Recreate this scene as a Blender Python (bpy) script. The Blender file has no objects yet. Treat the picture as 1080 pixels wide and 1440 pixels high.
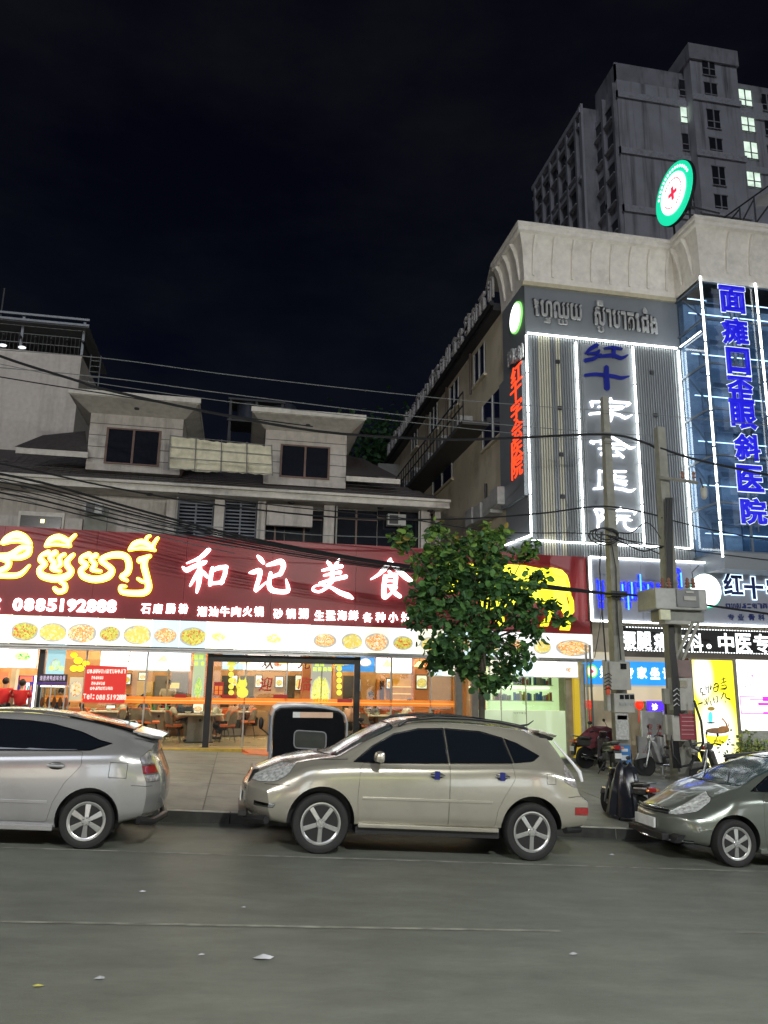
import bpy, bmesh, math, random
import numpy as np
from mathutils import Vector, Matrix
random.seed(7)
rad = math.radians
SC = bpy.context.scene
COL = SC.collection

# ------------------------------------------------------------------ camera
F, YAW, PITCH, ROLL, CH = 1080.0, .18, .2217, .0175, 2.0
_f = np.array([math.sin(YAW)*math.cos(PITCH), math.cos(YAW)*math.cos(PITCH), math.sin(PITCH)])
_r = np.array([math.cos(YAW), -math.sin(YAW), 0.0])
_u = np.cross(_r, _f)
CR = math.cos(ROLL)*_r + math.sin(ROLL)*_u
CU = -math.sin(ROLL)*_r + math.cos(ROLL)*_u
cam = bpy.data.cameras.new('camera'); camo = bpy.data.objects.new('camera', cam); COL.objects.link(camo)
camo.matrix_world = Matrix(((CR[0], CU[0], -_f[0], 0), (CR[1], CU[1], -_f[1], 0), (CR[2], CU[2], -_f[2], CH), (0, 0, 0, 1)))
cam.sensor_fit = 'VERTICAL'; cam.sensor_height = 36; cam.lens = 27; cam.clip_end = 2000; cam.clip_start = .05
SC.camera = camo
SC.cycles.use_denoising = True
SC.cycles.max_bounces = 6; SC.cycles.transparent_max_bounces = 12
SC.cycles.sample_clamp_indirect = 6
SC.view_settings.view_transform = 'Standard'; SC.view_settings.look = 'None'
SC.view_settings.exposure = 0; SC.view_settings.gamma = 1

# ------------------------------------------------------------------ night sky
W = bpy.data.worlds.new('World'); SC.world = W; W.use_nodes = True
nt = W.node_tree; nt.nodes.clear()
wo = nt.nodes.new('ShaderNodeOutputWorld'); bg = nt.nodes.new('ShaderNodeBackground')
sky = nt.nodes.new('ShaderNodeTexSky'); sky.sky_type = 'NISHITA'; sky.sun_disc = False
sky.sun_elevation = rad(-7); sky.sun_rotation = rad(160)
tc = nt.nodes.new('ShaderNodeTexCoord'); nz = nt.nodes.new('ShaderNodeTexNoise'); nz.inputs['Scale'].default_value = 2.6; nz.inputs['Detail'].default_value = 7
nz.inputs['Roughness'].default_value = .6
mp = nt.nodes.new('ShaderNodeMapping'); mp.inputs['Scale'].default_value = (1, 1, 2.4)
cr = nt.nodes.new('ShaderNodeValToRGB'); cr.color_ramp.elements[0].position = .38; cr.color_ramp.elements[0].color = (.0011, .0014, .0036, 1)
cr.color_ramp.elements[1].position = .72; cr.color_ramp.elements[1].color = (.0052, .0056, .0075, 1)
ad = nt.nodes.new('ShaderNodeMixRGB'); ad.blend_type = 'ADD'; ad.inputs[0].default_value = .05
nt.links.new(tc.outputs['Generated'], mp.inputs['Vector']); nt.links.new(mp.outputs[0], nz.inputs['Vector'])
sz_ = nt.nodes.new('ShaderNodeSeparateXYZ'); nt.links.new(tc.outputs['Generated'], sz_.inputs[0]); hz = nt.nodes.new('ShaderNodeValToRGB'); hz.color_ramp.elements[0].position = .05; hz.color_ramp.elements[0].color = (.0010, .0022, .0055, 1)
hz.color_ramp.elements[1].position = .62; hz.color_ramp.elements[1].color = (0, 0, .0006, 1); nt.links.new(sz_.outputs[2], hz.inputs[0]); a2 = nt.nodes.new('ShaderNodeMixRGB'); a2.blend_type = 'ADD'; a2.inputs[0].default_value = 1
nt.links.new(nz.outputs['Fac'], cr.inputs[0]); nt.links.new(cr.outputs[0], a2.inputs[1]); nt.links.new(hz.outputs[0], a2.inputs[2]); nt.links.new(a2.outputs[0], ad.inputs[1]); nt.links.new(sky.outputs[0], ad.inputs[2])
nt.links.new(ad.outputs[0], bg.inputs[0]); bg.inputs[1].default_value = 1.0
nt.links.new(bg.outputs[0], wo.inputs[0])

# soft fill lamp, added to stand in for the city skyglow
mo = bpy.data.lights.new('skyglow_fill', 'SUN'); mo.energy = .52; mo.angle = rad(25); mo.color = (.80, .86, 1)
moo = bpy.data.objects.new('skyglow_fill', mo); COL.objects.link(moo); moo.rotation_euler = (rad(50), 0, rad(-20))

LAMP_POWER = 5000.0

# ------------------------------------------------------------------ projection of photo points on to real planes
def ray(px, py):
    return _f + CR*(px-540)/F - CU*(py-720)/F
def at(px, py, Y):
    d = ray(px, py); t = Y/d[1]
    return (t*d[0], Y, CH+t*d[2])
def atx(px, py, X):
    d = ray(px, py); t = X/d[0]
    return (X, t*d[1], CH+t*d[2])
def XZ(px, py, Y):
    p = at(px, py, Y); return p[0], p[2]

# ------------------------------------------------------------------ scene graph helpers
PW = {}          # world origin of each parent
def link(o): COL.objects.link(o); return o
def tag(o, label=None, cat=None, group=None, kind=None):
    if label: o['label'] = label
    if cat: o['category'] = cat
    if group: o['group'] = group
    if kind: o['kind'] = kind
    return o
def thing(name, label, cat, loc=(0, 0, 0), group=None, rz=0, kind=None):
    o = bpy.data.objects.new(name, None); link(o); o.location = loc; o.rotation_euler = (0, 0, rz)
    o.empty_display_size = .2
    PW[o.name] = Vector(loc)
    return tag(o, label, cat, group, kind)
def org(p):
    return PW.get(p.name, Vector((0, 0, 0))) if p is not None else Vector((0, 0, 0))
def obj(name, me, mat=None, parent=None, smooth=False, local=False):
    """link a mesh as one object; vertices are in world units unless local, and are moved to the parent's origin"""
    if mat is not None:
        if isinstance(mat, (list, tuple)):
            if len(me.materials) == 0:
                for m in mat: me.materials.append(m)
        elif len(me.materials) == 0: me.materials.append(mat)
    o = bpy.data.objects.new(name, me); link(o)
    if parent is not None:
        o.parent = parent
        if not local:
            g = org(parent)
            if g.length > 0: me.transform(Matrix.Translation(-g))
            PW[o.name] = g
        else: PW[o.name] = Vector((0, 0, 0))
    if smooth:
        for p in me.polygons: p.use_smooth = True
    return o
def kids(o): return [c for c in bpy.data.objects if c.parent == o]
def copy_tree(o, parent=None):
    c = o.copy(); link(c); c.parent = parent
    for ch in list(o.children): copy_tree(ch, c)
    return c
def dup(root, loc, rz=None, label=None, group=None):
    c = copy_tree(root); c.location = loc
    if rz is not None: c.rotation_euler = (0, 0, rz)
    if label: c['label'] = label
    if group: c['group'] = group
    return c

class MB:
    def __init__(s): s.v = []; s.f = []; s.m = []; s.cm = 0
    def add(s, vs, fs):
        b = len(s.v); s.v += [tuple(v) for v in vs]; s.f += [tuple(b+i for i in f) for f in fs]; s.m += [s.cm]*len(fs)
    def box(s, x0, x1, y0, y1, z0, z1):
        if x1 < x0: x0, x1 = x1, x0
        if y1 < y0: y0, y1 = y1, y0
        if z1 < z0: z0, z1 = z1, z0
        s.add([(x0, y0, z0), (x1, y0, z0), (x1, y1, z0), (x0, y1, z0), (x0, y0, z1), (x1, y0, z1), (x1, y1, z1), (x0, y1, z1)],
              [(0, 3, 2, 1), (4, 5, 6, 7), (0, 1, 5, 4), (1, 2, 6, 5), (2, 3, 7, 6), (3, 0, 4, 7)]); return s
    def hexa(s, p):      # 8 points, bottom 4 ccw then top 4
        s.add(p, [(0, 3, 2, 1), (4, 5, 6, 7), (0, 1, 5, 4), (1, 2, 6, 5), (2, 3, 7, 6), (3, 0, 4, 7)]); return s
    def quad(s, a, b, c, d): s.add([a, b, c, d], [(0, 1, 2, 3)]); return s
    def prism_xz(s, pts, y0, y1):   # polygon in xz extruded along y
        n = len(pts)
        a = sum(pts[i][0]*pts[(i+1) % n][1]-pts[(i+1) % n][0]*pts[i][1] for i in range(n))
        if a < 0: pts = pts[::-1]
        v = [(x, y0, z) for x, z in pts]+[(x, y1, z) for x, z in pts]
        s.add(v, [tuple(range(n)), tuple(range(2*n-1, n-1, -1))]+[(i, i+n, (i+1) % n+n, (i+1) % n) for i in range(n)]); return s
    def prism_yz(s, pts, x0, x1):
        n = len(pts)
        a = sum(pts[i][0]*pts[(i+1) % n][1]-pts[(i+1) % n][0]*pts[i][1] for i in range(n))
        if a < 0: pts = pts[::-1]
        v = [(x0, y, z) for y, z in pts]+[(x1, y, z) for y, z in pts]
        s.add(v, [tuple(range(n-1, -1, -1)), tuple(range(n, 2*n))]+[(i, (i+1) % n, (i+1) % n+n, i+n) for i in range(n)]); return s
    def tube(s, pts, r, n=6, cap=True):
        pts = [Vector(p) for p in pts]; R = r if isinstance(r, (list, tuple)) else [r]*len(pts)
        b = len(s.v); up = None
        for i, p in enumerate(pts):
            d = (pts[min(i+1, len(pts)-1)]-pts[max(i-1, 0)])
            if d.length < 1e-9: d = Vector((0, 0, 1))
            d.normalize()
            if up is None: up = Vector((0, 0, 1)) if abs(d.z) < .9 else Vector((1, 0, 0))
            a = d.cross(up)
            if a.length < 1e-4: a = d.cross(Vector((.3, 1, .2)))
            a.normalize(); c = a.cross(d); c.normalize(); up = c
            for k in range(n):
                t = 2*math.pi*k/n; q = p+a*math.cos(t)*R[i]+c*math.sin(t)*R[i]; s.v.append(tuple(q))
        for i in range(len(pts)-1):
            for k in range(n):
                k2 = (k+1) % n; s.f.append((b+i*n+k, b+i*n+k2, b+(i+1)*n+k2, b+(i+1)*n+k)); s.m.append(s.cm)
        if cap:
            s.f.append(tuple(b+k for k in range(n-1, -1, -1))); e = b+(len(pts)-1)*n; s.f.append(tuple(e+k for k in range(n))); s.m += [s.cm]*2
        return s
    def lathe(s, c, axis, prof, n=24):   # prof: list of (dist along axis, radius)
        c = Vector(c); ax = Vector(axis).normalized(); a = ax.cross(Vector((0, 0, 1)))
        if a.length < .1: a = ax.cross(Vector((1, 0, 0)))
        a.normalize(); d = ax.cross(a); b = len(s.v)
        for h, r in prof:
            for k in range(n):
                t = 2*math.pi*k/n; s.v.append(tuple(c+ax*h+(a*math.cos(t)+d*math.sin(t))*max(r, 1e-4)))
        for i in range(len(prof)-1):
            for k in range(n):
                k2 = (k+1) % n; s.f.append((b+i*n+k, b+i*n+k2, b+(i+1)*n+k2, b+(i+1)*n+k)); s.m.append(s.cm)
        s.f.append(tuple(b+k for k in range(n-1, -1, -1))); e = b+(len(prof)-1)*n; s.f.append(tuple(e+k for k in range(n))); s.m += [s.cm]*2
        return s
    def ell(s, c, r, n=12, m=8):
        b = len(s.v)
        for i in range(m+1):
            ph = math.pi*i/m
            for k in range(n):
                t = 2*math.pi*k/n; s.v.append((c[0]+r[0]*math.sin(ph)*math.cos(t), c[1]+r[1]*math.sin(ph)*math.sin(t), c[2]+r[2]*math.cos(ph)))
        for i in range(m):
            for k in range(n):
                k2 = (k+1) % n; s.f.append((b+i*n+k, b+(i+1)*n+k, b+(i+1)*n+k2, b+i*n+k2)); s.m.append(s.cm)
        return s
    def mesh(s, name='m'):
        me = bpy.data.meshes.new(name); me.from_pydata(s.v, [], s.f)
        return me
    def build(s, name, mat, parent=None, smooth=False, bevel=0, local=False, tagk=None, weld=True):
        me = s.mesh(name)
        if isinstance(mat, (list, tuple)):
            for m in mat: me.materials.append(m)
            me.polygons.foreach_set('material_index', s.m)
        bm = bmesh.new(); bm.from_mesh(me)
        if weld: bmesh.ops.remove_doubles(bm, verts=bm.verts, dist=1e-5)
        if bevel > 0:
            es = [e for e in bm.edges if len(e.link_faces) == 2 and e.calc_face_angle(0) > .5]
            bmesh.ops.bevel(bm, geom=es, offset=bevel, segments=2, affect='EDGES', profile=.6, clamp_overlap=True)
        bmesh.ops.recalc_face_normals(bm, faces=bm.faces)
        bm.to_mesh(me); bm.free()
        o = obj(name, me, None if isinstance(mat, (list, tuple)) else mat, parent, smooth, local)
        if smooth: shade(o)
        if tagk: o['kind'] = tagk
        return o
def shade(o, ang=38):
    me = o.data
    for p in me.polygons: p.use_smooth = True
    bm = bmesh.new(); bm.from_mesh(me)
    for e in bm.edges: e.smooth = not (len(e.link_faces) == 2 and e.calc_face_angle(0) > rad(ang))
    bm.to_mesh(me); bm.free()

# ------------------------------------------------------------------ materials
MATS = {}
def N(nt, t, **k):
    n = nt.nodes.new(t)
    for a, b in k.items(): setattr(n, a, b)
    return n
def mat(name, col, rough=.6, metal=0.0, var=.12, scale=6.0, bump=0.0, bscale=40.0, coat=0.0, spec=.5, dirt=0.0, dcol=(.03, .028, .025), dscale=(1, 1, 1), alpha=1.0, stretch=None):
    if name in MATS: return MATS[name]
    m = bpy.data.materials.new(name); m.use_nodes = True; nt = m.node_tree; b = nt.nodes['Principled BSDF']
    b.inputs['Roughness'].default_value = rough; b.inputs['Metallic'].default_value = metal
    b.inputs['Coat Weight'].default_value = coat; b.inputs['Coat Roughness'].default_value = .06
    b.inputs['Specular IOR Level'].default_value = spec
    tc = N(nt, 'ShaderNodeTexCoord'); ns = N(nt, 'ShaderNodeTexNoise'); ns.inputs['Scale'].default_value = scale; ns.inputs['Detail'].default_value = 6
    src = tc.outputs['Object']
    if stretch:
        mp = N(nt, 'ShaderNodeMapping'); mp.inputs['Scale'].default_value = stretch; nt.links.new(src, mp.inputs[0]); src = mp.outputs[0]
    nt.links.new(src, ns.inputs['Vector'])
    mr = N(nt, 'ShaderNodeMapRange'); mr.inputs[1].default_value = .3; mr.inputs[2].default_value = .7; mr.inputs[3].default_value = 1-var; mr.inputs[4].default_value = 1+var
    nt.links.new(ns.outputs['Fac'], mr.inputs[0])
    mx = N(nt, 'ShaderNodeVectorMath', operation='SCALE'); mx.inputs[0].default_value = col[:3]; nt.links.new(mr.outputs[0], mx.inputs['Scale'])
    out = mx.outputs[0]
    if dirt > 0:
        n2 = N(nt, 'ShaderNodeTexNoise'); n2.inputs['Scale'].default_value = 1.7; n2.inputs['Detail'].default_value = 9; n2.inputs['Roughness'].default_value = .65
        mp2 = N(nt, 'ShaderNodeMapping'); mp2.inputs['Scale'].default_value = dscale; nt.links.new(tc.outputs['Object'], mp2.inputs[0]); nt.links.new(mp2.outputs[0], n2.inputs['Vector'])
        rp = N(nt, 'ShaderNodeMapRange'); rp.inputs[1].default_value = .5; rp.inputs[2].default_value = .72; rp.inputs[4].default_value = dirt; nt.links.new(n2.outputs['Fac'], rp.inputs[0])
        mm = N(nt, 'ShaderNodeMixRGB'); mm.inputs[2].default_value = (*dcol, 1); nt.links.new(rp.outputs[0], mm.inputs[0]); nt.links.new(out, mm.inputs[1]); out = mm.outputs[0]
    nt.links.new(out, b.inputs['Base Color'])
    if bump > 0:
        n3 = N(nt, 'ShaderNodeTexNoise'); n3.inputs['Scale'].default_value = bscale; n3.inputs['Detail'].default_value = 4; nt.links.new(src, n3.inputs['Vector'])
        bp = N(nt, 'ShaderNodeBump'); bp.inputs['Strength'].default_value = bump; bp.inputs['Distance'].default_value = .02
        nt.links.new(n3.outputs['Fac'], bp.inputs['Height']); nt.links.new(bp.outputs[0], b.inputs['Normal'])
    MATS[name] = m; return m
def emi(name, col, s, base=None, var=0.0, scale=3.0):
    if name in MATS: return MATS[name]
    m = bpy.data.materials.new(name); m.use_nodes = True; nt = m.node_tree; b = nt.nodes['Principled BSDF']
    b.inputs['Base Color'].default_value = (*(base or col)[:3], 1); b.inputs['Roughness'].default_value = .4
    b.inputs['Emission Color'].default_value = (*col[:3], 1); b.inputs['Emission Strength'].default_value = s
    if var > 0:
        tc = N(nt, 'ShaderNodeTexCoord'); ns = N(nt, 'ShaderNodeTexNoise'); ns.inputs['Scale'].default_value = scale; nt.links.new(tc.outputs['Object'], ns.inputs['Vector'])
        mr = N(nt, 'ShaderNodeMapRange'); mr.inputs[1].default_value = .3; mr.inputs[2].default_value = .7; mr.inputs[3].default_value = s*(1-var); mr.inputs[4].default_value = s*(1+var)
        nt.links.new(ns.outputs['Fac'], mr.inputs[0]); nt.links.new(mr.outputs[0], b.inputs['Emission Strength'])
    MATS[name] = m; return m
def glass(name, tint=(.9, .95, .95), refl=.25, rough=.02, clear=.9):
    if name in MATS: return MATS[name]
    m = bpy.data.materials.new(name); m.use_nodes = True; nt = m.node_tree; nt.nodes.clear()
    o = N(nt, 'ShaderNodeOutputMaterial'); tr = N(nt, 'ShaderNodeBsdfTransparent'); gl = N(nt, 'ShaderNodeBsdfGlossy'); mx = N(nt, 'ShaderNodeMixShader'); fr = N(nt, 'ShaderNodeFresnel')
    tr.inputs[0].default_value = (tint[0]*clear, tint[1]*clear, tint[2]*clear, 1); gl.inputs[0].default_value = (1, 1, 1, 1); gl.inputs['Roughness'].default_value = rough
    fr.inputs[0].default_value = 1.5
    ge = N(nt, 'ShaderNodeNewGeometry'); bf = N(nt, 'ShaderNodeMath', operation='SUBTRACT'); bf.inputs[0].default_value = 1; nt.links.new(ge.outputs['Backfacing'], bf.inputs[1]); fm = N(nt, 'ShaderNodeMath', operation='MULTIPLY'); nt.links.new(fr.outputs[0], fm.inputs[0]); nt.links.new(bf.outputs[0], fm.inputs[1])
    nt.links.new(fm.outputs[0], mx.inputs[0]); nt.links.new(tr.outputs[0], mx.inputs[1]); nt.links.new(gl.outputs[0], mx.inputs[2]); nt.links.new(mx.outputs[0], o.inputs[0])
    MATS[name] = m; return m
def food(name, pal, bgc, strength, sc=1.0, disc=.40, center=(.5, .5)):
    """printed picture of a dish, lit from behind; drawn in UV 0-1 with the object's own random offset"""
    if name in MATS: return MATS[name]
    m = bpy.data.materials.new(name); m.use_nodes = True; nt = m.node_tree; b = nt.nodes['Principled BSDF']
    uv = N(nt, 'ShaderNodeUVMap'); oi = N(nt, 'ShaderNodeObjectInfo')
    cb = N(nt, 'ShaderNodeMath', operation='MULTIPLY'); cb.inputs[1].default_value = 37.0; nt.links.new(oi.outputs['Random'], cb.inputs[0])
    n1 = N(nt, 'ShaderNodeTexNoise', noise_dimensions='4D'); n1.inputs['Scale'].default_value = 13*sc; n1.inputs['Detail'].default_value = 5
    nt.links.new(uv.outputs[0], n1.inputs['Vector']); nt.links.new(cb.outputs[0], n1.inputs['W'])
    ramp = N(nt, 'ShaderNodeValToRGB'); el = ramp.color_ramp.elements
    el[0].position = .37; el[0].color = (*pal[0], 1); el[1].position = .63; el[1].color = (*pal[-1], 1)
    for i, c in enumerate(pal[1:-1]):
        e = el.new(.37+.26*(i+1)/(len(pal)-1)); e.color = (*c, 1)
    vo = N(nt, 'ShaderNodeTexVoronoi', voronoi_dimensions='4D'); vo.inputs['Scale'].default_value = 17*sc; nt.links.new(uv.outputs[0], vo.inputs['Vector']); nt.links.new(cb.outputs[0], vo.inputs['W'])
    sc_ = N(nt, 'ShaderNodeSeparateColor'); nt.links.new(vo.outputs['Color'], sc_.inputs[0]); v2 = N(nt, 'ShaderNodeMapRange'); v2.inputs[3].default_value = -.16; v2.inputs[4].default_value = .16; nt.links.new(sc_.outputs[0], v2.inputs[0])
    vm = N(nt, 'ShaderNodeMath', operation='ADD'); nt.links.new(n1.outputs['Fac'], vm.inputs[0]); nt.links.new(v2.outputs[0], vm.inputs[1]); nt.links.new(vm.outputs[0], ramp.inputs[0])
    sp = N(nt, 'ShaderNodeSeparateXYZ'); nt.links.new(uv.outputs[0], sp.inputs[0])
    n0 = N(nt, 'ShaderNodeTexNoise', noise_dimensions='4D'); n0.inputs['Scale'].default_value = 4; nt.links.new(uv.outputs[0], n0.inputs['Vector']); nt.links.new(cb.outputs[0], n0.inputs['W'])
    # distance to the dish centre, wobbling with noise
    sx = N(nt, 'ShaderNodeMath', operation='SUBTRACT'); sx.inputs[1].default_value = center[0]; nt.links.new(sp.outputs[0], sx.inputs[0])
    sy = N(nt, 'ShaderNodeMath', operation='SUBTRACT'); sy.inputs[1].default_value = center[1]; nt.links.new(sp.outputs[1], sy.inputs[0])
    x2 = N(nt, 'ShaderNodeMath', operation='POWER'); x2.inputs[1].default_value = 2; nt.links.new(sx.outputs[0], x2.inputs[0])
    y2 = N(nt, 'ShaderNodeMath', operation='POWER'); y2.inputs[1].default_value = 2; nt.links.new(sy.outputs[0], y2.inputs[0])
    y3 = N(nt, 'ShaderNodeMath', operation='MULTIPLY'); y3.inputs[1].default_value = 1.9; nt.links.new(y2.outputs[0], y3.inputs[0])
    ss = N(nt, 'ShaderNodeMath', operation='ADD'); nt.links.new(x2.outputs[0], ss.inputs[0]); nt.links.new(y3.outputs[0], ss.inputs[1])
    rt0 = N(nt, 'ShaderNodeMath', operation='SQRT'); nt.links.new(ss.outputs[0], rt0.inputs[0])
    fr_ = N(nt, 'ShaderNodeMath', operation='FRACT'); m7 = N(nt, 'ShaderNodeMath', operation='MULTIPLY'); m7.inputs[1].default_value = 7.31; nt.links.new(oi.outputs['Random'], m7.inputs[0]); nt.links.new(m7.outputs[0], fr_.inputs[0])
    rt = N(nt, 'ShaderNodeMath', operation='MULTIPLY_ADD'); rt.inputs[1].default_value = .15; nt.links.new(fr_.outputs[0], rt.inputs[0]); nt.links.new(rt0.outputs[0], rt.inputs[2])
    ad = N(nt, 'ShaderNodeMath', operation='MULTIPLY_ADD'); ad.inputs[1].default_value = .35; nt.links.new(n0.outputs['Fac'], ad.inputs[0]); nt.links.new(rt.outputs[0], ad.inputs[2])
    r1 = N(nt, 'ShaderNodeMapRange'); r1.inputs[1].default_value = disc+.16; r1.inputs[2].default_value = disc+.2; r1.inputs[3].default_value = 1; r1.inputs[4].default_value = 0
    nt.links.new(ad.outputs[0], r1.inputs[0])
    r2 = N(nt, 'ShaderNodeMapRange'); r2.inputs[1].default_value = disc+.05; r2.inputs[2].default_value = disc+.08; r2.inputs[3].default_value = 1; r2.inputs[4].default_value = 0
    nt.links.new(rt.outputs[0], r2.inputs[0])
    rim = N(nt, 'ShaderNodeMixRGB'); rim.inputs[2].default_value = (.42, .42, .38, 1)
    bgr = N(nt, 'ShaderNodeValToRGB'); bgr.color_ramp.interpolation = 'CONSTANT'; bgr.color_ramp.elements[0].color = (*bgc, 1); bgr.color_ramp.elements[1].position = .75; bgr.color_ramp.elements[1].color = (bgc[0]*.62, bgc[1]*.80, bgc[2]*.88, 1)
    e_ = bgr.color_ramp.elements.new(.5); e_.color = (bgc[0]*.95, bgc[1]*.93, bgc[2]*.74, 1); nt.links.new(oi.outputs['Random'], bgr.inputs[0]); nt.links.new(bgr.outputs[0], rim.inputs[1]); nt.links.new(r2.outputs[0], rim.inputs[0])
    mx = N(nt, 'ShaderNodeMixRGB'); nt.links.new(r1.outputs[0], mx.inputs[0]); nt.links.new(rim.outputs[0], mx.inputs[1]); nt.links.new(ramp.outputs[0], mx.inputs[2])
    nt.links.new(mx.outputs[0], b.inputs['Base Color']); nt.links.new(mx.outputs[0], b.inputs['Emission Color']); b.inputs['Emission Strength'].default_value = strength
    b.inputs['Roughness'].default_value = .35
    MATS[name] = m; return m
def uvquad(name, x0, x1, z0, z1, y, m, parent, thick=.02, skew=0.0):
    """thin print facing the street (-Y) with UVs on its face"""
    me = MB().box(x0, x1, y, y+thick, z0, z1).mesh(name)
    uvl = me.uv_layers.new(name='UVMap')
    for lp in me.loops:
        c = me.vertices[lp.vertex_index].co
        uvl.data[lp.index].uv = ((c.x-x0)/(x1-x0), (c.z-z0)/(z1-z0))
    if skew:
        for v in me.vertices: v.co.x += (v.co.z-z0)*skew
    return obj(name, me, m, parent)

# ------------------------------------------------------------------ lettering
GC = {}
def glyph(ch, bold=0.0, depth=.04, mode='solid'):
    """mesh of one character, em height 1, from Blender's built-in font"""
    k = (ch, round(bold, 4), round(depth, 4), mode)
    if k in GC: return GC[k]
    c = bpy.data.curves.new('glyph', 'FONT'); c.body = ch; c.size = 1; c.extrude = depth if mode != 'outline' else 0; c.bevel_depth = bold; c.bevel_resolution = 0 if mode != 'outline' else 1
    c.resolution_u = 3
    if mode == 'outline': c.fill_mode = 'NONE'
    o = bpy.data.objects.new('glyph', c); link(o)
    dg = bpy.context.evaluated_depsgraph_get(); me = bpy.data.meshes.new_from_object(o.evaluated_get(dg))
    bpy.data.objects.remove(o); bpy.data.curves.remove(c)
    n = len(me.vertices); a = np.zeros(n*3); me.vertices.foreach_get('co', a); a = a.reshape(-1, 3)
    bb = (a[:, 0].min(), a[:, 0].max(), a[:, 1].min(), a[:, 1].max()) if n else (0, .3, 0, .3)
    GC[k] = (me, bb); return GC[k]
def put(ch, cx, cz, w, h, plane, m, parent, name='letter', bold=.02, depth=.04, mode='solid', face='front', fit=True, tilt=0.0, slant=0.0):
    """one character centred at (cx,cz) filling w x h on a wall; face front: plane is Y; face side: plane is X and cx is a Y"""
    me0, bb = glyph(ch, bold, depth, mode)
    me = me0.copy(); gw, gh = bb[1]-bb[0], bb[3]-bb[2]
    if fit: sx, sz = w/max(gw, .02), h/max(gh, .02)
    else: sx, sz = w, h
    if ch == '一': sz = sx*.9
    if ch in '1:.Tl' and fit: sx = min(sx, sz)
    mx, my = (bb[0]+bb[1])/2, (bb[2]+bb[3])/2
    s = min(abs(sx), abs(sz))
    n = len(me.vertices); a = np.zeros(n*3); me.vertices.foreach_get('co', a); a = a.reshape(-1, 3)
    X = (a[:, 0]-mx)*sx; Z = (a[:, 1]-my)*sz; D = a[:, 2]*s
    X = X + Z*slant
    if tilt: X, Z = X*math.cos(tilt)-Z*math.sin(tilt), X*math.sin(tilt)+Z*math.cos(tilt)
    if face == 'front': out = np.stack([cx+X, plane-D, cz+Z], 1)
    elif face == 'side': out = np.stack([plane-D, cx-X, cz+Z], 1)
    me.vertices.foreach_set('co', out.astype(np.float32).ravel()); me.update()
    return obj(name, me, m, parent)
def text_px(s, pxs, py, wpx, hpx, Y, m, parent, **k):
    """characters at photo columns pxs on the wall plane Y"""
    for i, ch in enumerate(s):
        if ch == ' ': continue
        yy = py[i] if isinstance(py, (list, tuple)) else py
        x, z = XZ(pxs[i], yy, Y); x1, _ = XZ(pxs[i]+wpx/2, yy, Y); x0, _ = XZ(pxs[i]-wpx/2, yy, Y); _, z1 = XZ(pxs[i], yy-hpx/2, Y); _, z0 = XZ(pxs[i], yy+hpx/2, Y)
        put(ch, x, z, x1-x0, z1-z0, Y, m, parent, **k)
def lin(a, b, n): return [a+(b-a)*i/(n-1) for i in range(n)] if n > 1 else [a]
def strokes(ch, st, conv, Y, m, parent, depth=.06, name='letter', gap=0.0):
    """brush character: strokes are lists of (px,py,width px) in a local pixel frame; conv maps to photo pixels -> metres on plane Y"""
    mb = MB()
    for q, s in enumerate(st):
        P = []
        for (x, y, w) in s:
            X, Z = conv(x, y); P.append((X, Z, w*conv.k))
        # resample with Catmull-Rom
        R = []
        for i in range(len(P)-1):
            p0 = P[max(i-1, 0)]; p1 = P[i]; p2 = P[i+1]; p3 = P[min(i+2, len(P)-1)]
            for t in [0, .25, .5, .75]:
                R.append(tuple(.5*((2*p1[c])+(-p0[c]+p2[c])*t+(2*p0[c]-5*p1[c]+4*p2[c]-p3[c])*t*t+(-p0[c]+3*p1[c]-3*p2[c]+p3[c])*t**3) if c < 2 else p1[c]+(p2[c]-p1[c])*t for c in range(3)))
        R.append(P[-1])
        L = []; Rr = []
        for i, (x, z, w) in enumerate(R):
            a = R[max(i-1, 0)]; b = R[min(i+1, len(R)-1)]; dx, dz = b[0]-a[0], b[1]-a[1]; l = math.hypot(dx, dz) or 1
            nx, nz = -dz/l*w/2, dx/l*w/2
            L.append((x+nx, z+nz)); Rr.append((x-nx, z-nz))
        yf = Y-depth-q*.0015; n = len(R); b = len(mb.v)
        # rounded ends
        def cap(c, w, ang0):
            return [(c[0]+math.cos(ang0+math.pi*k/4)*w/2, c[1]+math.sin(ang0+math.pi*k/4)*w/2) for k in (1, 2, 3)]
        dx, dz = R[-1][0]-R[-2][0], R[-1][1]-R[-2][1]; a1 = math.atan2(dz, dx)
        dx, dz = R[1][0]-R[0][0], R[1][1]-R[0][1]; a0 = math.atan2(dz, dx)
        for i in range(n-1):
            vs = [(L[i][0], yf, L[i][1]), (Rr[i][0], yf, Rr[i][1]), (Rr[i+1][0], yf, Rr[i+1][1]), (L[i+1][0], yf, L[i+1][1])]
            vb = [(v[0], Y-.005, v[2]) for v in vs]
            mb.add(vs+vb, [(0, 1, 2, 3), (1, 5, 6, 2), (4, 0, 3, 7)])
        for (c, w, aa) in ((R[-1], R[-1][2], a1-math.pi/2), (R[0], R[0][2], a0+math.pi/2)):
            ring = [(c[0]+math.cos(aa+math.pi*k/4)*w/2, c[1]+math.sin(aa+math.pi*k/4)*w/2) for k in range(5)]
            k = len(ring); mb.add([(x, yf, z) for x, z in ring]+[(x, Y-.005, z) for x, z in ring], [tuple(range(k))]+[(i, i+1, i+1+k, i+k) for i in range(k-1)])
    me = mb.mesh(name)
    return obj(name, me, m, parent)
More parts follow.
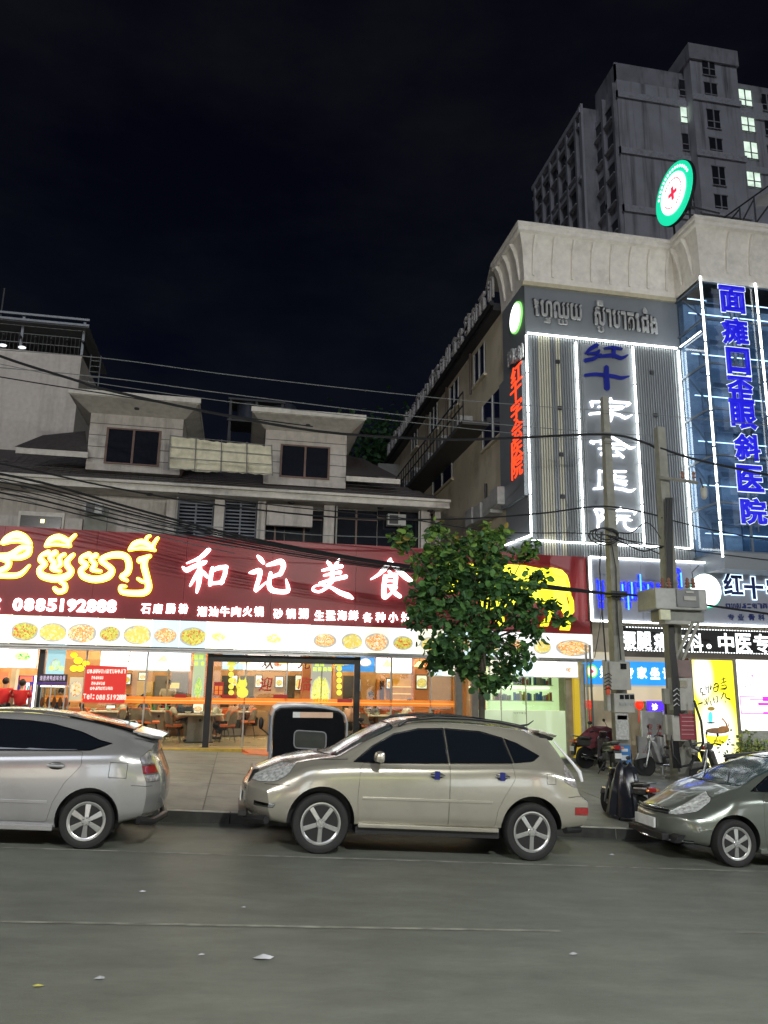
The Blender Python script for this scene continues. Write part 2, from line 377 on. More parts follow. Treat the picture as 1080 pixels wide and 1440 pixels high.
class Conv:
    def __init__(s, ox, oy, sc, Y):
        s.ox, s.oy, s.sc, s.Y = ox, oy, sc, Y
        x0, _ = XZ(ox, oy, Y); x1, _ = XZ(ox+100, oy, Y); s.k = (x1-x0)/100/sc
    def __call__(s, x, y): return XZ(s.ox+x/s.sc, s.oy+y/s.sc, s.Y)

def strip(name, pts, w, m, parent, out=(0, -1, 0), off=.03):
    """LED strip: square tube following pts"""
    o = Vector(out)*off
    return MB().tube([Vector(p)+o for p in pts], w, n=4).build(name, m, parent)
# ------------------------------------------------------------------ ground
KY, FY = 12.03, 21.0            # kerb line, shop front line
def sx(x): return max(-25.0, min(30.0, x))
def zroad(x): return -.05*sx(x)
def zpave(x, y):
    k = zroad(x)+.15; f = .27-.03*sx(x); t = max(0, min(1, (y-KY)/(FY-KY)))
    return k+(f-k)*t
ROADM = mat('asphalt', (.124, .132, .112), rough=.5, var=.3, scale=.7, bump=.45, bscale=160, dirt=.4, dcol=(.08, .084, .074), dscale=(.25, 1.2, 1), stretch=(.5, 1.4, 1))
CONC = mat('pavement_concrete', (.21, .212, .185), rough=.5, var=.2, scale=1.6, bump=.3, bscale=60, dirt=.6, dcol=(.06, .06, .052))
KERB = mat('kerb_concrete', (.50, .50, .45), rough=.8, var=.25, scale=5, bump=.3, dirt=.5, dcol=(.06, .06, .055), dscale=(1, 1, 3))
def sheet(name, xs, ys, zf, m, tagk='structure', parent=None):
    mb = MB(); vs = [(x, y, zf(x, y)) for y in ys for x in xs]; n = len(xs)
    mb.add(vs, [(j*n+i, j*n+i+1, (j+1)*n+i+1, (j+1)*n+i) for j in range(len(ys)-1) for i in range(n-1)])
    o = mb.build(name, m, parent, smooth=True); 
    if tagk: o['kind'] = tagk
    return o
gx = [-400, -120, -60, -40, -25, 0, 30, 50, 80, 150, 400]
sheet('ground', gx, [-400, -60, -12, KY-.02, KY+.4, 21, 60, 150, 500], lambda x, y: zroad(x)-.25, mat('earth', (.06, .055, .05)))
road = sheet('road', [-120, -60, -40, -25, 0, 30, 50, 80, 120], [-11, -6, 0, 6, KY+.02], lambda x, y: zroad(x), ROADM)
PAINT = mat('worn_road_paint', (.27, .27, .24), rough=.7, var=.45, scale=7, dirt=.85, dcol=(.07, .07, .06), dscale=(1.5, 9, 1))
PAINT2 = mat('faded_road_paint', (.2, .2, .17), rough=.7, var=.4, scale=5, dirt=.7, dcol=(.09, .095, .08), dscale=(.8, 6, 1))
for (y, w, pm, xa, xb) in ((9.97, .05, PAINT, -30, 30), (7.2, .055, PAINT2, -6, 3.3), (7.25, .05, PAINT2, 4.8, 5.8)):
    xs = [xa+i*.5 for i in range(int((xb-xa)/.5)+1)]
    sheet('lane_line', xs, [y-w/2, y+w/2], lambda x, y: zroad(x)+.004, pm, None, road)
# kerb: stones with recessed joints
kb = thing('kerb', None, None, (0, KY, 0), kind='structure')
KFACE = mat('kerb_dark_face', (.035, .036, .032), rough=.85, var=.3, dirt=.4, dcol=(.09, .09, .08))  # front faces of the stones, darker than their tops
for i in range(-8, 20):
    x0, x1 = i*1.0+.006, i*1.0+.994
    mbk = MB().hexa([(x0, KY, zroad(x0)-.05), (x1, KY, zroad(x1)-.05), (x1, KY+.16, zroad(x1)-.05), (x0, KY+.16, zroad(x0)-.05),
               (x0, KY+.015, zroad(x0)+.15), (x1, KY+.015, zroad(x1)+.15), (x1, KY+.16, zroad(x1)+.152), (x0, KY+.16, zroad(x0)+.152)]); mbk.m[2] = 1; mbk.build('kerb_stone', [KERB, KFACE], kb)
MB().box(-120, -8, KY, KY+.16, -2, 0).build('kerb_stone', KERB, kb)
pv = sheet('pavement', [-60, -40, -25, -8, 0, 8, 20, 30, 60], [KY+.16, 15, 18, 21, 23], lambda x, y: zpave(x, y)-.012, mat('joint_mortar', (.09, .09, .08)))
ix = [-8+1.9*i for i in range(15)]; iy = [KY+.165, 13.5, 15.0, 16.5, 18.0, 19.5, 20.98]
for i in range(len(ix)-1):
    for j in range(len(iy)-1):
        x0, x1, y0, y1 = ix[i]+.008, ix[i+1]-.008, iy[j]+.008, iy[j+1]-.008
        d = random.uniform(-.003, .004)
        c = [(x0, y0), (x1, y0), (x1, y1), (x0, y1)]
        MB().hexa([(x, y, zpave(x, y)-.05) for x, y in c]+[(x, y, zpave(x, y)+d) for x, y in c]).build('paving_slab', CONC, pv)

# ------------------------------------------------------------------ street lamps on the near side (out of the frame, they light the street)
GALV = mat('galvanised_steel', (.30, .31, .31), rough=.45, metal=.8, var=.15)
def street_lamp(x, y, label, col, power, aim):
    z = zroad(x); t = thing('street_lamp', label, 'street lamp', (x, y, z))
    MB().tube([(x, y, z), (x, y, z+8.2), (x, y+.3, z+8.8), (x, y+1.5, z+9.1)], [.10, .07, .06, .05], n=10).build('pole', GALV, t, smooth=True)
    MB().box(x-.14, x+.14, y+1.4, y+2.0, z+9.03, z+9.15).build('lamp_head', GALV, t, bevel=.02)
    MB().box(x-.11, x+.11, y+1.45, y+1.95, z+9.02, z+9.035).build('lamp_glass', emi('street_lamp_light', col, 12), t)
    l = bpy.data.lights.new('lamp_light', 'SPOT'); l.energy = power; l.color = col; l.spot_size = rad(165); l.spot_blend = .6; l.shadow_soft_size = .2
    lo = bpy.data.objects.new('lamp_light', l); link(lo); lo.location = (x, y+1.7, z+8.95)
    d = Vector(aim)-Vector(lo.location); lo.rotation_euler = d.to_track_quat('-Z', 'Y').to_euler()
street_lamp(-11, -2.5, 'grey street lamp on the near side, by the silver hatchback end of the street', (1, .96, .93), LAMP_POWER, (-7, 9, 0))
street_lamp(3.5, -2.5, 'grey street lamp on the near side across from the beige car', (.98, 1, .92), LAMP_POWER*1.1, (4, 9, 0))
street_lamp(18, -2.5, 'grey street lamp on the near side across from the clinic', (.93, .98, 1), LAMP_POWER, (14, 9, 0))

# shop row on the near side, behind the photographer: only its reflections show
OPW = mat('near_wall', (.10, .095, .09), var=.15, dirt=.3)
WARMW = emi('near_shop_light', (1, .93, .75), 3.6); WHITEW = emi('near_shop_white', (.85, .93, 1), 4.0); YELW = emi('near_shop_yellow', (.9, 1, .15), 3.2); REDW = emi('near_shop_red', (1, .12, .05), 1.5)
ns = thing('shophouse_row', 'row of plain shophouses on the near side of the street', 'building', (0, -14, 0))
MB().box(-40, 45, -22, -13.9, -3, 11).build('wall', OPW, ns)
k = 0
for i in range(-8, 9):
    x = i*4.6
    k += 1
    m = [WARMW, WHITEW, WARMW, WHITEW, WARMW][k % 5]
    if k % 4 != 2: MB().box(x, x+3.4, -13.88, -13.8, .3, 2.8).build('shop_window', m, ns)
    MB().box(x-.3, x+3.8, -13.85, -13.5, 3.1, 3.9).build('shop_sign', [YELW, OPW, REDW, WHITEW, OPW][k % 5], ns)
    for zz in (5.0, 8.0): MB().box(x+.5, x+2.4, -13.88, -13.84, zz, zz+1.5).build('window', mat('near_window', (.02, .025, .03), rough=.1), ns)

# ------------------------------------------------------------------ RESTAURANT
RX0, RX1 = -9.2, 9.98      # left end out of frame, right end at the clinic
SY = 20.7                  # face of the sign
FL = .36                   # floor of the restaurant
REDP = mat('maroon_sign_panel', (.25, .020, .026), rough=.38, var=.06, scale=1.2, spec=.4)
LWH = emi('letter_white', (1, .99, .97), 4.0); LYE = emi('letter_yellow', (.95, .93, .03), 1.6); LYS = emi('letter_yellow_core', (1, .97, .35), 1.9)
DARKF = mat('dark_window_frame', (.035, .035, .035), rough=.4, metal=.4)
STEEL = mat('brushed_steel', (.5, .5, .5), rough=.35, metal=.9)
WHP = mat('white_paint', (.75, .74, .70), rough=.55, var=.06)
sg = thing('restaurant_sign', 'long maroon sign board with white and yellow lit characters above the restaurant', 'sign', (0, SY, 3.6))
zt0, zt1, zb0, zb1 = XZ(0, 738.7, SY)[1], XZ(829, 783.5, SY)[1], XZ(0, 863.5, SY)[1], XZ(829, 891.5, SY)[1]
xl, xr = XZ(0, 800, SY)[0], XZ(829, 840, SY)[0]
def ztop(x): return zt0+(zt1-zt0)*(x-xl)/(xr-xl)
def zbot(x): return zb0+(zb1-zb0)*(x-xl)/(xr-xl)
# panels of the board, seams between them
px_ = [RX0]+[xl+(xr-xl)*i/7 for i in range(8)]
for a, b in zip(px_[:-1], px_[1:]):
    MB().hexa([(a+.003, SY+.02, zbot(a)), (b-.003, SY+.02, zbot(b)), (b-.003, SY+.35, zbot(b)), (a+.003, SY+.35, zbot(a)),
               (a+.003, SY+.02, ztop(a)), (b-.003, SY+.02, ztop(b)), (b-.003, SY+.35, ztop(b)), (a+.003, SY+.35, ztop(a))]).build('sign_panel', REDP, sg)
MB().hexa([(RX0, SY+.36, zbot(RX0)), (xr, SY+.36, zbot(xr)), (xr, SY+.5, zbot(xr)), (RX0, SY+.5, zbot(RX0)), (RX0, SY+.36, ztop(RX0)-.05), (xr, SY+.36, ztop(xr)-.05), (xr, SY+.5, ztop(xr)-.05), (RX0, SY+.5, ztop(RX0)-.05)]).build('backing', DARKF, sg)
# big brush characters
c4 = Conv(250, 740, 3.6, SY)
strokes('和', [[(158, 118, 20), (128, 148, 20), (95, 168, 13), (45, 188, 5)], [(26, 208, 10), (45, 222, 24), (80, 205, 20), (130, 186, 22), (145, 178, 8)], [(105, 165, 16), (112, 230, 24), (106, 290, 22), (96, 335, 10)],
              [(105, 225, 14), (85, 262, 16), (62, 302, 8)], [(118, 222, 10), (135, 240, 18), (148, 256, 14)], [(176, 212, 16), (168, 250, 20), (163, 296, 18)], [(170, 228, 14), (205, 212, 20), (245, 208, 22)],
              [(242, 212, 22), (238, 245, 20), (220, 288, 18)], [(166, 290, 14), (195, 288, 15), (228, 282, 16)]], c4, SY+.02, LWH, sg)
strokes('记', [[(405, 152, 12), (420, 168, 22), (434, 186, 14)], [(363, 236, 8), (385, 232, 22), (415, 226, 24), (412, 262, 22), (394, 320, 18), (404, 322, 12), (446, 284, 7)],
              [(452, 198, 12), (480, 190, 20), (522, 180, 28), (535, 205, 24), (518, 243, 20)], [(465, 262, 12), (495, 250, 16), (524, 240, 18)],
              [(470, 238, 16), (462, 290, 22), (475, 322, 26), (520, 332, 22), (556, 328, 22), (556, 300, 16), (548, 270, 6)]], c4, SY+.02, LWH, sg)
strokes('美', [[(757, 178, 12), (768, 192, 20), (778, 206, 12)], [(815, 170, 14), (802, 192, 18), (790, 210, 10)], [(732, 224, 10), (775, 214, 16), (828, 204, 20)], [(740, 250, 9), (780, 240, 14), (822, 234, 18)],
              [(718, 288, 10), (780, 272, 18), (850, 256, 20)], [(782, 205, 14), (782, 240, 20), (778, 284, 18)], [(778, 280, 18), (752, 312, 16), (715, 332, 12), (684, 322, 12), (692, 305, 8), (725, 298, 8), (770, 308, 12), (820, 336, 22), (862, 352, 26), (886, 366, 8)]], c4, SY+.02, LWH, sg)
c5 = Conv(530, 720, 3.484, SY)
strokes('食', [[(66, 232, 12), (45, 268, 24), (10, 305, 14), (-30, 330, 5)], [(62, 240, 14), (100, 280, 22), (140, 318, 24), (166, 336, 16)], [(60, 292, 12), (70, 306, 18)], [(38, 318, 12), (66, 312, 16), (92, 312, 18), (88, 362, 16)],
              [(46, 338, 9), (84, 336, 10)], [(46, 362, 9), (84, 360, 10)], [(40, 314, 16), (34, 370, 20), (36, 416, 22), (54, 410, 14), (80, 390, 7)], [(92, 370, 16), (74, 386, 10)], [(66, 370, 12), (88, 396, 18), (112, 414, 16)]], c5, SY+.02, LWH, sg)
# big yellow Khmer word
c3 = Conv(0, 720, 3.857, SY)
KH = [
 [[(12, 168, 12), (40, 142, 26), (90, 124, 34), (135, 140, 28), (165, 172, 14)], [(18, 172, 10), (60, 160, 14), (110, 158, 14), (160, 174, 10)],
  [(-40, 235, 20), (10, 240, 26), (60, 232, 26), (120, 196, 26), (166, 192, 16)], [(160, 200, 22), (150, 228, 26), (110, 246, 24), (60, 246, 22), (10, 250, 20)], [(5, 255, 14), (45, 268, 24), (40, 300, 22), (0, 318, 22), (-30, 320, 18)], [(-40, 338, 22), (40, 346, 22), (110, 338, 20), (160, 290, 6)]],
 [[(248, 184, 10), (275, 152, 26), (318, 138, 30), (360, 156, 26), (380, 184, 12)], [(252, 186, 8), (300, 176, 13), (376, 186, 10)], [(372, 176, 14), (382, 152, 14), (408, 126, 12)],
  [(262, 222, 26), (228, 236, 14), (224, 262, 26), (246, 284, 18), (216, 312, 22), (232, 346, 30), (300, 362, 32), (362, 350, 30), (386, 320, 24), (366, 290, 24), (366, 264, 22), (398, 232, 14)], [(300, 222, 26), (272, 250, 16), (296, 276, 22), (284, 308, 18), (326, 322, 12)], [(350, 230, 14), (322, 250, 16), (330, 284, 18), (300, 306, 12)],
  [(330, 380, 16), (352, 394, 18), (350, 424, 20), (318, 432, 22), (296, 414, 14)]],
 [[(482, 232, 26), (446, 244, 14), (444, 268, 24), (470, 288, 18), (440, 316, 22), (456, 350, 28), (520, 366, 30), (585, 350, 32), (608, 316, 24), (580, 288, 22), (548, 262, 22), (585, 240, 26), (640, 232, 30), (686, 246, 28), (700, 290, 26), (690, 330, 26), (660, 352, 20), (690, 372, 10)], [(520, 236, 24), (492, 256, 16), (516, 284, 20), (500, 312, 18), (545, 322, 12)]],
 [[(760, 262, 30), (812, 240, 16)], [(796, 244, 16), (782, 290, 28), (796, 350, 26), (806, 410, 28), (780, 438, 28), (710, 440, 24), (662, 432, 22), (656, 404, 14), (682, 404, 8)], [(748, 362, 10), (778, 378, 14), (814, 374, 8)],
  [(702, 206, 10), (728, 176, 24), (770, 164, 28), (815, 184, 22), (838, 208, 10)], [(706, 206, 8), (770, 196, 13), (840, 208, 10)], [(792, 158, 12), (798, 138, 12), (814, 130, 8)], [(828, 190, 14), (840, 164, 14), (856, 142, 10)]]]
for g in KH:
    g = [[(x, y, w*1.14) for x, y, w in s] for s in g]
    strokes('k', g, c3, SY+.02, LYS, sg, depth=.08)
    strokes('k', [[(x, y, w+9) for x, y, w in s] for s in g], c3, SY+.018, LYE, sg, depth=.03, name='letter_edge')
# phone number and the small line
text_px('Tel:', [-46, -30, -14, -3], 850, 12, 19, SY, LWH, sg, bold=.03)
text_px('0885192888', [25, 41, 57, 73, 87, 101, 115, 129, 143, 157], [850+.28*i for i in range(10)], 13.5, 18, SY, LWH, sg, bold=.04)
for s, pp, y in (('石磨肠粉', [205, 222, 240, 258], 856), ('潮汕牛肉火锅', [284, 300, 316, 332, 348, 364], 860), ('砂锅粥', [391, 409, 427], 863), ('生猛海鲜', [449, 465, 481, 497], 865.5), ('各种小炒', [517, 535, 553, 571], 868)):
    text_px(s, pp, y, 13.5, 14, SY, LWH, sg, bold=.022)
# yellow bull outline filled
c5b = Conv(530, 720, 3.484, SY)
bull = [(300, 330), (330, 262), (310, 235), (345, 250), (385, 240), (420, 262), (480, 250), (560, 262), (640, 258), (720, 262), (790, 276), (860, 274), (905, 285), (930, 312), (942, 352), (946, 395), (962, 440), (964, 490), (954, 502), (946, 480), (944, 440), (932, 400), (924, 400), (930, 440), (948, 480), (946, 560), (942, 580), (896, 578), (900, 560), (918, 545), (916, 500), (880, 440), (872, 480), (850, 520), (836, 560), (800, 560), (806, 540), (826, 520), (832, 470), (800, 440), (700, 450), (640, 460), (620, 500), (625, 560), (585, 560), (580, 500), (560, 470), (545, 500), (548, 555), (510, 555), (515, 490), (490, 430), (450, 400), (400, 380), (350, 400), (310, 380)]
MB().prism_xz([c5b(x, y) for x, y in bull], SY-.04, SY+.02).build('bull_emblem', LYE, sg)
MB().tube([(*[c5b(926, 330)[0]], SY-.05, c5b(926, 330)[1]), (c5b(946, 400)[0], SY-.05, c5b(946, 400)[1]), (c5b(956, 490)[0], SY-.05, c5b(956, 490)[1])], .02, n=5).build('tail', emi('bull_tail', (.55, .55, .02), .8), sg)

# strip of lit dish pictures below the sign
lb = thing('picture_lightbox', 'white lit strip of food pictures under the maroon sign board', 'lightbox', (0, SY, 2.9))
zlb = XZ(400, 905, SY)[1]
def zlow(x): return zbot(x)-.70
PAL = {'yel': [(.95, .85, .4), (.45, .3, .05), (1, .85, .25), (.35, .42, .06), (.95, .6, .1)], 'grn': [(.85, .7, .15), (.12, .4, .04), (.9, .55, .1), (.25, .5, .06), (.7, .1, .03)], 'red': [(.9, .7, .3), (.6, .05, .01), (.95, .6, .15), (.45, .12, .03), (1, .85, .6)], 'pale': [(.95, .95, .7), (1, 1, .92), (.9, .85, .5), (1, 1, .9)]}
FM = {k: food('dish_print_'+k, v, (1, 1, .97), {'pale': 3.2}.get(k, .9), disc={'pale': .3}.get(k, .44), center=(.5, .42)) for k, v in PAL.items()}
FM2 = food('dish_print_bright', PAL['yel'], (1, 1, .98), 1.9, disc=.32, center=(.45, .45))
seq = ['pale', 'grn', 'yel', 'red', 'grn', 'yel', 'red', 'grn', 'pale', 'pale', 'pale', 'pale', 'red', 'yel', 'red', 'grn', 'yel', 'red', 'yel', 'red', 'yel', 'red']
bx = [-30, 14, 54, 94, 136, 173, 213, 252, 290, 330, 368, 406, 436, 478, 512, 548, 585, 625, 665, 705, 745, 778, 833]
for i in range(len(bx)-1):
    y = 890; x0 = XZ(bx[i], 885, SY)[0]; x1 = XZ(bx[i+1], 905, SY)[0]
    uvquad('dish_picture', x0+.004, x1-.004, zlow((x0+x1)/2), zbot((x0+x1)/2)-.015, SY-.02, FM[seq[i % len(seq)]] if i not in (8, 10) else FM2, lb)
MB().box(RX0, xr, SY+.002, SY+.32, zlow(RX0)-.02, zbot(xr)-.02).build('box', WHP, lb)
MB().box(RX0, xr+.02, SY-.03, SY+.34, zlow(0)-.06, zlow(0)-.022).build('bottom_rail', STEEL, lb)

# building shell
rs = thing('restaurant', 'brightly lit glass fronted restaurant with orange walls behind the parked cars', 'restaurant', (0, 21, FL))
GY = 21.15
TERR = mat('orange_wall', (.62, .22, .09), rough=.6, var=.1, scale=2)
BRN = mat('warm_brown_wall', (.42, .26, .14), rough=.5, var=.15)
CREAM = mat('cream_interior', (.66, .58, .42), rough=.5, var=.08)
FLOORM = mat('tan_floor_tile', (.40, .33, .20), rough=.22, var=.12, scale=2)
MB().box(RX0, 7.1, 21.0, 28, FL-.3, FL).build('floor', FLOORM, rs)
MB().box(RX0, 9.6, 28, 28.2, FL, 3.6).build('back_wall', mat('orange_brown_wall', (.66, .36, .16), rough=.5, var=.1), rs)
MB().box(RX0-.1, RX0, 21.2, 28, FL, 3.6).build('side_wall', CREAM, rs)
MB().box(RX0, 9.9, 21.45, 28.2, 3.35, 3.5).build('ceiling', mat('white_ceiling', (.7, .68, .62)), rs)
STEPM = mat('ochre_step', (.62, .42, .06), rough=.5, var=.2)
MB().box(RX0, 7.0, 20.82, 21.0, -.2, FL-.004).build('step', STEPM, rs, bevel=.01)
MB().box(7.0, 9.98, 20.82, 21.1, -.6, .12).build('step', mat('step_tile', (.3, .3, .26), rough=.4), rs)
MB().box(RX0, 9.9, 21.1, 21.4, zlow(0)-.02, 3.6).build('lintel', CREAM, rs)
MB().box(RX0, 9.9, 20.75, 21.1, zlow(0)-.12, zlow(0)-.062).build('soffit', STEEL, rs)
CL = emi('ceiling_lamp', (1, .82, .55), 48)
for x in (-7.5, -5, -2.5, 0, 2.5, 5):
    for y in (22.6, 24.8, 26.8):
        MB().box(x, x+1.1, y, y+.22, 3.30, 3.345).build('ceiling_light', CL, rs)
# posts
POSTS = [(60, .14), (297, .16), (503, .16)]
for p, w in POSTS:
    x = XZ(p, 920, GY-.06)[0]
    MB().box(x-w/2, x+w/2, GY-.1, GY+.05, FL, zlow(0)-.12).build('post', DARKF, rs, bevel=.008)
xa, xb = XZ(297, 920, GY-.06)[0], XZ(503, 920, GY-.06)[0]
MB().box(xa+.08, xb-.08, GY-.1, GY+.05, zlow(0)-.32, zlow(0)-.13).build('door_head', DARKF, rs, bevel=.006)
for p in (644, 666):
    x = XZ(p, 960, 21.0)[0]; MB().box(x-.09, x+.09, 20.86, 21.05, .2, zlow(0)-.12).build('post', mat('olive_grey_post', (.22, .2, .16), rough=.5), rs, bevel=.008)
# glass panes with thin mullions
GL = glass('shop_glass')
gxs = [RX0, XZ(-60, 950, GY)[0], XZ(60, 950, GY)[0]+.08, XZ(120, 950, GY)[0], XZ(205, 960, GY)[0], xa-.08]
gxs2 = [xa+.08, XZ(345, 960, GY)[0], XZ(403, 960, GY)[0], XZ(452, 960, GY)[0], xb-.08]
gxs3 = [xb+.08, XZ(550, 960, GY)[0], XZ(605, 960, GY)[0], XZ(638, 960, GY)[0]]
MUL = mat('pale_mullion', (.5, .47, .40), rough=.4, metal=.3)
for g in (gxs[1:], gxs2, gxs3):
    for a, b in zip(g[:-1], g[1:]):
        if a < -5.5: continue
        MB().box(a+.02, b-.02, GY-.006, GY+.006, FL+.03, zlow(0)-.33).build('glass_pane', GL, rs)
    for a in g[1:-1]:
        MB().box(a-.02, a+.02, GY-.03, GY+.03, FL, zlow(0)-.12).build('mullion', MUL, rs)
# orange band across the glass
zr0 = XZ(300, 985, GY)[1]
ORB = emi('orange_band', (1, .26, .02), .55, base=(.9, .25, .03), var=.25, scale=2)
for g0, g1 in ((XZ(64, 980, GY)[0], xa-.09), (xa+.09, xb-.09), (xb+.09, XZ(640, 990, GY)[0])):
    MB().box(g0, g1, GY-.03, GY-.012, zr0-.09, zr0+.075).build('orange_band', ORB, rs)
    MB().box(g0, g1, GY-.033, GY-.031, zr0-.02, zr0-.005).build('band_line', emi('band_line', (1, .55, .15), .9), rs)
# characters stuck on the glass
STK = mat('dark_red_sticker', (.18, .01, .02), rough=.5); STR = mat('red_sticker', (.6, .03, .02), rough=.5)
for ch, p, q, m in (('欢', 377, 931, STK), ('光', 428, 931, STK), ('迎', 374, 962, STR), ('临', 429, 962, STR)):
    text_px(ch, [p], q, 18, 20, GY-.03, m, rs, bold=.015, depth=.01, slant=.12)
YST = emi('yellow_sticker', (.75, .72, .08), .75); YG = emi('lime_sticker', (.7, .95, .1), .9)
def disc(px, py, r, Y, m, parent, name, sxx=1.0):
    x, z = XZ(px, py, Y); s = XZ(px+10, py, Y)[0]-x; R = r*s/10
    return MB().prism_xz([(x+R*sxx*math.cos(2*math.pi*k/14), z+R*math.sin(2*math.pi*k/14)) for k in range(14)], Y-.006, Y).build(name, m, parent)
for cx in (325, 477):
    MB().prism_xz([XZ(cx, 925, GY-.03), XZ(cx+7, 936, GY-.03), XZ(cx-7, 936, GY-.03)], GY-.036, GY-.03).build('coin_top', YST, rs)
    for j in range(5): disc(cx, 940+j*8.5, 3.9, GY-.03, YST, rs, 'coin_sticker')
for cx in (341,):   # waving cat
    disc(cx, 962, 6, GY-.03, YST, rs, 'cat_head', 1.1); disc(cx, 974, 7.5, GY-.03, YST, rs, 'cat_body', 1.1)
    for d in (-4, 4): MB().prism_xz([XZ(cx+d-2, 958, GY-.03), XZ(cx+d+2, 958, GY-.03), XZ(cx+d, 952, GY-.03)], GY-.036, GY-.03).build('cat_ear', YST, rs)
    MB().tube([(*XZ(cx-6, 970, GY)[:1], GY-.04, XZ(cx-6, 970, GY)[1]), (XZ(cx-9, 960, GY)[0], GY-.04, XZ(cx-9, 960, GY)[1])], .03, n=6).build('cat_paw', YST, rs)
# red window sticker with four panes
x0, z0 = XZ(300, 978, GY); x1, z1 = XZ(315, 959, GY)
MB().box(x0, x1, GY-.04, GY-.03, z0, z1).build('fortune_sticker', STR, rs)
for i in (0, 1):
    for j in (0, 1):
        w = (x1-x0); h = (z1-z0); MB().box(x0+w*(.12+.44*i), x0+w*(.44+.44*i), GY-.046, GY-.041, z0+h*(.08+.34*j), z0+h*(.36+.34*j)).build('sticker_square', ORB, rs)
for (a, b) in ((462, 486), (560, 566)):
    pass
# small red caption stickers near the band
for a, b, y in ((312, 333, 979), (384, 404, 979), (474, 495, 985), (246, 262, 978)):
    x0, z0 = XZ(a, y+3, GY); x1, z1 = XZ(b, y-2, GY); MB().box(x0, x1, GY-.036, GY-.03, z0, z1).build('caption_sticker', STR, rs)

for n_ in road.data.materials[0].node_tree.nodes:
    if n_.type == 'TEX_NOISE' and abs(n_.inputs['Scale'].default_value-.7) < 1e-3: n_.inputs['Scale'].default_value = 2.2; n_.inputs['Detail'].default_value = 14; n_.inputs['Roughness'].default_value = .78
# interior: pillars, cupboards, doors
IY = 26.0
def ibox(name, a, b, t, bo, Y, dep, m, parent=rs, bevel=0):
    x0 = XZ(a, (t+bo)/2, Y)[0]; x1 = XZ(b, (t+bo)/2, Y)[0]; z0 = XZ(a, bo, Y)[1]; z1 = XZ(a, t, Y)[1]
    return MB().box(x0, x1, Y, Y+dep, z0, z1).build(name, m, parent, bevel=bevel)
for a, b in ((268, 292), (425, 440), (456, 468), (583, 606)):
    ibox('pillar', a, b, 905, 1030, 25.0, .5, TERR)
ibox('beam', 62, 640, 898, 913, 25.05, .4, TERR)
ibox('beam', -10, 55, 896, 903, 24, .4, TERR)
GREYI = mat('grey_door', (.22, .21, .20), rough=.5)
ibox('cupboard', 190, 213, 958, 1027, 27.4, .4, mat('yellow_cupboard', (.7, .45, .1), rough=.5), bevel=.01)
ibox('door', 215, 233, 950, 1027, 27.5, .3, GREYI); ibox('door', 238, 262, 945, 1027, 27.5, .3, GREYI)
ibox('notice', 239, 252, 960, 968, 27.4, .04, emi('yellow_notice', (.9, .7, .25), .6))
for a, b in ((310, 322), (336, 356), (400, 414), (482, 497)):
    ibox('dark_screen', a, b, 950, 1020, 27.4, .1, mat('dark_glass_screen', (.10, .09, .07), rough=.15))
ibox('cupboard', 530, 542, 955, 1025, 27.3, .3, mat('orange_door', (.75, .32, .05), rough=.4)); ibox('dark_panel', 534, 540, 957, 985, 27.25, .03, mat('dark_brown', (.08, .03, .01)))
ibox('cupboard', 508, 528, 948, 1025, 27.45, .3, mat('tan_cupboard', (.55, .32, .12), rough=.5)); ibox('shelf_unit', 552, 580, 955, 1025, 27.3, .4, mat('golden_shelf', (.72, .38, .06), rough=.4))
for y in (965, 975, 984): ibox('shelf_board', 553, 579, y, y+1.2, 27.15, .14, emi('golden_glow', (1, .75, .3), .8))
ibox('counter', 195, 290, 1003, 1034, 25.6, .5, BRN); ibox('counter', 345, 420, 1000, 1034, 25.8, .5, BRN)
for a, b in ((300, 345), (60, 190), (505, 640)): ibox('booth_back', a, b, 995, 1034, 26.2, .25, mat('coral_upholstery', (.62, .20, .09), rough=.6), bevel=.02)
# thin hanging pipe and curtain strips
ibox('pipe', 232.5, 235, 940, 1030, 25.5, .05, MUL)
# menu light boxes inside
def menu(label, a, b, t, bo, mats, Y=25.6, cat='lightbox', n=None):
    x, z = XZ((a+b)/2, bo, Y); t_ = thing('menu_lightbox', label, cat, (x, Y, z), 'lit picture boxes inside the restaurant')
    x0 = XZ(a, (t+bo)/2, Y)[0]; x1 = XZ(b, (t+bo)/2, Y)[0]; z1 = XZ(a, t, Y)[1]
    MB().box(x0-.03, x1+.03, Y+.021, Y+.12, z-.03, z1+.03).build('case', WHP, t_)
    n = len(mats)
    for i, m in enumerate(mats):
        uvquad('picture', x0+(x1-x0)*i/n+.004, x0+(x1-x0)*(i+1)/n-.004, z, z1, Y, m, t_)
    return t_
FPB = food('dish_print_big_pale', PAL['pale'], (1, 1, 1), 2.2, disc=.3)
FGR = food('dish_print_green', [(.05, .3, .1), (.5, .8, .2), (.9, .9, .3), (.1, .4, .3)], (.9, .97, 1), 1.3, disc=.3)
FBL = food('dish_print_blue', [(1, 1, 1), (.9, .95, 1), (.8, .9, 1), (1, 1, 1)], (.05, .28, .75), 1.2, disc=.26)
FRD = food('dish_print_seafood', [(.8, .1, .02), (.95, .5, .2), (.7, .05, .02), (1, .8, .6)], (1, 1, .98), 1.2, disc=.2, center=(.6, .35))
menu('white lit picture box of dishes on the wall at the far left shop', -30, 52, 906, 938, [FPB, FGR], 24.5)
menu('white lit picture box with pale bowl, above the grey doors', 142, 268, 909, 942, [FPB, FM['pale']], 25.6)
menu('white lit picture box behind the glass door frame, over the dark screens', 313, 432, 916, 942, [FGR, FM['pale'], FRD, FPB], 25.6)
menu('lit picture box with bright blue background beside the dark door post', 473, 527, 918, 944, [FBL, FBL], 25.6)
menu('white lit picture box of bowls next to the blue one', 529, 583, 920, 946, [FPB, FM['pale']], 25.6)
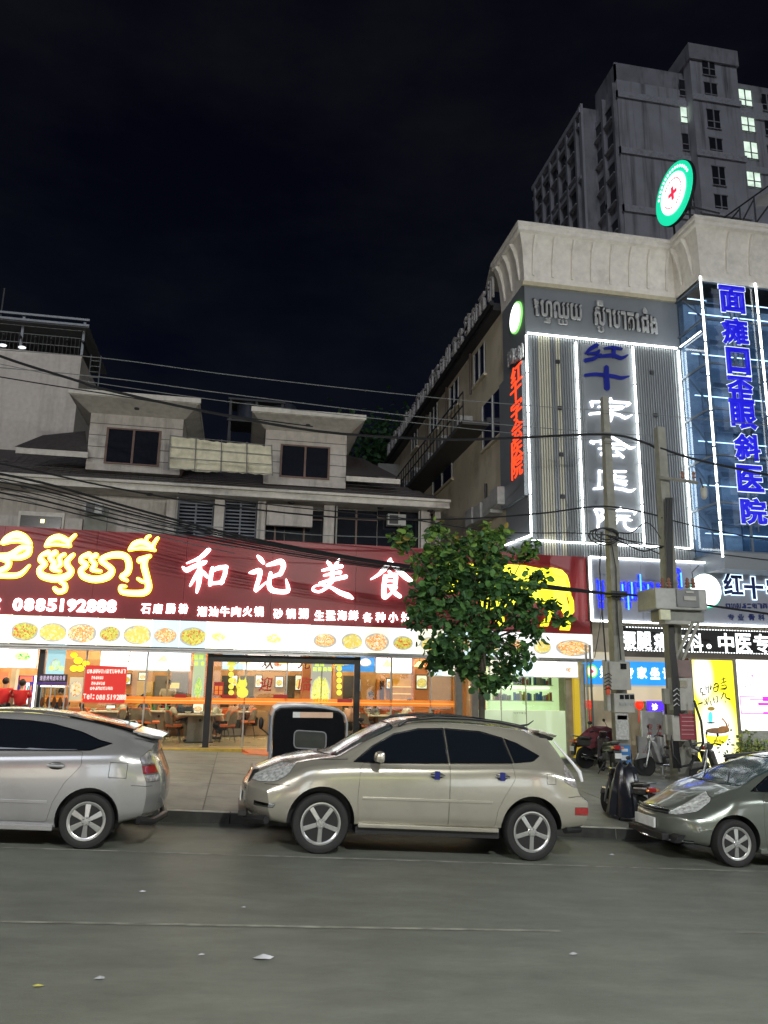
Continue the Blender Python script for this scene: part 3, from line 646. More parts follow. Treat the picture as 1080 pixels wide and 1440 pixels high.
menu('white and grey lit picture box behind the tree foliage', 604, 642, 918, 950, [FGR, FPB], 21.6)
for i, (a, b, t, bo, k) in enumerate(((196, 206, 946, 956, 'red'), (172, 184, 948, 962, 'grn'), (326, 334, 950, 964, 'yel'), (360, 368, 950, 966, 'red'), (388, 398, 952, 966, 'grn'), (416, 424, 950, 970, 'yel'), (448, 456, 952, 962, 'red'), (500, 507, 955, 972, 'grn'), (544, 551, 955, 968, 'red'), (586, 600, 950, 968, 'yel'), (150, 162, 992, 1004, 'grn'), (272, 286, 990, 1002, 'red'))):
    x0 = XZ(a, (t+bo)/2, 24.95)[0]; x1 = XZ(b, (t+bo)/2, 24.95)[0]; Yw = 27.9 if i not in (9, 11) else 24.95
    x0 = XZ(a, t, Yw)[0]; x1 = XZ(b, t, Yw)[0]; q = MB().box(x0-.03, x1+.03, Yw, Yw+.03, XZ(a, bo, Yw)[1]-.03, XZ(a, t, Yw)[1]+.03).build('picture_frame', DARKF, rs); uvquad('wall_print', x0, x1, XZ(a, bo, Yw)[1], XZ(a, t, Yw)[1], Yw-.02, FM[k], q)
for i in range(14):
    x = XZ(196+i*6.5, 1003, 25.7)[0]; z = XZ(240, 1003, 25.6)[1]; MB().lathe((x, 25.75, z+.001), (0, 0, 1), [(0, .035), (.14, .035), (.19, .014), (.24, .014)], 10).build('bottle', [mat('bottle_green', (.05, .4, .1)), mat('bottle_orange', (.8, .3, .02)), mat('bottle_red', (.6, .02, .02))][i % 3], rs)
for px in (230, 345, 400, 545, 590): x = XZ(px, 925, 24)[0]; q = MB().tube([(x, 24, 3.35), (x, 24, 2.75)], .01, n=4).build('lamp_cord', DARKF, rs); MB().lathe((x, 24, 2.75), (0, 0, -1), [(0, .03), (.05, .08), (.16, .17), (.17, .15)], 16).build('lamp_shade', emi('pendant_glow', (1, .62, .22), 2.2), q, smooth=True)
# tall posters on the glass
def poster(label, a, b, t, bo, Y, bgm, chars, cm, name='poster'):
    x, z = XZ((a+b)/2, bo, Y); t_ = thing(name, label, 'poster', (x, Y, z))
    x0 = XZ(a, (t+bo)/2, Y)[0]; x1 = XZ(b, (t+bo)/2, Y)[0]; z1 = XZ(a, t, Y)[1]
    uvquad('sheet', x0, x1, z, z1, Y, bgm, t_, thick=.008)
    for (s, pp, py, w, h) in chars: text_px(s, pp, py, w, h, Y-.004, cm, t_, bold=.02, depth=.004)
    return t_
POG = food('poster_print_green', [(.1, .35, .1), (.9, .9, .3), (.6, .8, .1), (.2, .45, .1)], (.45, .55, .4), .8, disc=.36, center=(.5, .25), sc=1.4)
POY = food('poster_print_yellow', [(.5, .55, .05), (.95, .9, .25), (.85, .8, .3), (.35, .4, .05)], (.34, .33, .26), .85, disc=.45, center=(.5, .2), sc=1.4)
poster('green food poster with yellow title beside the dark post', 271, 288, 917, 985, GY-.03, POG, [('招牌', [275, 283], 924, 6, 7), ('美食', [276, 285], 933, 6, 6)], YG)
poster('yellow green food poster beside the red greeting characters', 437, 466, 922, 988, GY-.03, POY, [('超值', [446, 453], 934, 6, 6), ('新鲜美味', [443, 450, 457, 464], 941, 6, 6)], YG)
poster('pale blue green menu poster right of the leftmost post', 66, 92, 905, 948, GY-.06, food('poster_print_teal', [(.4, .7, .3), (.7, .9, .3), (.3, .6, .6), (.6, .8, .7)], (.35, .6, .66), .8, disc=.3, center=(.5, .3)), [('鲜汤', [72, 86], 940, 7, 7)], YG)
poster('poster of roast dishes under yellow speech bubbles', 97, 116, 952, 986, GY-.06, food('poster_print_roast', [(.5, .2, .05), (.9, .8, .3), (.8, .6, .4), (.95, .9, .6)], (.55, .5, .3), .8, disc=.45), [], YG)
bb = thing('bubble_sticker_set', 'cluster of yellow speech bubble stickers on the glass near the red banner', 'stickers', (XZ(106, 930, GY)[0], GY, XZ(106, 945, GY)[1]))
for (a, b, r) in ((104, 921, 4), (110, 929, 5), (104, 940, 4.5), (113, 940, 4.5), (121, 933, 4)): disc(a, b, r, GY-.04, emi('bubble_yellow', (1, .85, .02), .95), bb, 'bubble', 1.25)
for i, ch in enumerate('羊肉汤'): text_px(ch, [97+i*9], 900, 6, 6, GY-.04, emi('violet_text', (.7, .7, 1), 1), bb, bold=.02)

# red telephone banner in front of the glass
BY = 20.6
bn = thing('phone_banner', 'red cloth banner with white Khmer lines and a telephone number', 'banner', (XZ(147, 960, BY)[0], BY, XZ(147, 988, BY)[1]))
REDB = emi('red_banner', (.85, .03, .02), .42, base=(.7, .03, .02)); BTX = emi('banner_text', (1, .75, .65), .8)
bc = [XZ(116, 988, BY), XZ(175, 989, BY), XZ(179, 938, BY), XZ(121, 935, BY)]
MB().prism_xz(bc, BY, BY+.012).build('cloth', REDB, bn)
def khx(s, x0, x1, yc, h, Y, m, parent, **k):
    text_px(s, lin(x0, x1, len(s)), yc, (x1-x0)/max(1, len(s)-1)*.85, h, Y, m, parent, **k)
khx('ជំរូមហៅនែបម្រា', 124, 175, 944, 6, BY-.004, BTX, bn, bold=.03, depth=.003)
khx('ក្រមផស', 130, 144, 953, 4.5, BY-.004, BTX, bn, bold=.03, depth=.003); khx('គ្រមបផ', 130, 146, 961, 4.5, BY-.004, BTX, bn, bold=.03, depth=.003); khx('ជ្រកដែឃឡល', 128, 157, 968, 4.5, BY-.004, BTX, bn, bold=.03, depth=.003)
text_px('Tel:', [119, 124, 128, 131.5], [979, 980, 979, 980], 4, 7, BY-.004, BTX, bn, bold=.03, depth=.003)
text_px('08851928888'[:3]+'519'+'2888', [137, 141.5, 146, 152, 156.5, 161, 165.5, 169, 172, 175.5], 980.5, 3.8, 7.5, BY-.004, BTX, bn, bold=.03, depth=.003)
MB().tube([(bc[3][0], BY, bc[3][1]), (bc[3][0]-.02, BY+.3, 2.85)], .006).build('cord', DARKF, bn); MB().tube([(bc[2][0], BY, bc[2][1]), (bc[2][0]+.02, BY+.3, 2.85)], .006).build('cord', DARKF, bn)

# roast stall with dark sign
st = thing('roast_stall', 'glass roast stall with a dark narrow sign beside the left post', 'food stall', (XZ(74, 990, 20.9)[0], 20.75, FL))
x0, x1 = XZ(53, 970, 20.7)[0], XZ(95, 970, 20.7)[0]; z1 = XZ(70, 948, 20.7)[1]; z0 = XZ(70, 959, 20.7)[1]
MB().box(x0, x1, 20.5, 20.56, z0, z1).build('sign_board', mat('dark_sign', (.04, .03, .05)), st)
text_px('烧腊烤鸭卤味快餐', lin(58, 90, 8), 953.5, 3.6, 7, 20.495, emi('stall_text', (.75, .6, .8), .6), st, bold=.01, depth=.003)
MB().box(x0, x1, 20.52, 20.58, z0-.07, z0-.004).build('trim', mat('violet_trim', (.12, .05, .35)), st)
MB().box(x0, x1, 20.5, 21.02, FL+.001, 1.15).build('counter', mat('stall_white', (.6, .58, .5)), st)
for x in (x0+.02, (x0+x1)/2, x1-.02):
    for y in (20.52, 21.0): MB().box(x-.015, x+.015, y-.015, y+.015, 1.15, z0-.07).build('frame_post', STEEL, st)
MB().box(x0+.04, x1-.04, 20.515, 20.52, 1.16, z0-.08).build('glass_pane', GL, st)
for i in range(5):
    x = x0+.12+i*.14; MB().ell((x, 20.75, 1.45), (.05, .05, .13), 8, 6).build('roast_duck', mat('roast_skin', (.35, .10, .03), rough=.3), st, smooth=True)
MB().box(x0+.05, x1-.05, 20.7, 20.73, z0-.12, z0-.09).build('lamp', emi('stall_lamp', (1, .95, .8), 4), st)

# drinks fridge at far left
fr = thing('drinks_fridge', 'blue framed drinks fridge with lit shelves behind the staff in red', 'fridge', (XZ(36, 990, 24)[0], 24.5, FL))
x0, x1 = XZ(24, 970, 24)[0], XZ(47, 970, 24)[0]; zt = XZ(35, 950, 24)[1]
MB().box(x0, x1, 24, 24.6, FL, zt).build('body', mat('fridge_blue', (.05, .05, .45), rough=.3), fr, bevel=.01)
MB().box(x0+.1, x1-.12, 23.96, 23.995, FL+.2, zt-.2).build('interior', emi('fridge_light', (.8, .9, 1), 1.5), fr)
for i in range(6):
    z = FL+.35+i*.24
    if z < zt-.25:
        MB().box(x0+.1, x1-.12, 23.93, 23.955, z, z+.02).build('shelf', STEEL, fr)
        for k in range(4): MB().lathe((x0+.15+k*.075, 23.94, z+.02), (0, 0, 1), [(0, .022), (.1, .022), (.13, .01), (.15, .01)], 8).build('bottle', [mat('bottle_green', (.05, .4, .1)), mat('bottle_orange', (.8, .3, .02)), mat('bottle_red', (.6, .02, .02))][(i+k) % 3], fr)
MB().box(x0+.05, x1-.05, 23.97, 23.99, zt-.17, zt-.03).build('header', REDW, fr)
ibox('white_column', 46, 52, 950, 1000, 23.5, .3, emi('lit_column', (1, 1, 1), 1.6)); ibox('pale_column', 13, 20, 940, 1000, 23.6, .3, CREAM); ibox('red_sign', -5, 12, 945, 955, 24.2, .05, REDW)

# ---- right hand unit: pharmacy-like greenish cabinet shop
cs = thing('cabinet_shop', 'narrow shop with pale green frosted glass front and lit shelves, right end of the restaurant', 'shop', (8.4, 21.2, 0))
FY2 = 21.1
gx0, gx1 = XZ(670, 1000, FY2)[0], XZ(798, 1000, FY2)[0]
GRL = emi('green_white_wall', (.75, .95, .45), .75, base=(.7, .8, .6)); FROST = emi('frosted_glass', (.62, .78, .42), .52, base=(.55, .62, .5), var=.12, scale=.8)
MB().box(7.1, 9.7, 21.9, 22, .12, 3.3).build('back_wall', GRL, cs)
MB().box(6.9, 9.9, 21.1, 22, .0, .12).build('floor', CREAM, cs)
zf = XZ(740, 999, FY2)[1]
xs4 = [gx0, gx0+.72, gx0+1.45, gx1]
for a, b in zip(xs4[:-1], xs4[1:]):
    MB().box(a+.01, b-.01, FY2, FY2+.012, .14, zf).build('frosted_pane', FROST, cs)
    MB().box(a+.01, b-.01, FY2, FY2+.012, zf+.01, XZ(740, 951, FY2)[1]).build('clear_pane', GL, cs)
    MB().box(a-.012, a+.012, FY2-.02, FY2+.03, .12, 2.6).build('mullion', MUL, cs)
khx('TCTTTFCR', 723, 740, 1003, 2.6, FY2-.004, mat('grey_print', (.3, .32, .25)), cs, bold=.01, depth=.003)
for i in range(4):
    for j, zz in enumerate((1.62, 2.06)):
        xa_ = gx0+.02+i*.62
        MB().box(xa_, xa_+.58, 21.55, 21.88, zz, zz+.02).build('shelf', WHP, cs)
        MB().box(xa_, xa_+.58, 21.84, 21.86, zz+.36, zz+.39).build('shelf_lamp', emi('shelf_lamp', (.95, 1, .7), 3), cs)
        for k in range(9):
            h = random.uniform(.12, .26); x = xa_+.03+k*.06
            MB().box(x, x+.045, 21.6, 21.7, zz+.021, zz+.02+h).build('carton', random.choice([mat('carton_white', (.6, .6, .55)), mat('carton_grey', (.3, .32, .3)), mat('carton_blue', (.08, .2, .45)), mat('carton_red', (.5, .12, .08)), mat('carton_yellow', (.6, .5, .08))]), cs)
ibox('side_pillar', 797, 808, 951, 1064, 21.0, .5, mat('beige_pillar', (.34, .30, .22)), cs)
MB().box(6.95, 9.7, 21.45, 21.6, 3.3, 3.34).build('ceiling', WHP, cs)
ycol = thing('yellow_column', 'yellow painted narrow column at the right end of the restaurant', 'column', (XZ(811, 1060, 20.9)[0], 20.9, 0))
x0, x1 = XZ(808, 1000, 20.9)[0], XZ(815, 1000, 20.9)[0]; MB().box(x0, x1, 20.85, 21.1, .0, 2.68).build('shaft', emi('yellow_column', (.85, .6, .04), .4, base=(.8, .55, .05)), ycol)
x2 = XZ(823, 1000, 20.9)[0]; MB().box(x1+.004, x2, 20.84, 21.1, -.1, 2.68).build('white_shaft', mat('cream_column', (.66, .62, .48)), ycol)
menu('lit box with lobster and red dishes under the picture strip at the right end', 690, 812, 920, 951, [FM['yel'], FRD, FPB, FRD], 20.78)
# ------------------------------------------------------------------ HOUSE behind the restaurant
ROOFT = mat('dark_roof_tile', (.055, .045, .045), rough=.6, var=.25, scale=8)
CREAMW = mat('cream_house_wall', (.46, .42, .38), rough=.7, var=.1, dirt=.6, dcol=(.14, .13, .11), dscale=(2.2, 2.2, .3))
FASC = mat('pale_fascia', (.55, .52, .46), rough=.6, var=.12, dirt=.4, dcol=(.15, .14, .11))
GREYW = mat('grey_green_wall', (.22, .22, .19), rough=.7, dirt=.4)
WINB = mat('dark_window_glass', (.012, .014, .02), rough=.08, spec=.8)
BRF = mat('brown_frame', (.13, .07, .05), rough=.5)
hs = thing('tiled_house', 'old cream house with dark tiled roof and two dormers behind the maroon sign', 'house', (0, 26, 5.9))
EY = 25.0
ez0 = XZ(0, 663, EY)[1]; ez1 = XZ(630, 712, EY)[1]; exl = -12.0; exr = XZ(632, 712, EY)[0]
ez = (ez0+ez1)/2
MB().box(exl, exr-.4, 26.0, 33, 3.6, ez-.05).build('wall', CREAMW, hs)
# roof slope, with courses of tiles
RZ = ez+.05; TZ = ez+2.3; RYb = EY+5
def slope(y): return RZ+(TZ-RZ)*(y-EY)/(RYb-EY)
MB().add or None
rb = MB(); 
rb.add([(exl, EY+.05, RZ-.04), (exr-.05, EY+.05, RZ-.04), (exr-2.6, RYb, TZ-.04), (exl, RYb, TZ-.04), (exr-.05, 33, RZ-.04), (exl, 33, RZ-.04), (exr-2.6, 30.2, TZ-.04), (exl, 30.2, TZ-.04)],
       [(0, 1, 2, 3), (1, 4, 6, 2), (4, 5, 7, 6), (3, 2, 6, 7)])
roof = rb.build('roof', ROOFT, hs)
tl = MB(); ncour = 16
for i in range(ncour):
    y0 = EY+(RYb-EY)*i/ncour; y1 = EY+(RYb-EY)*(i+1)/ncour+.04
    xe0 = exr-.05-2.6*(y0-EY)/(RYb-EY)
    n = int((xe0+8.5)/.24)
    for k in range(n):
        x = xe0-.24*(k+1)+(.12 if i % 2 else 0)
        if x < -8.5 or x+.23 > xe0: continue
        tl.hexa([(x, y0, slope(y0)-.02), (x+.23, y0, slope(y0)-.02), (x+.23, y1, slope(y1)-.02), (x, y1, slope(y1)-.02), (x, y0, slope(y0)+.035), (x+.23, y0, slope(y0)+.035), (x+.23, y1, slope(y1)+.005), (x, y1, slope(y1)+.005)])
t_ = tl.build('roof_tile', ROOFT, hs, weld=False); t_['kind'] = 'stuff'
MB().box(exl, exr, EY-.06, EY+.05, ez-.22, ez+.06).build('fascia', FASC, hs, bevel=.015)
MB().box(exl, exr+.02, EY-.16, EY-.061, ez-.02, ez+.08).build('gutter', FASC, hs, bevel=.03)
MB().box(exl, exr-.02, EY+.05, 26.0, ez-.2, ez-.15).build('soffit', FASC, hs)
for px in (33, 210, 410, 535, 200+405):
    x = XZ(px, 700, EY+.5)[0]; MB().lathe((x, EY+.45, ez-.2), (0, 0, -1), [(0, .11), (.04, .11), (.06, .08)], 12).build('downlight', mat('dark_fitting', (.05, .05, .05)), hs)
# lower lean-to roofs at left
# columns, shutters and windows of the upper floor
def hbox(name, a, b, t, bo, Y, dep, m, parent=hs, bevel=0): return ibox(name, a, b, t, bo, Y, dep, m, parent, bevel)
for a, b in ((232, 246), (300, 314), (361, 373), (455, 470), (592, 604), (612, 620)):
    hbox('column', a, b, 702, 775, 25.5, .3, CREAMW, bevel=.01)
def shutter(a, b, t, bo, Y, label=None):
    x0 = XZ(a, (t+bo)/2, Y)[0]; x1 = XZ(b, (t+bo)/2, Y)[0]; z0 = XZ(a, bo, Y)[1]; z1 = XZ(a, t, Y)[1]
    w = MB().box(x0, x1, Y+.03, Y+.06, z0, z1).build('window', WINB, hs)
    fr = MB(); 
    for x in (x0, (x0+x1)/2, x1): fr.box(x-.03, x+.03, Y-.01, Y+.03, z0, z1)
    fr.box(x0-.03, x1+.03, Y-.012, Y+.029, z0-.03, z0+.03); fr.box(x0-.03, x1+.03, Y-.012, Y+.029, z1-.03, z1+.03)
    fr.build('frame', mat('blue_grey_frame', (.12, .13, .16)), w)
    z = z0+.06
    while z < z1-.05:
        MB().box(x0+.03, x1-.03, Y-.02, Y-.013, z, z+.045).build('slat', mat('shutter_slat', (.16, .17, .2)), w); z += .12
for a, b in ((250, 299), (315, 360)): shutter(a, b, 704, 760, 25.9)
for a, b in ((374, 400), (401, 454), (471, 530), (531, 590)):
    x0 = XZ(a, 740, 25.95)[0]; x1 = XZ(b, 740, 25.95)[0]; z0, z1 = 5.6, XZ(a, 716, 25.95)[1]
    w = MB().box(x0, x1, 25.95, 25.99, z0, z1).build('window', WINB, hs)
    MB().box(x0, x1, 25.9, 25.949, z1-.35, z1-.3).build('transom', BRF, w)
    MB().box((x0+x1)/2-.03, (x0+x1)/2+.03, 25.9, 25.949, z0, z1).build('mullion', BRF, w)
hbox('roller_awning', 375, 440, 708, 738, 25.35, .2, CREAMW, bevel=.03)
# balcony at left, windows with glow
hbox('balcony_front', -30, 115, 722, 760, 25.3, .2, CREAMW)
hbox('window_surround', 25, 90, 718, 745, 25.2, .1, FASC); hbox('window', 28, 86, 724, 745, 25.15, .04, mat('dim_window', (.04, .04, .035), rough=.2))
hbox('window_lamp', 57, 62, 730, 735, 25.1, .03, emi('window_lamp', (1, .9, .4), 2.5))
hbox('wall_panel', 118, 150, 712, 760, 25.3, .15, GREYW)
for (a, t, Y_) in ((545, 722, 25.8), (330, 690, 25.0), (118, 705, 25.2)):
    if a == 330: continue
    b_ = hbox('air_conditioner', a, a+26, t, t+16, Y_-.3, .28, mat('ac_white', (.4, .4, .38)), bevel=.02); hbox('fan_grille', a+3, a+15, t+2, t+14, Y_-.33, .028, DARKF, b_)
for a in (248, 366, 474, 590): x = XZ(a, 720, 25.4)[0]; MB().tube([(x, 25.46, ez-.25), (x, 25.46, 5.6)], .03, n=6).build('drain_pipe', mat('pipe_pale', (.3, .29, .26)), hs)
# dormers
def dormer(label_a, a, b, t, bo, wa, wb, wt, wbm, ovl, lamp):
    Y = 25.8
    x0 = XZ(a, (t+bo)/2, Y)[0]; x1 = XZ(b, (t+bo)/2, Y)[0]; z0 = XZ(a, bo, Y)[1]; z1 = XZ((a+b)/2, t, Y)[1]
    d = MB().box(x0, x1, Y, 29.5, z0, z1).build('dormer', CREAMW, hs)
    n = 5
    for i in range(1, n): z = z0+(z1-z0)*i/n; MB().box(x0, x1, Y-.006, Y-.001, z-.012, z+.012).build('groove', mat('groove_shadow', (.10, .09, .08)), d)
    X0 = XZ(wa, wt, Y)[0]; X1 = XZ(wb, wt, Y)[0]; Z0 = XZ(wa, wbm, Y)[1]; Z1 = XZ((wa+wb)/2, wt, Y)[1]
    MB().box(X0, X1, Y-.02, Y-.012, Z0, Z1).build('pane', WINB, d)
    f = MB()
    for x in (X0, (X0+X1)/2, X1): f.box(x-.035, x+.035, Y-.06, Y-.02, Z0, Z1)
    f.box(X0-.035, X1+.035, Y-.062, Y-.021, Z0-.05, Z0); f.box(X0-.035, X1+.035, Y-.062, Y-.021, Z1, Z1+.05)
    f.build('window_frame', BRF, d)
    # roof slab with fascia and fanned soffit
    MB().box(x0-ovl, x1+ovl, Y-.9, 29.8, z1+.22, z1+.36).build('dormer_roof', FASC, d, bevel=.02)
    MB().box(x0-ovl-.04, x1+ovl+.04, Y-.96, Y-.88, z1+.24, z1+.42).build('dormer_gutter', FASC, d, bevel=.02)
    c = [(x0-.05, Y-.02), (x1+.05, Y-.02), (x1+.05, 29.4), (x0-.05, 29.4)]; e = [(x0-ovl+.05, Y-.85), (x1+ovl-.05, Y-.85), (x1+ovl-.05, 29.5), (x0-ovl+.05, 29.5)]
    MB().hexa([(x, y, z1-.05) for x, y in c]+[(x, y, z1+.219) for x, y in e]).build('coved_soffit', FASC, d)
    MB().lathe(((x0+x1)/2+lamp, Y-.35, z1+.14), (0, 0, -1), [(0, .14), (.05, .13), (.09, .06)], 12).build('soffit_lamp', mat('dark_fitting', (.05, .05, .05)), d)
    return x0, x1, z0, z1
dormer('left', 124, 256, 583, 660, 152, 226, 606, 650, .55, 0)
dormer('right', 372, 487, 606, 680, 396, 463, 629, 669, .5, 0)
# hip at far left and at the right of the dormers
MB().add([(0, 0, 0)], []) if False else None
rb = MB(); 
A = at(20, 628, 25.4); B = at(124, 640, 25.4); C = at(120, 606, 26.4); D = at(60, 612, 26.6)
rb.add([A, B, C, D], [(0, 1, 2, 3)]); rb.build('roof', ROOFT, hs)
hbox('fascia', 22, 124, 629, 637, 25.35, .1, FASC)
hbox('fascia', 487, 563, 669, 676, 25.5, .1, FASC)
rb = MB(); A = at(487, 668, 25.55); B = at(563, 672, 25.55); C = at(510, 645, 27.5); D = at(487, 640, 27.5); rb.add([A, B, C, D], [(0, 1, 2, 3)]); rb.build('roof', ROOFT, hs)
# framed cream banner between the dormers
fb = thing('framed_tarpaulin', 'torn cream tarpaulin on a wire grid frame between the two dormers', 'tarpaulin', at(310, 665, 25.0))
Y = 24.85; q = [XZ(237, 660, Y), XZ(383, 668, Y), XZ(382, 628, Y), XZ(240, 614, Y)]
nx, nz_ = 24, 8; mb = MB()
vs = []
for j in range(nz_+1):
    for i in range(nx+1):
        u, v = i/nx, j/nz_; xb_ = q[0][0]*(1-u)+q[1][0]*u; zb_ = q[0][1]*(1-u)+q[1][1]*u; xt = q[3][0]*(1-u)+q[2][0]*u; zt_ = q[3][1]*(1-u)+q[2][1]*u
        vs.append((xb_*(1-v)+xt*v+(random.uniform(-.04, .04) if i in (0,) else 0), Y+.05*math.sin(u*9)*math.sin(v*5)+random.uniform(-.01, .01), zb_*(1-v)+zt_*v+(random.uniform(-.03, .03) if j in (0, nz_) else 0)))
mb.add(vs, [(j*(nx+1)+i, j*(nx+1)+i+1, (j+1)*(nx+1)+i+1, (j+1)*(nx+1)+i) for j in range(nz_) for i in range(nx)])
mb.build('tarpaulin', mat('cream_tarpaulin', (.62, .58, .42), rough=.6, var=.12, dirt=.5, dcol=(.2, .18, .12)), fb, smooth=True)
for i in range(5):
    u = i/4; a = (q[0][0]*(1-u)+q[1][0]*u, Y-.09, q[0][1]*(1-u)+q[1][1]*u-.04); b = (q[3][0]*(1-u)+q[2][0]*u, Y-.09, q[3][1]*(1-u)+q[2][1]*u+.04); MB().tube([a, b], .018).build('upright', GALV, fb)
for v in (0, .33, .66, 1):
    a = (q[0][0]*(1-v)+q[3][0]*v, Y-.12, q[0][1]*(1-v)+q[3][1]*v); b = (q[1][0]*(1-v)+q[2][0]*v, Y-.12, q[1][1]*(1-v)+q[2][1]*v); MB().tube([a, b], .012).build('rail', GALV, fb)
# rooftop clutter
DK = mat('dark_steel', (.05, .05, .055), rough=.5, metal=.5)
rt = thing('water_tank_stand', 'dark steel stand with water tanks on the flat roof behind the dormers', 'water tank', at(355, 600, 30))
x0, z1 = XZ(325, 560, 30); x1, z0 = XZ(395, 615, 30)
for x in (x0, (x0+x1)/2, x1):
    for y in (30, 31.2): MB().box(x-.05, x+.05, y-.05, y+.05, ez+1, z1).build('leg', DK, rt)
for z in (z1, z0+.6): MB().box(x0-.1, x1+.1, 29.9, 31.3, z-.08, z).build('platform', DK, rt)
for i in range(2): MB().lathe((x0+.75+i*1.4, 30.6, z0+.62), (0, 0, 1), [(0, .5), (.9, .52), (1.05, .3), (1.1, .1)], 18).build('tank', mat('tank_blue_black', (.03, .035, .05), rough=.3), rt, smooth=True)
ma = thing('rolled_mat', 'pale rolled mat lying on the left dormer roof', 'mat', at(172, 560, 26))
a = at(158, 559, 26.0); b = at(193, 564, 26.0); MB().tube([(a[0], 26, a[2]), ((a[0]+b[0])/2, 26.1, (a[2]+b[2])/2+.02), (b[0], 26, b[2])], [.1, .13, .1], n=10).build('roll', mat('pale_mat', (.7, .55, .45)), ma, smooth=True)

# ------------------------------------------------------------------ white building at left with roof canopy
wb = thing('white_block', 'plain off-white block with a steel canopy on its roof, top left of the house', 'building', (-9, 32, 0))
WY = 32.0; xc = XZ(115, 500, WY)[0]; zc0 = XZ(115, 500, WY)[1]
OFFW = mat('offwhite_wall', (.66, .60, .55), rough=.8, var=.08, dirt=.45, dcol=(.26, .23, .19), dscale=(.9, .9, .12))
MB().box(-22, xc, WY, WY+8, 2, zc0).build('wall', OFFW, wb)
cx1, cz1 = XZ(127, 452, WY-.2); cx0 = -16
MB().hexa([(cx0, WY-.3, cz1-.35), (cx1, WY-.3, cz1-.35), (cx1+.2, WY+3.4, cz1-.9), (cx0, WY+3.4, cz1-.9), (cx0, WY-.3, cz1-.28), (cx1, WY-.3, cz1-.28), (cx1+.2, WY+3.4, cz1-.83), (cx0, WY+3.4, cz1-.83)]).build('canopy_sheet', mat('canopy_sheet', (.12, .12, .12), rough=.4, metal=.4), wb)
for i in range(9):
    x = cx1-.2-i*.62; MB().box(x-.04, x+.04, WY-.3, WY+3.4, cz1-.99, cz1-.93).build('rafter', DK, wb)
for z in (cz1, cz1-.25): MB().box(cx0, cx1, WY-.34, WY-.26, z-.05, z+.04).build('canopy_beam', GALV, wb)
for px in (-40, 30, 117): x = XZ(px, 480, WY)[0]; MB().box(x-.05, x+.05, WY-.05, WY+.05, zc0, cz1).build('canopy_post', GALV, wb)
for z in (.35, .75, 1.1): MB().tube([(-16, WY-.02, zc0+z), (xc-.1, WY-.02, zc0+z)], .02).build('rail', GALV, wb)
for i in range(22): x = xc-.15-i*.16; MB().tube([(x, WY-.02, zc0), (x, WY-.02, zc0+.72)], .012, n=4).build('baluster', GALV, wb)
for px, py in ((5, 487), (32, 490)): x, z = XZ(px, py, WY-.2); MB().ell((x, WY-.3, z), (.16, .1, .06), 10, 6).build('floodlight', emi('roof_flood', (.9, .95, 1), 1.2), wb)
lx0, lz0 = XZ(130, 560, 31); lx1, lz1 = XZ(138, 500, 31)
ld = thing('roof_ladder', 'grey metal ladder fixed at the edge of the off-white block', 'ladder', (lx0, 31, lz0))
for x in (XZ(125, 530, 31)[0], XZ(139, 530, 31)[0]): MB().tube([(x, 31, lz0-.6), (x, 31, lz1)], .025).build('rail', GALV, ld)
for i in range(9): z = lz0-.3+i*(lz1-lz0+.3)/9; MB().tube([(XZ(125, 530, 31)[0], 31, z), (XZ(139, 530, 31)[0], 31, z)], .018).build('rung', GALV, ld)
x, z = XZ(3, 430, WY); MB().tube([(x, WY, z-.6), (x, WY, z+.8)], .03).build('antenna', GALV, wb)

# ------------------------------------------------------------------ apartment tower
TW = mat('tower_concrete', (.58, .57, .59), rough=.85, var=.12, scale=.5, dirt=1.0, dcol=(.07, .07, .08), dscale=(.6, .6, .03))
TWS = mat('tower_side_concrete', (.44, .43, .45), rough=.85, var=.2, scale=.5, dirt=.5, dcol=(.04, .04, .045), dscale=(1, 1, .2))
TB = mat('tower_band', (.62, .61, .63), rough=.85, var=.15, dirt=.4, dcol=(.1, .1, .1))
TDK = mat('tower_dark', (.028, .03, .038), rough=.35)
tw = thing('apartment_tower', 'tall stained concrete apartment tower with a few lit windows', 'apartment block', (40, 60, 0))
TY = 60.0; TX = XZ(872, 200, TY)[0]
zt = XZ(865, 84, TY)[1]
MB().box(TX, 75, TY, TY+4.6, 5, zt-2.3).build('wall', TW, tw)
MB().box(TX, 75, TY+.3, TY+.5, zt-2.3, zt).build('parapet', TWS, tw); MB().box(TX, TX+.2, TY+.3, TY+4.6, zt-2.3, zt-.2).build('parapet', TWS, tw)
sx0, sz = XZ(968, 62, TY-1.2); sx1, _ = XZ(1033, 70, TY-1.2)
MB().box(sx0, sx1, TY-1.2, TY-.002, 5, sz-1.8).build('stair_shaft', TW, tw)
MB().box(sx0-.15, sx1+.15, TY-1.4, TY+3, sz-1.8, sz).build('shaft_top', TWS, tw)
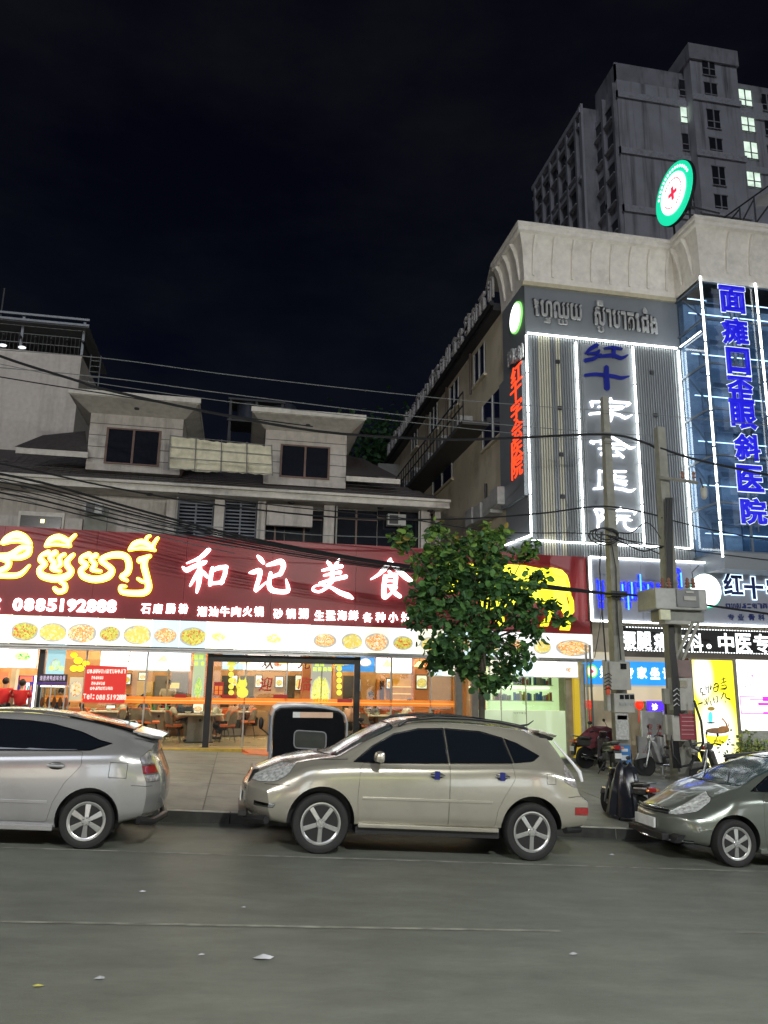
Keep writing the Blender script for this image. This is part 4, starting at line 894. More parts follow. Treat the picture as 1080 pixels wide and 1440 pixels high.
# horizontal bands every second floor
for py in (133, 211, 292): 
    z = XZ(872, py, TY)[1]
    MB().box(TX-.15, sx0-.01, TY-.15, TY-.002, z-.35, z+.35).build('floor_band', TB, tw); MB().box(sx1+.01, 75, TY-.15, TY-.002, z-.35, z+.35).build('floor_band', TB, tw)
    MB().box(TX-.15, TX-.001, TY-.15, TY+4.6, z-.35, z+.35).build('floor_band', TB, tw)
    MB().box(sx0-.1, sx1+.1, TY-1.35, TY-1.201, z-.35, z+.35).build('floor_band', TB, tw)
WL = emi('lit_window', (.80, 1, .82), .85, var=.3, scale=1.2); 
def twin(px, py, w, h, lit, Y=TY):
    x, z = XZ(px, py, Y); k = 1/(XZ(px+10, py, Y)[0]-x)*10; W2, H2 = w/k/2, h/k/2
    o = MB().box(x-W2, x+W2, Y-.06, Y-.003, z-H2, z+H2).build('window', WL if lit else TDK, tw)
    f = MB().box(x-.06, x+.06, Y-.12, Y-.061, z-H2, z+H2); f.box(x-W2, x+W2, Y-.121, Y-.061, z-H2*.3-.05, z-H2*.3+.05)
    f.box(x-W2-.1, x+W2+.1, Y-.122, Y-.061, z-H2-.1, z-H2); f.box(x-W2-.1, x+W2+.1, Y-.122, Y-.061, z+H2, z+H2+.1)
    f.build('window_frame', TWS, o)
for i, py in enumerate((125, 163, 201, 241, 281)): twin(964+i*2.2, py, 17, 23, i == 1)
for i, py in enumerate((94, 130, 168, 208, 248, 288)): twin(996+i*3.6, py, 17, 26, False, TY-1.2)
for i, py in enumerate((138, 174, 212, 252)): twin(1047+i*4.2, py, 18, 23, True)
for i, py in enumerate((290,)): twin(985, 283, 14, 20, False)
for i, py in enumerate((145, 180, 218)): twin(1078+i*4, py, 12, 23, False)
# side face: vertical fins, recessed dark bays, slabs
def sideY(px, py): return atx(px, py, TX)[1]
z = zt-4
nfl = 16
sv = TX
for fl in range(nfl):
    z0 = zt-4.2-fl*3.1
    for b in range(7):
        y0 = TY+1.0+b*2.3+(.9 if b > 1 else 0)
        TX = sv-(1.5 if b > 1 else 0)
        w = MB().box(TX-.06, TX-.003, y0, y0+1.3, z0-1.7, z0).build('window', WL if random.random() < .06 else TDK, tw)
        MB().box(TX-.4, TX-.061, y0-.2, y0+1.5, z0-1.95, z0-1.8).build('sill', TB, w)
        if random.random() < .5: MB().box(TX-.4, TX-.1, y0+1.5, y0+2.1, z0-1.6, z0-1.1).build('air_conditioner', mat('ac_grey', (.22, .22, .22)), w)
for b in range(8):
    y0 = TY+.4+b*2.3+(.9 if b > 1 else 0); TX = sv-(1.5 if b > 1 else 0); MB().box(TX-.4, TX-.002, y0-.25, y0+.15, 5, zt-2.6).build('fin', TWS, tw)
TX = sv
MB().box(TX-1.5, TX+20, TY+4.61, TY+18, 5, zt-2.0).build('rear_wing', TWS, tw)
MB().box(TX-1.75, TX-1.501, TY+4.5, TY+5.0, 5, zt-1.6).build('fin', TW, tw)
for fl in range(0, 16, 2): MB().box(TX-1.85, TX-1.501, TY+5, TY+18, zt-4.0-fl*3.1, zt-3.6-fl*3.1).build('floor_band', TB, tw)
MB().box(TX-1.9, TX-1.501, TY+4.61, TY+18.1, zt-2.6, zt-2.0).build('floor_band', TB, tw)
# distant dark tree mass low behind the house
# ------------------------------------------------------------------ CLINIC (grey block with LED edges)
HX, HY = 8.24, 21.0            # front left corner
BX, BY2 = 13.44, 19.57         # glass bay: left edge and front face
HZT = 14.54
GREYF = mat('grey_cladding', (.19, .205, .225), rough=.5, var=.06, scale=1, dirt=.15, dcol=(.12, .12, .12))
RIBM = mat('corrugated_grey', (.24, .25, .26), rough=.4, metal=.35, var=.05)
RIBLIT = mat('corrugated_painted_light', (.50, .47, .36), rough=.45, var=.05)  # beige bands: light falling on the ribs, put into their colour
CORN = mat('cream_cornice', (.82, .77, .70), rough=.7, var=.08, dirt=.3, dcol=(.25, .22, .18))
LED = emi('led_white', (.93, 1, .97), 6.5)
hp = thing('clinic_building', 'grey corrugated clinic block edged with white LED strips and cream cornice', 'clinic', (HX, HY, 0))
MB().box(HX, BX, HY, HY+2.0, 4.9, HZT).build('wall', GREYF, hp)
MB().box(BX, 24, HY, HY+2.0, 4.9, HZT).build('wall', GREYF, hp)
MB().box(HX-.0, 24, HY, HY+9, -1, 4.89).build('ground_floor_wall', mat('beige_render', (.42, .36, .27), rough=.7), hp) if False else None
# vertical ribs on the front between the LED frame
z0, z1 = 5.0, 12.75
rb = MB(); rb2 = MB(); x = HX+.12
bx1, bx2, bx3, bx4 = XZ(757, 560, HY)[0], XZ(775, 560, HY)[0], XZ(782, 560, HY)[0], XZ(790, 560, HY)[0]
while x < BX-.1:
    (rb2 if (bx1 < x < bx2 or bx3 < x < bx4) else rb).box(x, x+.04, HY-.045, HY-.001, z0, z1); x += .082
o = rb.build('cladding_rib', RIBM, hp, weld=False); o['kind'] = 'stuff'; o = rb2.build('painted_light_rib', RIBLIT, hp, weld=False); o['kind'] = 'stuff'
for px, py in ((783, 510), (786, 575), (788, 640), (790, 699), (915, 525), (920, 585)):
    x, z = XZ(px, py, HY); MB().box(x-.06, x+.06, HY-.1, HY-.046, z-.06, z+.06).build('fixing_plate', DK, hp)
# blank panel behind the clinic characters
xa_, xb_ = XZ(822, 600, HY)[0], XZ(893, 600, HY)[0]
MB().box(xa_, xb_, HY-.06, HY-.046, 6.6, 12.6).build('sign_backing', GREYF, hp)
# LED strips
def led(a, b, par=hp, w=.03): return MB().tube([a, b], w, n=6).build('led_strip', LED, par)
lw = HY-.14
def seg(px0, py0, px1, py1, Y=lw, n=1, axis=None):
    a, b = at(px0, py0, Y), at(px1, py1, Y)
    if axis == 'v': xm = (a[0]+b[0])/2; a = (xm, Y, a[2]); b = (xm, Y, b[2])
    if axis == 'h': zm = (a[2]+b[2])/2; a = (a[0], Y, zm); b = (b[0], Y, zm)
    for i in range(n):
        u, v = i/n+.004, (i+1)/n-.004
        led([a[c]+(b[c]-a[c])*u for c in range(3)], [a[c]+(b[c]-a[c])*v for c in range(3)])
seg(740, 470, 747, 755, axis='v', n=5); seg(811, 480, 820, 762, axis='v', n=5); seg(891, 487, 905, 768, axis='v', n=5); seg(953, 493, 974, 772, axis='v', n=5)
seg(741, 468, 953, 490, axis='h', n=6); seg(747, 757, 972, 774, axis='h', n=6)
# lower strip round the left side wall
sxl = HX-.1
led((sxl, HY-.1, 6.33), (sxl, HY+2.0, 6.42))
led((BX-.08, HY-.2, XZ(957, 492, HY)[1]), (BX-.08, BY2+.1, XZ(957, 492, HY)[1]), w=.02); led((BX-.06, HY-.06, 6.5), (BX-.06, HY-.06, 12.7), w=.018)
# side wall of the grey block with the vertical sign
MB().box(HX-.03, HX-.001, HY, HY+2.1, 3.0, HZT).build('side_cladding', GREYF, hp)
y0, z0 = atx(733, 690, HX-.03)[1:]; MB().box(HX-.06, HX-.031, y0, y0+.8, atx(728, 706, HX-.03)[2], atx(728, 684, HX-.03)[2]).build('side_window', WINB, hp)
# lower frontage wall, beige band above the shops
BEI = mat('beige_render', (.42, .36, .27), rough=.7, var=.1, dirt=.2)
MB().box(10.02, 24, HY+.02, HY+.3, 2.4, 4.9).build('fascia_wall', BEI, hp)
# cornice: cove with curved consoles
prof = [(0, 0), (.03, .05), (.03, .22), (.06, .5), (.11, .9), (.2, 1.25), (.34, 1.5), (.36, 1.56), (.5, 1.6), (.5, 1.72), (.56, 1.76), (.56, 1.86)]
def cove(name, path, m, parent):   # path: list of (x,y, nx,ny) corners with outward offset directions
    mb = MB(); vs = []
    for (x, y, nx, ny) in path:
        for (o, h) in prof: vs.append((x+nx*o*.9, y+ny*o*.9, HZT+h))
    n = len(prof); mb.add(vs, [(i*n+j, (i+1)*n+j, (i+1)*n+j+1, i*n+j+1) for i in range(len(path)-1) for j in range(n-1)])
    top = [(x+nx*.5, y+ny*.5, HZT+1.86) for (x, y, nx, ny) in path]+[(path[-1][0], 25, HZT+1.86), (path[0][0], 25.0, HZT+1.86)]
    mb.add(top, [tuple(range(len(top)))])
    return mb.build(name, m, parent)
cove('cornice', [(HX-.02, HY+2.2, -.75, 0), (HX-.02, HY, -.7, -.9), (BX, HY, -.7, -.9), (BX, BY2, -.7, -.9), (24, BY2, 0, -1)], CORN, hp)
def console(x, y, dx, dy, w=.07):
    pts = [(0, .24), (.03, .24), (.07, .5), (.13, .9), (.23, 1.25), (.36, 1.48), (.30, 1.5), (0, 1.5)]
    mb = MB(); n = len(pts)
    tx_, ty_ = -dy, dx
    vs = [(x+dx*(o*.95+.035)-tx_*w/2, y+dy*(o*.95+.035)-ty_*w/2, HZT+h) for o, h in pts]+[(x+dx*(o*.95+.035)+tx_*w/2, y+dy*(o*.95+.035)+ty_*w/2, HZT+h) for o, h in pts]
    mb.add(vs, [tuple(range(n)), tuple(range(2*n-1, n-1, -1))]+[(i, (i+1) % n, (i+1) % n+n, i+n) for i in range(n)])
    return mb.build('console', CORN, hp)
for i in range(8): console(HX+.25+i*.66, HY-.02, 0, -1)
for i in range(3): console(HX-.02, HY+.35+i*.7, -1, 0)
for i in range(5): console(BX+.9+i*.8, BY2-.02, 0, -1)
for i in range(2): console(BX-.02, BY2+.35+i*.6, -1, 0)
MB().box(HX-.12, BX-.05, HY-.1, HY-.005, HZT-.14, HZT-.005).build('string_course', mat('yellowed_stone', (.52, .46, .32), rough=.7), hp)
MB().box(BX-.1, 24, BY2-.1, BY2-.005, HZT-.14, HZT-.005).build('string_course', CORN, hp)
# glass bay
BG = glass('bay_glass', tint=(.75, .86, .98), clear=.8); STF = mat('bay_frame', (.16, .19, .23), rough=.35, metal=.6)
MB().box(BX+.08, 24, HY-.25, HY-.002, 4.9, HZT-.3).build('bay_back_wall', mat('bay_back_wall', (.60, .65, .70), rough=.6), hp)
zs = [5.9, 7.35, 8.8, 10.25, 11.7, 13.15, 14.4]
xs = [BX, BX+.95, BX+1.9, BX+2.85, BX+3.8]
for i in range(len(zs)-1):
    for j in range(len(xs)-1):
        MB().box(xs[j]+.03, xs[j+1]-.03, BY2-.006, BY2+.006, zs[i]+.03, zs[i+1]-.03).build('glass_pane', BG, hp)
    MB().box(BX-.006, BX+.006, BY2+.06, HY-.06, zs[i]+.03, zs[i+1]-.03).build('glass_pane', BG, hp)
    MB().box(BX+.3, xs[-1], BY2+.3, HY-.26, zs[i]-.1, zs[i]-.02).build('bay_floor', mat('bay_slab', (.45, .50, .56)), hp)
    MB().tube([(BX+.1, BY2+.12, zs[i]+.05), (BX+.1, HY-.3, zs[i+1]-.1)], .03, n=6).build('brace', STEEL, hp)
    MB().box(BX+.5, BX+.9, HY-.3, HY-.251, zs[i]+.2, zs[i]+1.1).build('inner_panel', mat('inner_panel', (.36, .40, .44)), hp)
    MB().box(BX+1.5, BX+2.5, HY-.32, HY-.251, zs[i]+.1, zs[i]+1.2).build('inner_window', mat('inner_window', (.20, .27, .36), rough=.2), hp)
    MB().box(xs[1]-.3, xs[2], HY-.7, HY-.62, zs[i]+1.0, zs[i]+1.16).build('inner_duct', STEEL, hp)
for z in zs:
    MB().box(BX-.03, xs[-1], BY2-.03, BY2+.03, z-.03, z+.03).build('transom', STF, hp); MB().box(BX-.032, BX+.032, BY2, HY-.01, z-.031, z+.031).build('transom', STF, hp)
for x in xs: MB().box(x-.034, x+.034, BY2-.034, BY2+.034, 5.6, 14.5).build('mullion', STF, hp)
for z in (6.6, 8.1, 9.5, 11.0, 12.4, 13.8, 14.3): MB().box(BX+.1, xs[-1], BY2+.9, BY2+.93, z, z+.018).build('bay_tube_lamp', emi('bay_lamp_blue', (.60, .76, .92), 6.0), hp)
seg(984, 387, 1017, 785, Y=BY2-.12, axis='v', n=8); seg(1068, 398, 1094, 790, Y=BY2-.12, axis='v', n=8)
MB().box(BX-.02, 24, BY2-.06, HY, 5.4, 5.88).build('bay_base', GREYF, hp)
# roof edge
# tall blue vertical characters on the bay
bl = thing('bay_sign', 'tall column of blue characters with white outlines on the glass bay', 'sign', (15, BY2-.2, 10))
BLU = emi('deep_blue_letter', (.012, .010, .55), .7); WOUT = emi('white_letter_edge', (.75, .85, 1), 1.1)
for ch, px, py in (('面', 1030, 421), ('瘫', 1033.5, 466), ('口', 1038, 508), ('歪', 1041, 548), ('眼', 1046, 585), ('斜', 1051, 629), ('医', 1055, 673), ('院', 1060, 719)):
    text_px(ch, [px], py, 36 if ch != '口' else 32, 37, BY2-.2, BLU, bl, bold=.032, depth=.03)
    text_px(ch, [px], py, 38.5 if ch != '口' else 34.5, 39.5, BY2-.165, WOUT, bl, bold=.05, depth=.01, name='letter_edge')
for x in (14.55, 15.1): MB().box(x, x+.03, BY2-.12, BY2-.09, 6.5, 14.2).build('sign_rail', STF, bl)
# 红十字会医院 in wide clerical characters on the ribbed front
cl = thing('clinic_name_sign', 'six wide clerical characters down the grey front, upper two blue and unlit', 'sign', (10.2, HY-.1, 9.5))
BLM = mat('blue_unlit_letter', (.012, .02, .24), rough=.35); LWB = emi('letter_cool_white', (.93, .96, 1), 2.6)
cz = Conv(690, 290, 4.32, HY-.07)
strokes('红', [[(640, 848, 26), (600, 872, 22), (575, 896, 12)], [(590, 900, 12), (640, 895, 22), (655, 880, 14)], [(575, 940, 24), (620, 930, 22), (665, 905, 14)], [(690, 866, 12), (740, 862, 20), (790, 870, 14)], [(745, 865, 20), (742, 915, 22)], [(660, 916, 16), (740, 910, 24), (790, 926, 20), (828, 908, 8)]], cz, HY-.07, BLM, cl)
strokes('十', [[(572, 1030, 16), (640, 1024, 20), (740, 1036, 22), (790, 1046, 20), (836, 1036, 8)], [(700, 982, 26), (700, 1040, 30), (704, 1106, 32)]], cz, HY-.07, BLM, cl)
def wstrokes(ch, st, *a, **k): strokes(ch, [[(x, y, w*.72) for x, y, w in q] for q in st], *a, **k)
cz = Conv(700, 560, 4.154, HY-.07)
wstrokes('字', [[(655, 2, 12), (662, 18, 16)], [(540, 24, 12), (640, 22, 12), (765, 30, 14), (750, 48, 10)], [(545, 20, 12), (550, 50, 12)], [(585, 52, 10), (650, 50, 12), (735, 55, 12), (660, 76, 10)], [(535, 94, 14), (600, 88, 14), (700, 98, 16), (742, 116, 20), (780, 100, 6)], [(655, 72, 16), (662, 110, 18), (652, 138, 14), (640, 140, 8)]], cz, HY-.07, LWB, cl)
wstrokes('会', [[(655, 222, 14), (610, 250, 16), (540, 252, 12), (560, 268, 8)], [(660, 226, 14), (720, 262, 18), (770, 292, 20), (798, 286, 6)], [(600, 268, 10), (700, 270, 12), (730, 274, 8)], [(588, 295, 10), (660, 292, 12), (735, 300, 12)], [(640, 300, 12), (600, 330, 12), (700, 336, 12)], [(690, 312, 12), (730, 346, 16)]], cz, HY-.07, LWB, cl)
wstrokes('医', [[(590, 424, 14), (592, 480, 16), (586, 528, 16)], [(590, 428, 10), (660, 428, 12), (745, 430, 12)], [(560, 530, 14), (640, 524, 14), (720, 532, 18), (770, 544, 20), (800, 530, 6)], [(650, 440, 10), (630, 458, 10)], [(640, 458, 8), (740, 462, 12)], [(620, 482, 10), (750, 486, 12)], [(682, 448, 12), (672, 495, 12), (640, 512, 8)], [(690, 490, 12), (745, 508, 14)]], cz, HY-.07, LWB, cl)
wstrokes('院', [[(565, 652, 14), (585, 700, 16), (583, 762, 14)], [(568, 650, 12), (620, 658, 14), (600, 685, 12), (618, 700, 12), (596, 722, 10)], [(712, 638, 10), (718, 650, 12)], [(660, 664, 12), (720, 656, 12), (800, 662, 12), (796, 680, 8)], [(680, 688, 10), (765, 690, 10)], [(655, 712, 12), (720, 708, 12), (776, 714, 12)], [(695, 715, 12), (680, 745, 12), (650, 760, 8)], [(738, 714, 12), (742, 750, 14), (780, 772, 18), (818, 758, 8)]], cz, HY-.07, LWB, cl)
# metal Khmer name above
kh = thing('khmer_name_sign', 'unlit silver Khmer letters on the grey band below the cornice', 'sign', (10, HY-.05, 13.6))
SIL = mat('silver_letter', (.50, .50, .50), rough=.4, metal=.3); SHD = mat('dark_letter_side', (.04, .04, .045), rough=.6)
def khmer(s, x0, x1, ya, yb, h, Y, m, parent, bold=.03, shadow=None, sub=.55):
    """visual-order Khmer; _ marks a subscript, ^ a mark above the previous letter"""
    cells = []; i = 0
    while i < len(s):
        if s[i] in '_^': cells[-1][1].append((s[i], s[i+1])); i += 2
        else: cells.append((s[i], [])); i += 1
    wd = [{' ': .9}.get(c[0], max(.35, glyph(c[0], bold, .04)[1][1]-glyph(c[0], bold, .04)[1][0])) if c[0] != ' ' else .9 for c in cells]
    tot = sum(wd)+.1*len(wd); p = 0
    for c, w in zip(cells, wd):
        u0 = p/tot; u1 = (p+w)/tot; p += w+.1
        if c[0] == ' ': continue
        pxc = x0+(x1-x0)*(u0+u1)/2; wp = (x1-x0)*(u1-u0); py = ya+(yb-ya)*(u0+u1)/2
        text_px(c[0], [pxc], py, wp, h, Y, m, parent, bold=bold)
        if shadow: text_px(c[0], [pxc-2.0], py-1.4, wp, h, Y+.05, shadow, parent, bold=bold, name='letter_side')
        for k, d in c[1]:
            text_px(d, [pxc+(wp*.1 if k == '_' else 0)], py+(h*.72 if k == '_' else -h*.72), wp*.62, h*.34, Y, m, parent, bold=bold*1.2, name='letter')
khmer('ៃហ_វឈ_យយ', 751, 820, 432, 440, 23, HY-.1, SIL, kh, shadow=SHD)
khmer('ស^់_បាបាតេជ^ិង', 836, 926, 444, 458, 25, HY-.1, SIL, kh, shadow=SHD)
# round lamp and red characters on the side wall
rl = thing('round_side_lamp', 'glowing white oval lamp on the side wall of the grey block under the cornice', 'lamp', atx(727, 447, HX-.03))
y_, z_ = atx(727, 447, HX-.03)[1:]
MB().lathe((HX-.032, y_, z_), (-1, 0, 0), [(0, .52), (.06, .52)], 28).build('rim', emi('green_rim', (.3, .9, .2), .8), rl, smooth=False)
MB().lathe((HX-.093, y_, z_), (-1, 0, 0), [(0, .46), (.02, .46), (.04, .4)], 28).build('lens', emi('round_lamp_white', (1, 1, .97), 2.6), rl)
vs_ = thing('side_vertical_sign', 'narrow vertical sign with glowing red characters on the side of the grey block', 'sign', (HX-.1, HY+.8, 9))
MB().box(HX-.16, HX-.031, HY+.08, HY+2.2, 7.6, 11.9).build('sign_board', GREYF, vs_)
RDL = emi('red_neon', (1, .06, .015), 1.7)
for ch, a, b in (('红', 726, 526), ('十', 725, 549), ('字', 726, 576), ('会', 727, 603), ('医', 727, 631), ('院', 727, 657)):
    y_, z_ = atx(a, b, HX-.17)[1:]; put(ch, y_, z_, .95, .62, HX-.17, RDL, vs_, bold=.0, face='side', depth=.02)
for i, ch in enumerate('សំ២ហ'): y_, z_ = atx(717+i*5, 504-i*3, HX-.17)[1:]; put(ch, y_, z_, .4, .5, HX-.17, SIL, vs_, bold=.02, face='side')
# rooftop oval emblem sign
Yo = 22.0
ro = thing('round_rooftop_sign', 'tilted round green and white emblem sign with a red cross on the clinic roof', 'sign', at(947, 314, Yo))
cxo, czo = XZ(947, 272, Yo)
def ringpts(rx, rz, n=40, ph=0): 
    out = []
    for k in range(n):
        t = 2*math.pi*k/n; a, b = rx*math.cos(t), rz*math.sin(t)
        out.append((cxo+a*math.cos(-.27)-b*math.sin(-.27)*1.0, czo+a*math.sin(-.27)+b*math.cos(-.27)))
    return out
# disc turned away from the street so that it reads as an oval
def odisc(R0, name, m, yoff, th=.03, cx=0, cz=0, n=40, pts=None):
    mb = MB(); vs = []; P = pts or [(R0*math.cos(2*math.pi*k/n), R0*math.sin(2*math.pi*k/n)) for k in range(n)]; n = len(P)
    ax = Vector((.04, -1, 0)).normalized(); ax2 = Vector((0, 0, 1)); nn = ax.cross(ax2).normalized()
    if nn.x > 0: nn = -nn
    c0 = Vector((cxo, Yo, czo))
    for o in (yoff, yoff+th):
        for a, b in P: vs.append(c0+ax*(a+cx)+ax2*(b+cz)+nn*o)
    mb.add(vs, [tuple(range(n-1, -1, -1)), tuple(range(n, 2*n))]+[(i, (i+1) % n, (i+1) % n+n, i+n) for i in range(n)])
    return mb.build(name, m, ro)
GRN = emi('emblem_green', (.01, .62, .33), 1.2); OW = emi('emblem_white', (1, .99, 1), 1.6); ORD = emi('emblem_red', (.8, .03, .08), 1.1)
odisc(1.13, 'back', DK, -.15, .12); odisc(1.1, 'green_ring', GRN, -.028); odisc(.74, 'white_face', OW, .004); 
cr_ = [(-.07, -.25), (.07, -.25), (.07, -.07), (.25, -.07), (.25, .07), (.07, .07), (.07, .25), (-.07, .25), (-.07, .07), (-.25, .07), (-.25, -.07), (-.07, -.07)]
odisc(1, 'red_cross', ORD, .036, .012, pts=cr_)
for k in range(26):
    t = -2.6+k*.2
    if abs(t+1.57) < .2: continue
    odisc(.035, 'laurel_leaf', ORD, .036, .01, cx=.52*math.cos(t-1.57+1.57), cz=.52*math.sin(t), n=6)
for k in range(16):
    t = .35+k*.165; odisc(.055, 'ring_letter', OW, .005, .01, cx=.92*math.cos(t), cz=.92*math.sin(t), n=5)
for d in (-.5, .5): MB().tube([(cxo+.22, Yo+d, czo), (cxo+.3, Yo+d, HZT+1.86)], .04).build('sign_strut', DK, ro)
# roof truss frame on the right
tr = thing('roof_truss_frame', 'dark steel lattice frame standing on the clinic roof at the right edge', 'frame', at(1050, 315, 20.8))
def tb(px0, py0, px1, py1, Y0=21, Y1=21, r=.03): return MB().tube([at(px0, py0, Y0), at(px1, py1, Y1)], r, n=5).build('bar', GALV if r < .028 else DK, tr)
for a in ((1010, 312, 1080, 262), (1012, 322, 1080, 320), (1040, 292, 1042, 320), (1060, 277, 1064, 322), (1020, 318, 1040, 294), (1040, 318, 1060, 280), (970, 290, 1012, 300), (985, 298, 1005, 316), (1060, 318, 1080, 290), (960, 300, 1060, 318)): tb(*a)
MB().hexa([at(1063, 292, 21.2), at(1082, 290, 21.2), at(1082, 290, 21.5), at(1063, 292, 21.5), at(1063, 277, 21.2), at(1082, 270, 21.2), at(1082, 270, 21.5), at(1063, 277, 21.5)]).build('panel', mat('roof_sign_back', (.35, .33, .33)), tr)

# ------------------------------------------------------------------ long side building running back from the street
SDX = HX+.05
YELWALL = mat('yellowish_side_wall', (.62, .54, .40), rough=.8, var=.1, scale=.6, dirt=.55, dcol=(.22, .19, .14), dscale=(1, .6, .5))
sb_ = thing('side_building', 'long pale yellow three storey side wing with balcony running away from the street', 'building', (SDX, 30, 0))
ztp = 14.72; YE = 44.0
MB().box(SDX, SDX+5.1, HY+2.11, YE, -.5, ztp).build('wall', YELWALL, sb_)
MB().box(SDX-.35, SDX+5.2, HY+2.3, YE+.3, ztp, ztp+.28).build('eaves', DK, sb_, bevel=.02)
MB().tube([(SDX-.42, HY+2.2, ztp+.2), (SDX-.42, YE, ztp+.2)], .09, n=8).build('gutter', DK, sb_)
def swin(pxa, pxb, pyt, pyb, name='window'):
    ya, za = atx(pxa, (pyt+pyb)/2, SDX)[1:]; yb, _ = atx(pxb, (pyt+pyb)/2, SDX)[1:]
    pc = (pxa+pxb)/2; z1_ = atx(pc, pyt, SDX)[2]; z0_ = atx(pc, pyb, SDX)[2]; y0, y1 = min(ya, yb), max(ya, yb)
    w = MB().box(SDX-.03, SDX-.002, y0, y1, z0_, z1_).build(name, mat('blue_black_glass', (.015, .02, .06), rough=.1), sb_)
    for y in (y0, (y0+y1)/2, y1): MB().box(SDX-.07, SDX-.031, y-.035, y+.035, z0_, z1_).build('frame', mat('white_frame', (.5, .5, .48)), w)
    MB().box(SDX-.12, SDX-.001, y0-.1, y1+.1, z0_-.1, z0_-.01).build('sill', YELWALL, w)
for a in ((668, 683, 490, 535), (634, 646, 538, 575), (606, 616, 573, 608), (580, 588, 605, 632)): swin(*a)
for a in ((680, 710, 555, 620), (610, 637, 628, 685)): swin(*a, name='tall_window')
for (pxx, t, b) in ((664, 498, 555), (630, 545, 600), (602, 575, 625)):
    y, z = atx(pxx, t, SDX)[1:]; z2 = atx(pxx, b, SDX)[2]; MB().tube([(SDX-.08, y, z2), (SDX-.08, y, z)], .05, n=6).build('drain_pipe', mat('pipe_brown', (.12, .09, .07)), sb_)
# balcony and rail
y0, y1 = atx(688, 575, SDX)[1], atx(572, 680, SDX)[1]; zb_ = atx(640, 640, SDX)[2]-.1
MB().box(SDX-1.0, SDX-.001, y0, y1, zb_-.15, zb_).build('balcony_slab', mat('balcony_dark', (.08, .075, .07)), sb_)
for z in (.55, 1.05): MB().tube([(SDX-.97, y0, zb_+z), (SDX-.97, y1, zb_+z)], .03, n=6).build('handrail', DK, sb_)
n = 26
for i in range(n+1):
    y = y0+(y1-y0)*i/n; MB().tube([(SDX-.97, y, zb_), (SDX-.97, y, zb_+1.05)], .022, n=4).build('baluster', DK, sb_)
for i in range(6):
    y = y0+1+i*(y1-y0-2)/5; MB().box(SDX-.9, SDX-.3, y, y+.8, zb_+.001, zb_+.55).build('air_conditioner', mat('ac_white', (.4, .4, .38)), sb_, bevel=.02)
for (px, py) in ((700, 700), (690, 712), (676, 722), (664, 728)):
    y, z = atx(px, py, SDX-.3)[1:]; MB().box(SDX-.45, SDX-.002, y-.4, y+.4, z-.3, z+.3).build('air_conditioner', mat('ac_white', (.4, .4, .38)), sb_, bevel=.02)
y = atx(683, 740, SDX-.1)[1]; MB().tube([(SDX-.08, y, 5), (SDX-.08, y, 9)], .05).build('drain_pipe', DK, sb_)
# roof lettering along its edge, seen from the side
rl_ = thing('roof_letter_row', 'row of unlit grey roof letters along the edge of the long side wing', 'sign', (SDX-.3, 30, ztp+.5))
yy = HY+2.6; i = 0; TXT = 'ហកសមនរលបតជងយវសហកសមនរលបតហ'
while yy < YE-1:
    put(TXT[i % len(TXT)], yy, ztp+.86+(.06 if i % 3 == 0 else 0), .62, .72+(.14 if i % 3 == 0 else 0), SDX-.32, mat('aged_letter', (.42, .40, .39), rough=.6), rl_, bold=.015, face='side', depth=.04)
    MB().tube([(SDX-.25, yy, ztp+.25), (SDX-.25, yy, ztp+.6)], .025, n=4).build('letter_leg', DK, rl_); yy += .95; i += 1
MB().box(SDX-1.2, SDX+.1, YE-3, YE+.5, 9, 14.2).build('stair_tower', mat('stair_grey', (.2, .2, .19), rough=.8), sb_)

# ------------------------------------------------------------------ clinic shop level
sb = thing('clinic_sign_board', 'grey sign board with blue Khmer letters, white disc and blue outlined characters', 'sign', (12, 20.5, 3.9))
SBY = 20.5; bx0 = XZ(830, 830, SBY)[0]; bz1 = 5.71; bz0 = XZ(833, 873, SBY)[1]
for i in range(6):
    a = bx0+i*1.6; MB().box(a+.003, a+1.597, SBY, SBY+.15, bz0, bz1).build('sign_panel', mat('lilac_grey_panel', (.26, .27, .32), rough=.45, var=.04), sb)
MB().box(bx0, 19.6, SBY+.151, HY-.02, bz0+.05, bz1-.05).build('backing', DK, sb)
for i in range(8): 
    a = bx0+i*1.2; MB().tube([(a+.01, SBY-.04, bz1), (a+1.19, SBY-.04, bz1)], .03, n=6).build('led_strip', LED, sb); MB().tube([(a+.01, SBY-.04, bz0), (a+1.19, SBY-.04, bz0)], .03, n=6).build('led_strip', LED, sb)
MB().tube([(bx0, SBY-.04, bz0), (bx0, SBY-.04, bz1)], .035, n=6).build('led_strip', LED, sb)
BKB = emi('royal_blue_neon', (.01, .02, .95), 1.6); BKC = emi('cyan_core', (.1, .45, 1), 1.6)
for (s, x0, x1, ya, h) in (('ឃ_ញ', 839, 851, 829, 30), ('ពហ_សរៈ^ុឡា', 868, 921, 831, 27), ('ក', 924, 930, 833, 26), ('ដ^ិ', 949, 961, 819, 24)):
    khmer(s, x0, x1, ya, ya+1, h, SBY-.03, BKB, sb, bold=.03)
    for k, c in enumerate([c for c in s if c not in '_^'][:1]): pass
for px, a, b in ((873, 822, 842), (886, 819, 842), (898, 808, 840), (909, 822, 842), (842, 816, 836), (955, 806, 826), (881, 838, 858)):
    x, z = XZ(px, a, SBY); x2, z2 = XZ(px, b, SBY); MB().box(x-.02, x+.02, SBY-.1, SBY-.08, z2, z).build('letter_highlight', BKC, sb)
MB().tube([(XZ(857, 829, SBY)[0], SBY-.06, XZ(857, 829, SBY)[1]), (XZ(925, 849, SBY)[0], SBY-.06, XZ(925, 846, SBY)[1])], .02).build('letter_link', BKB, sb) if False else None
x, z = XZ(991, 832, SBY); k10 = XZ(1001, 832, SBY)[0]-x
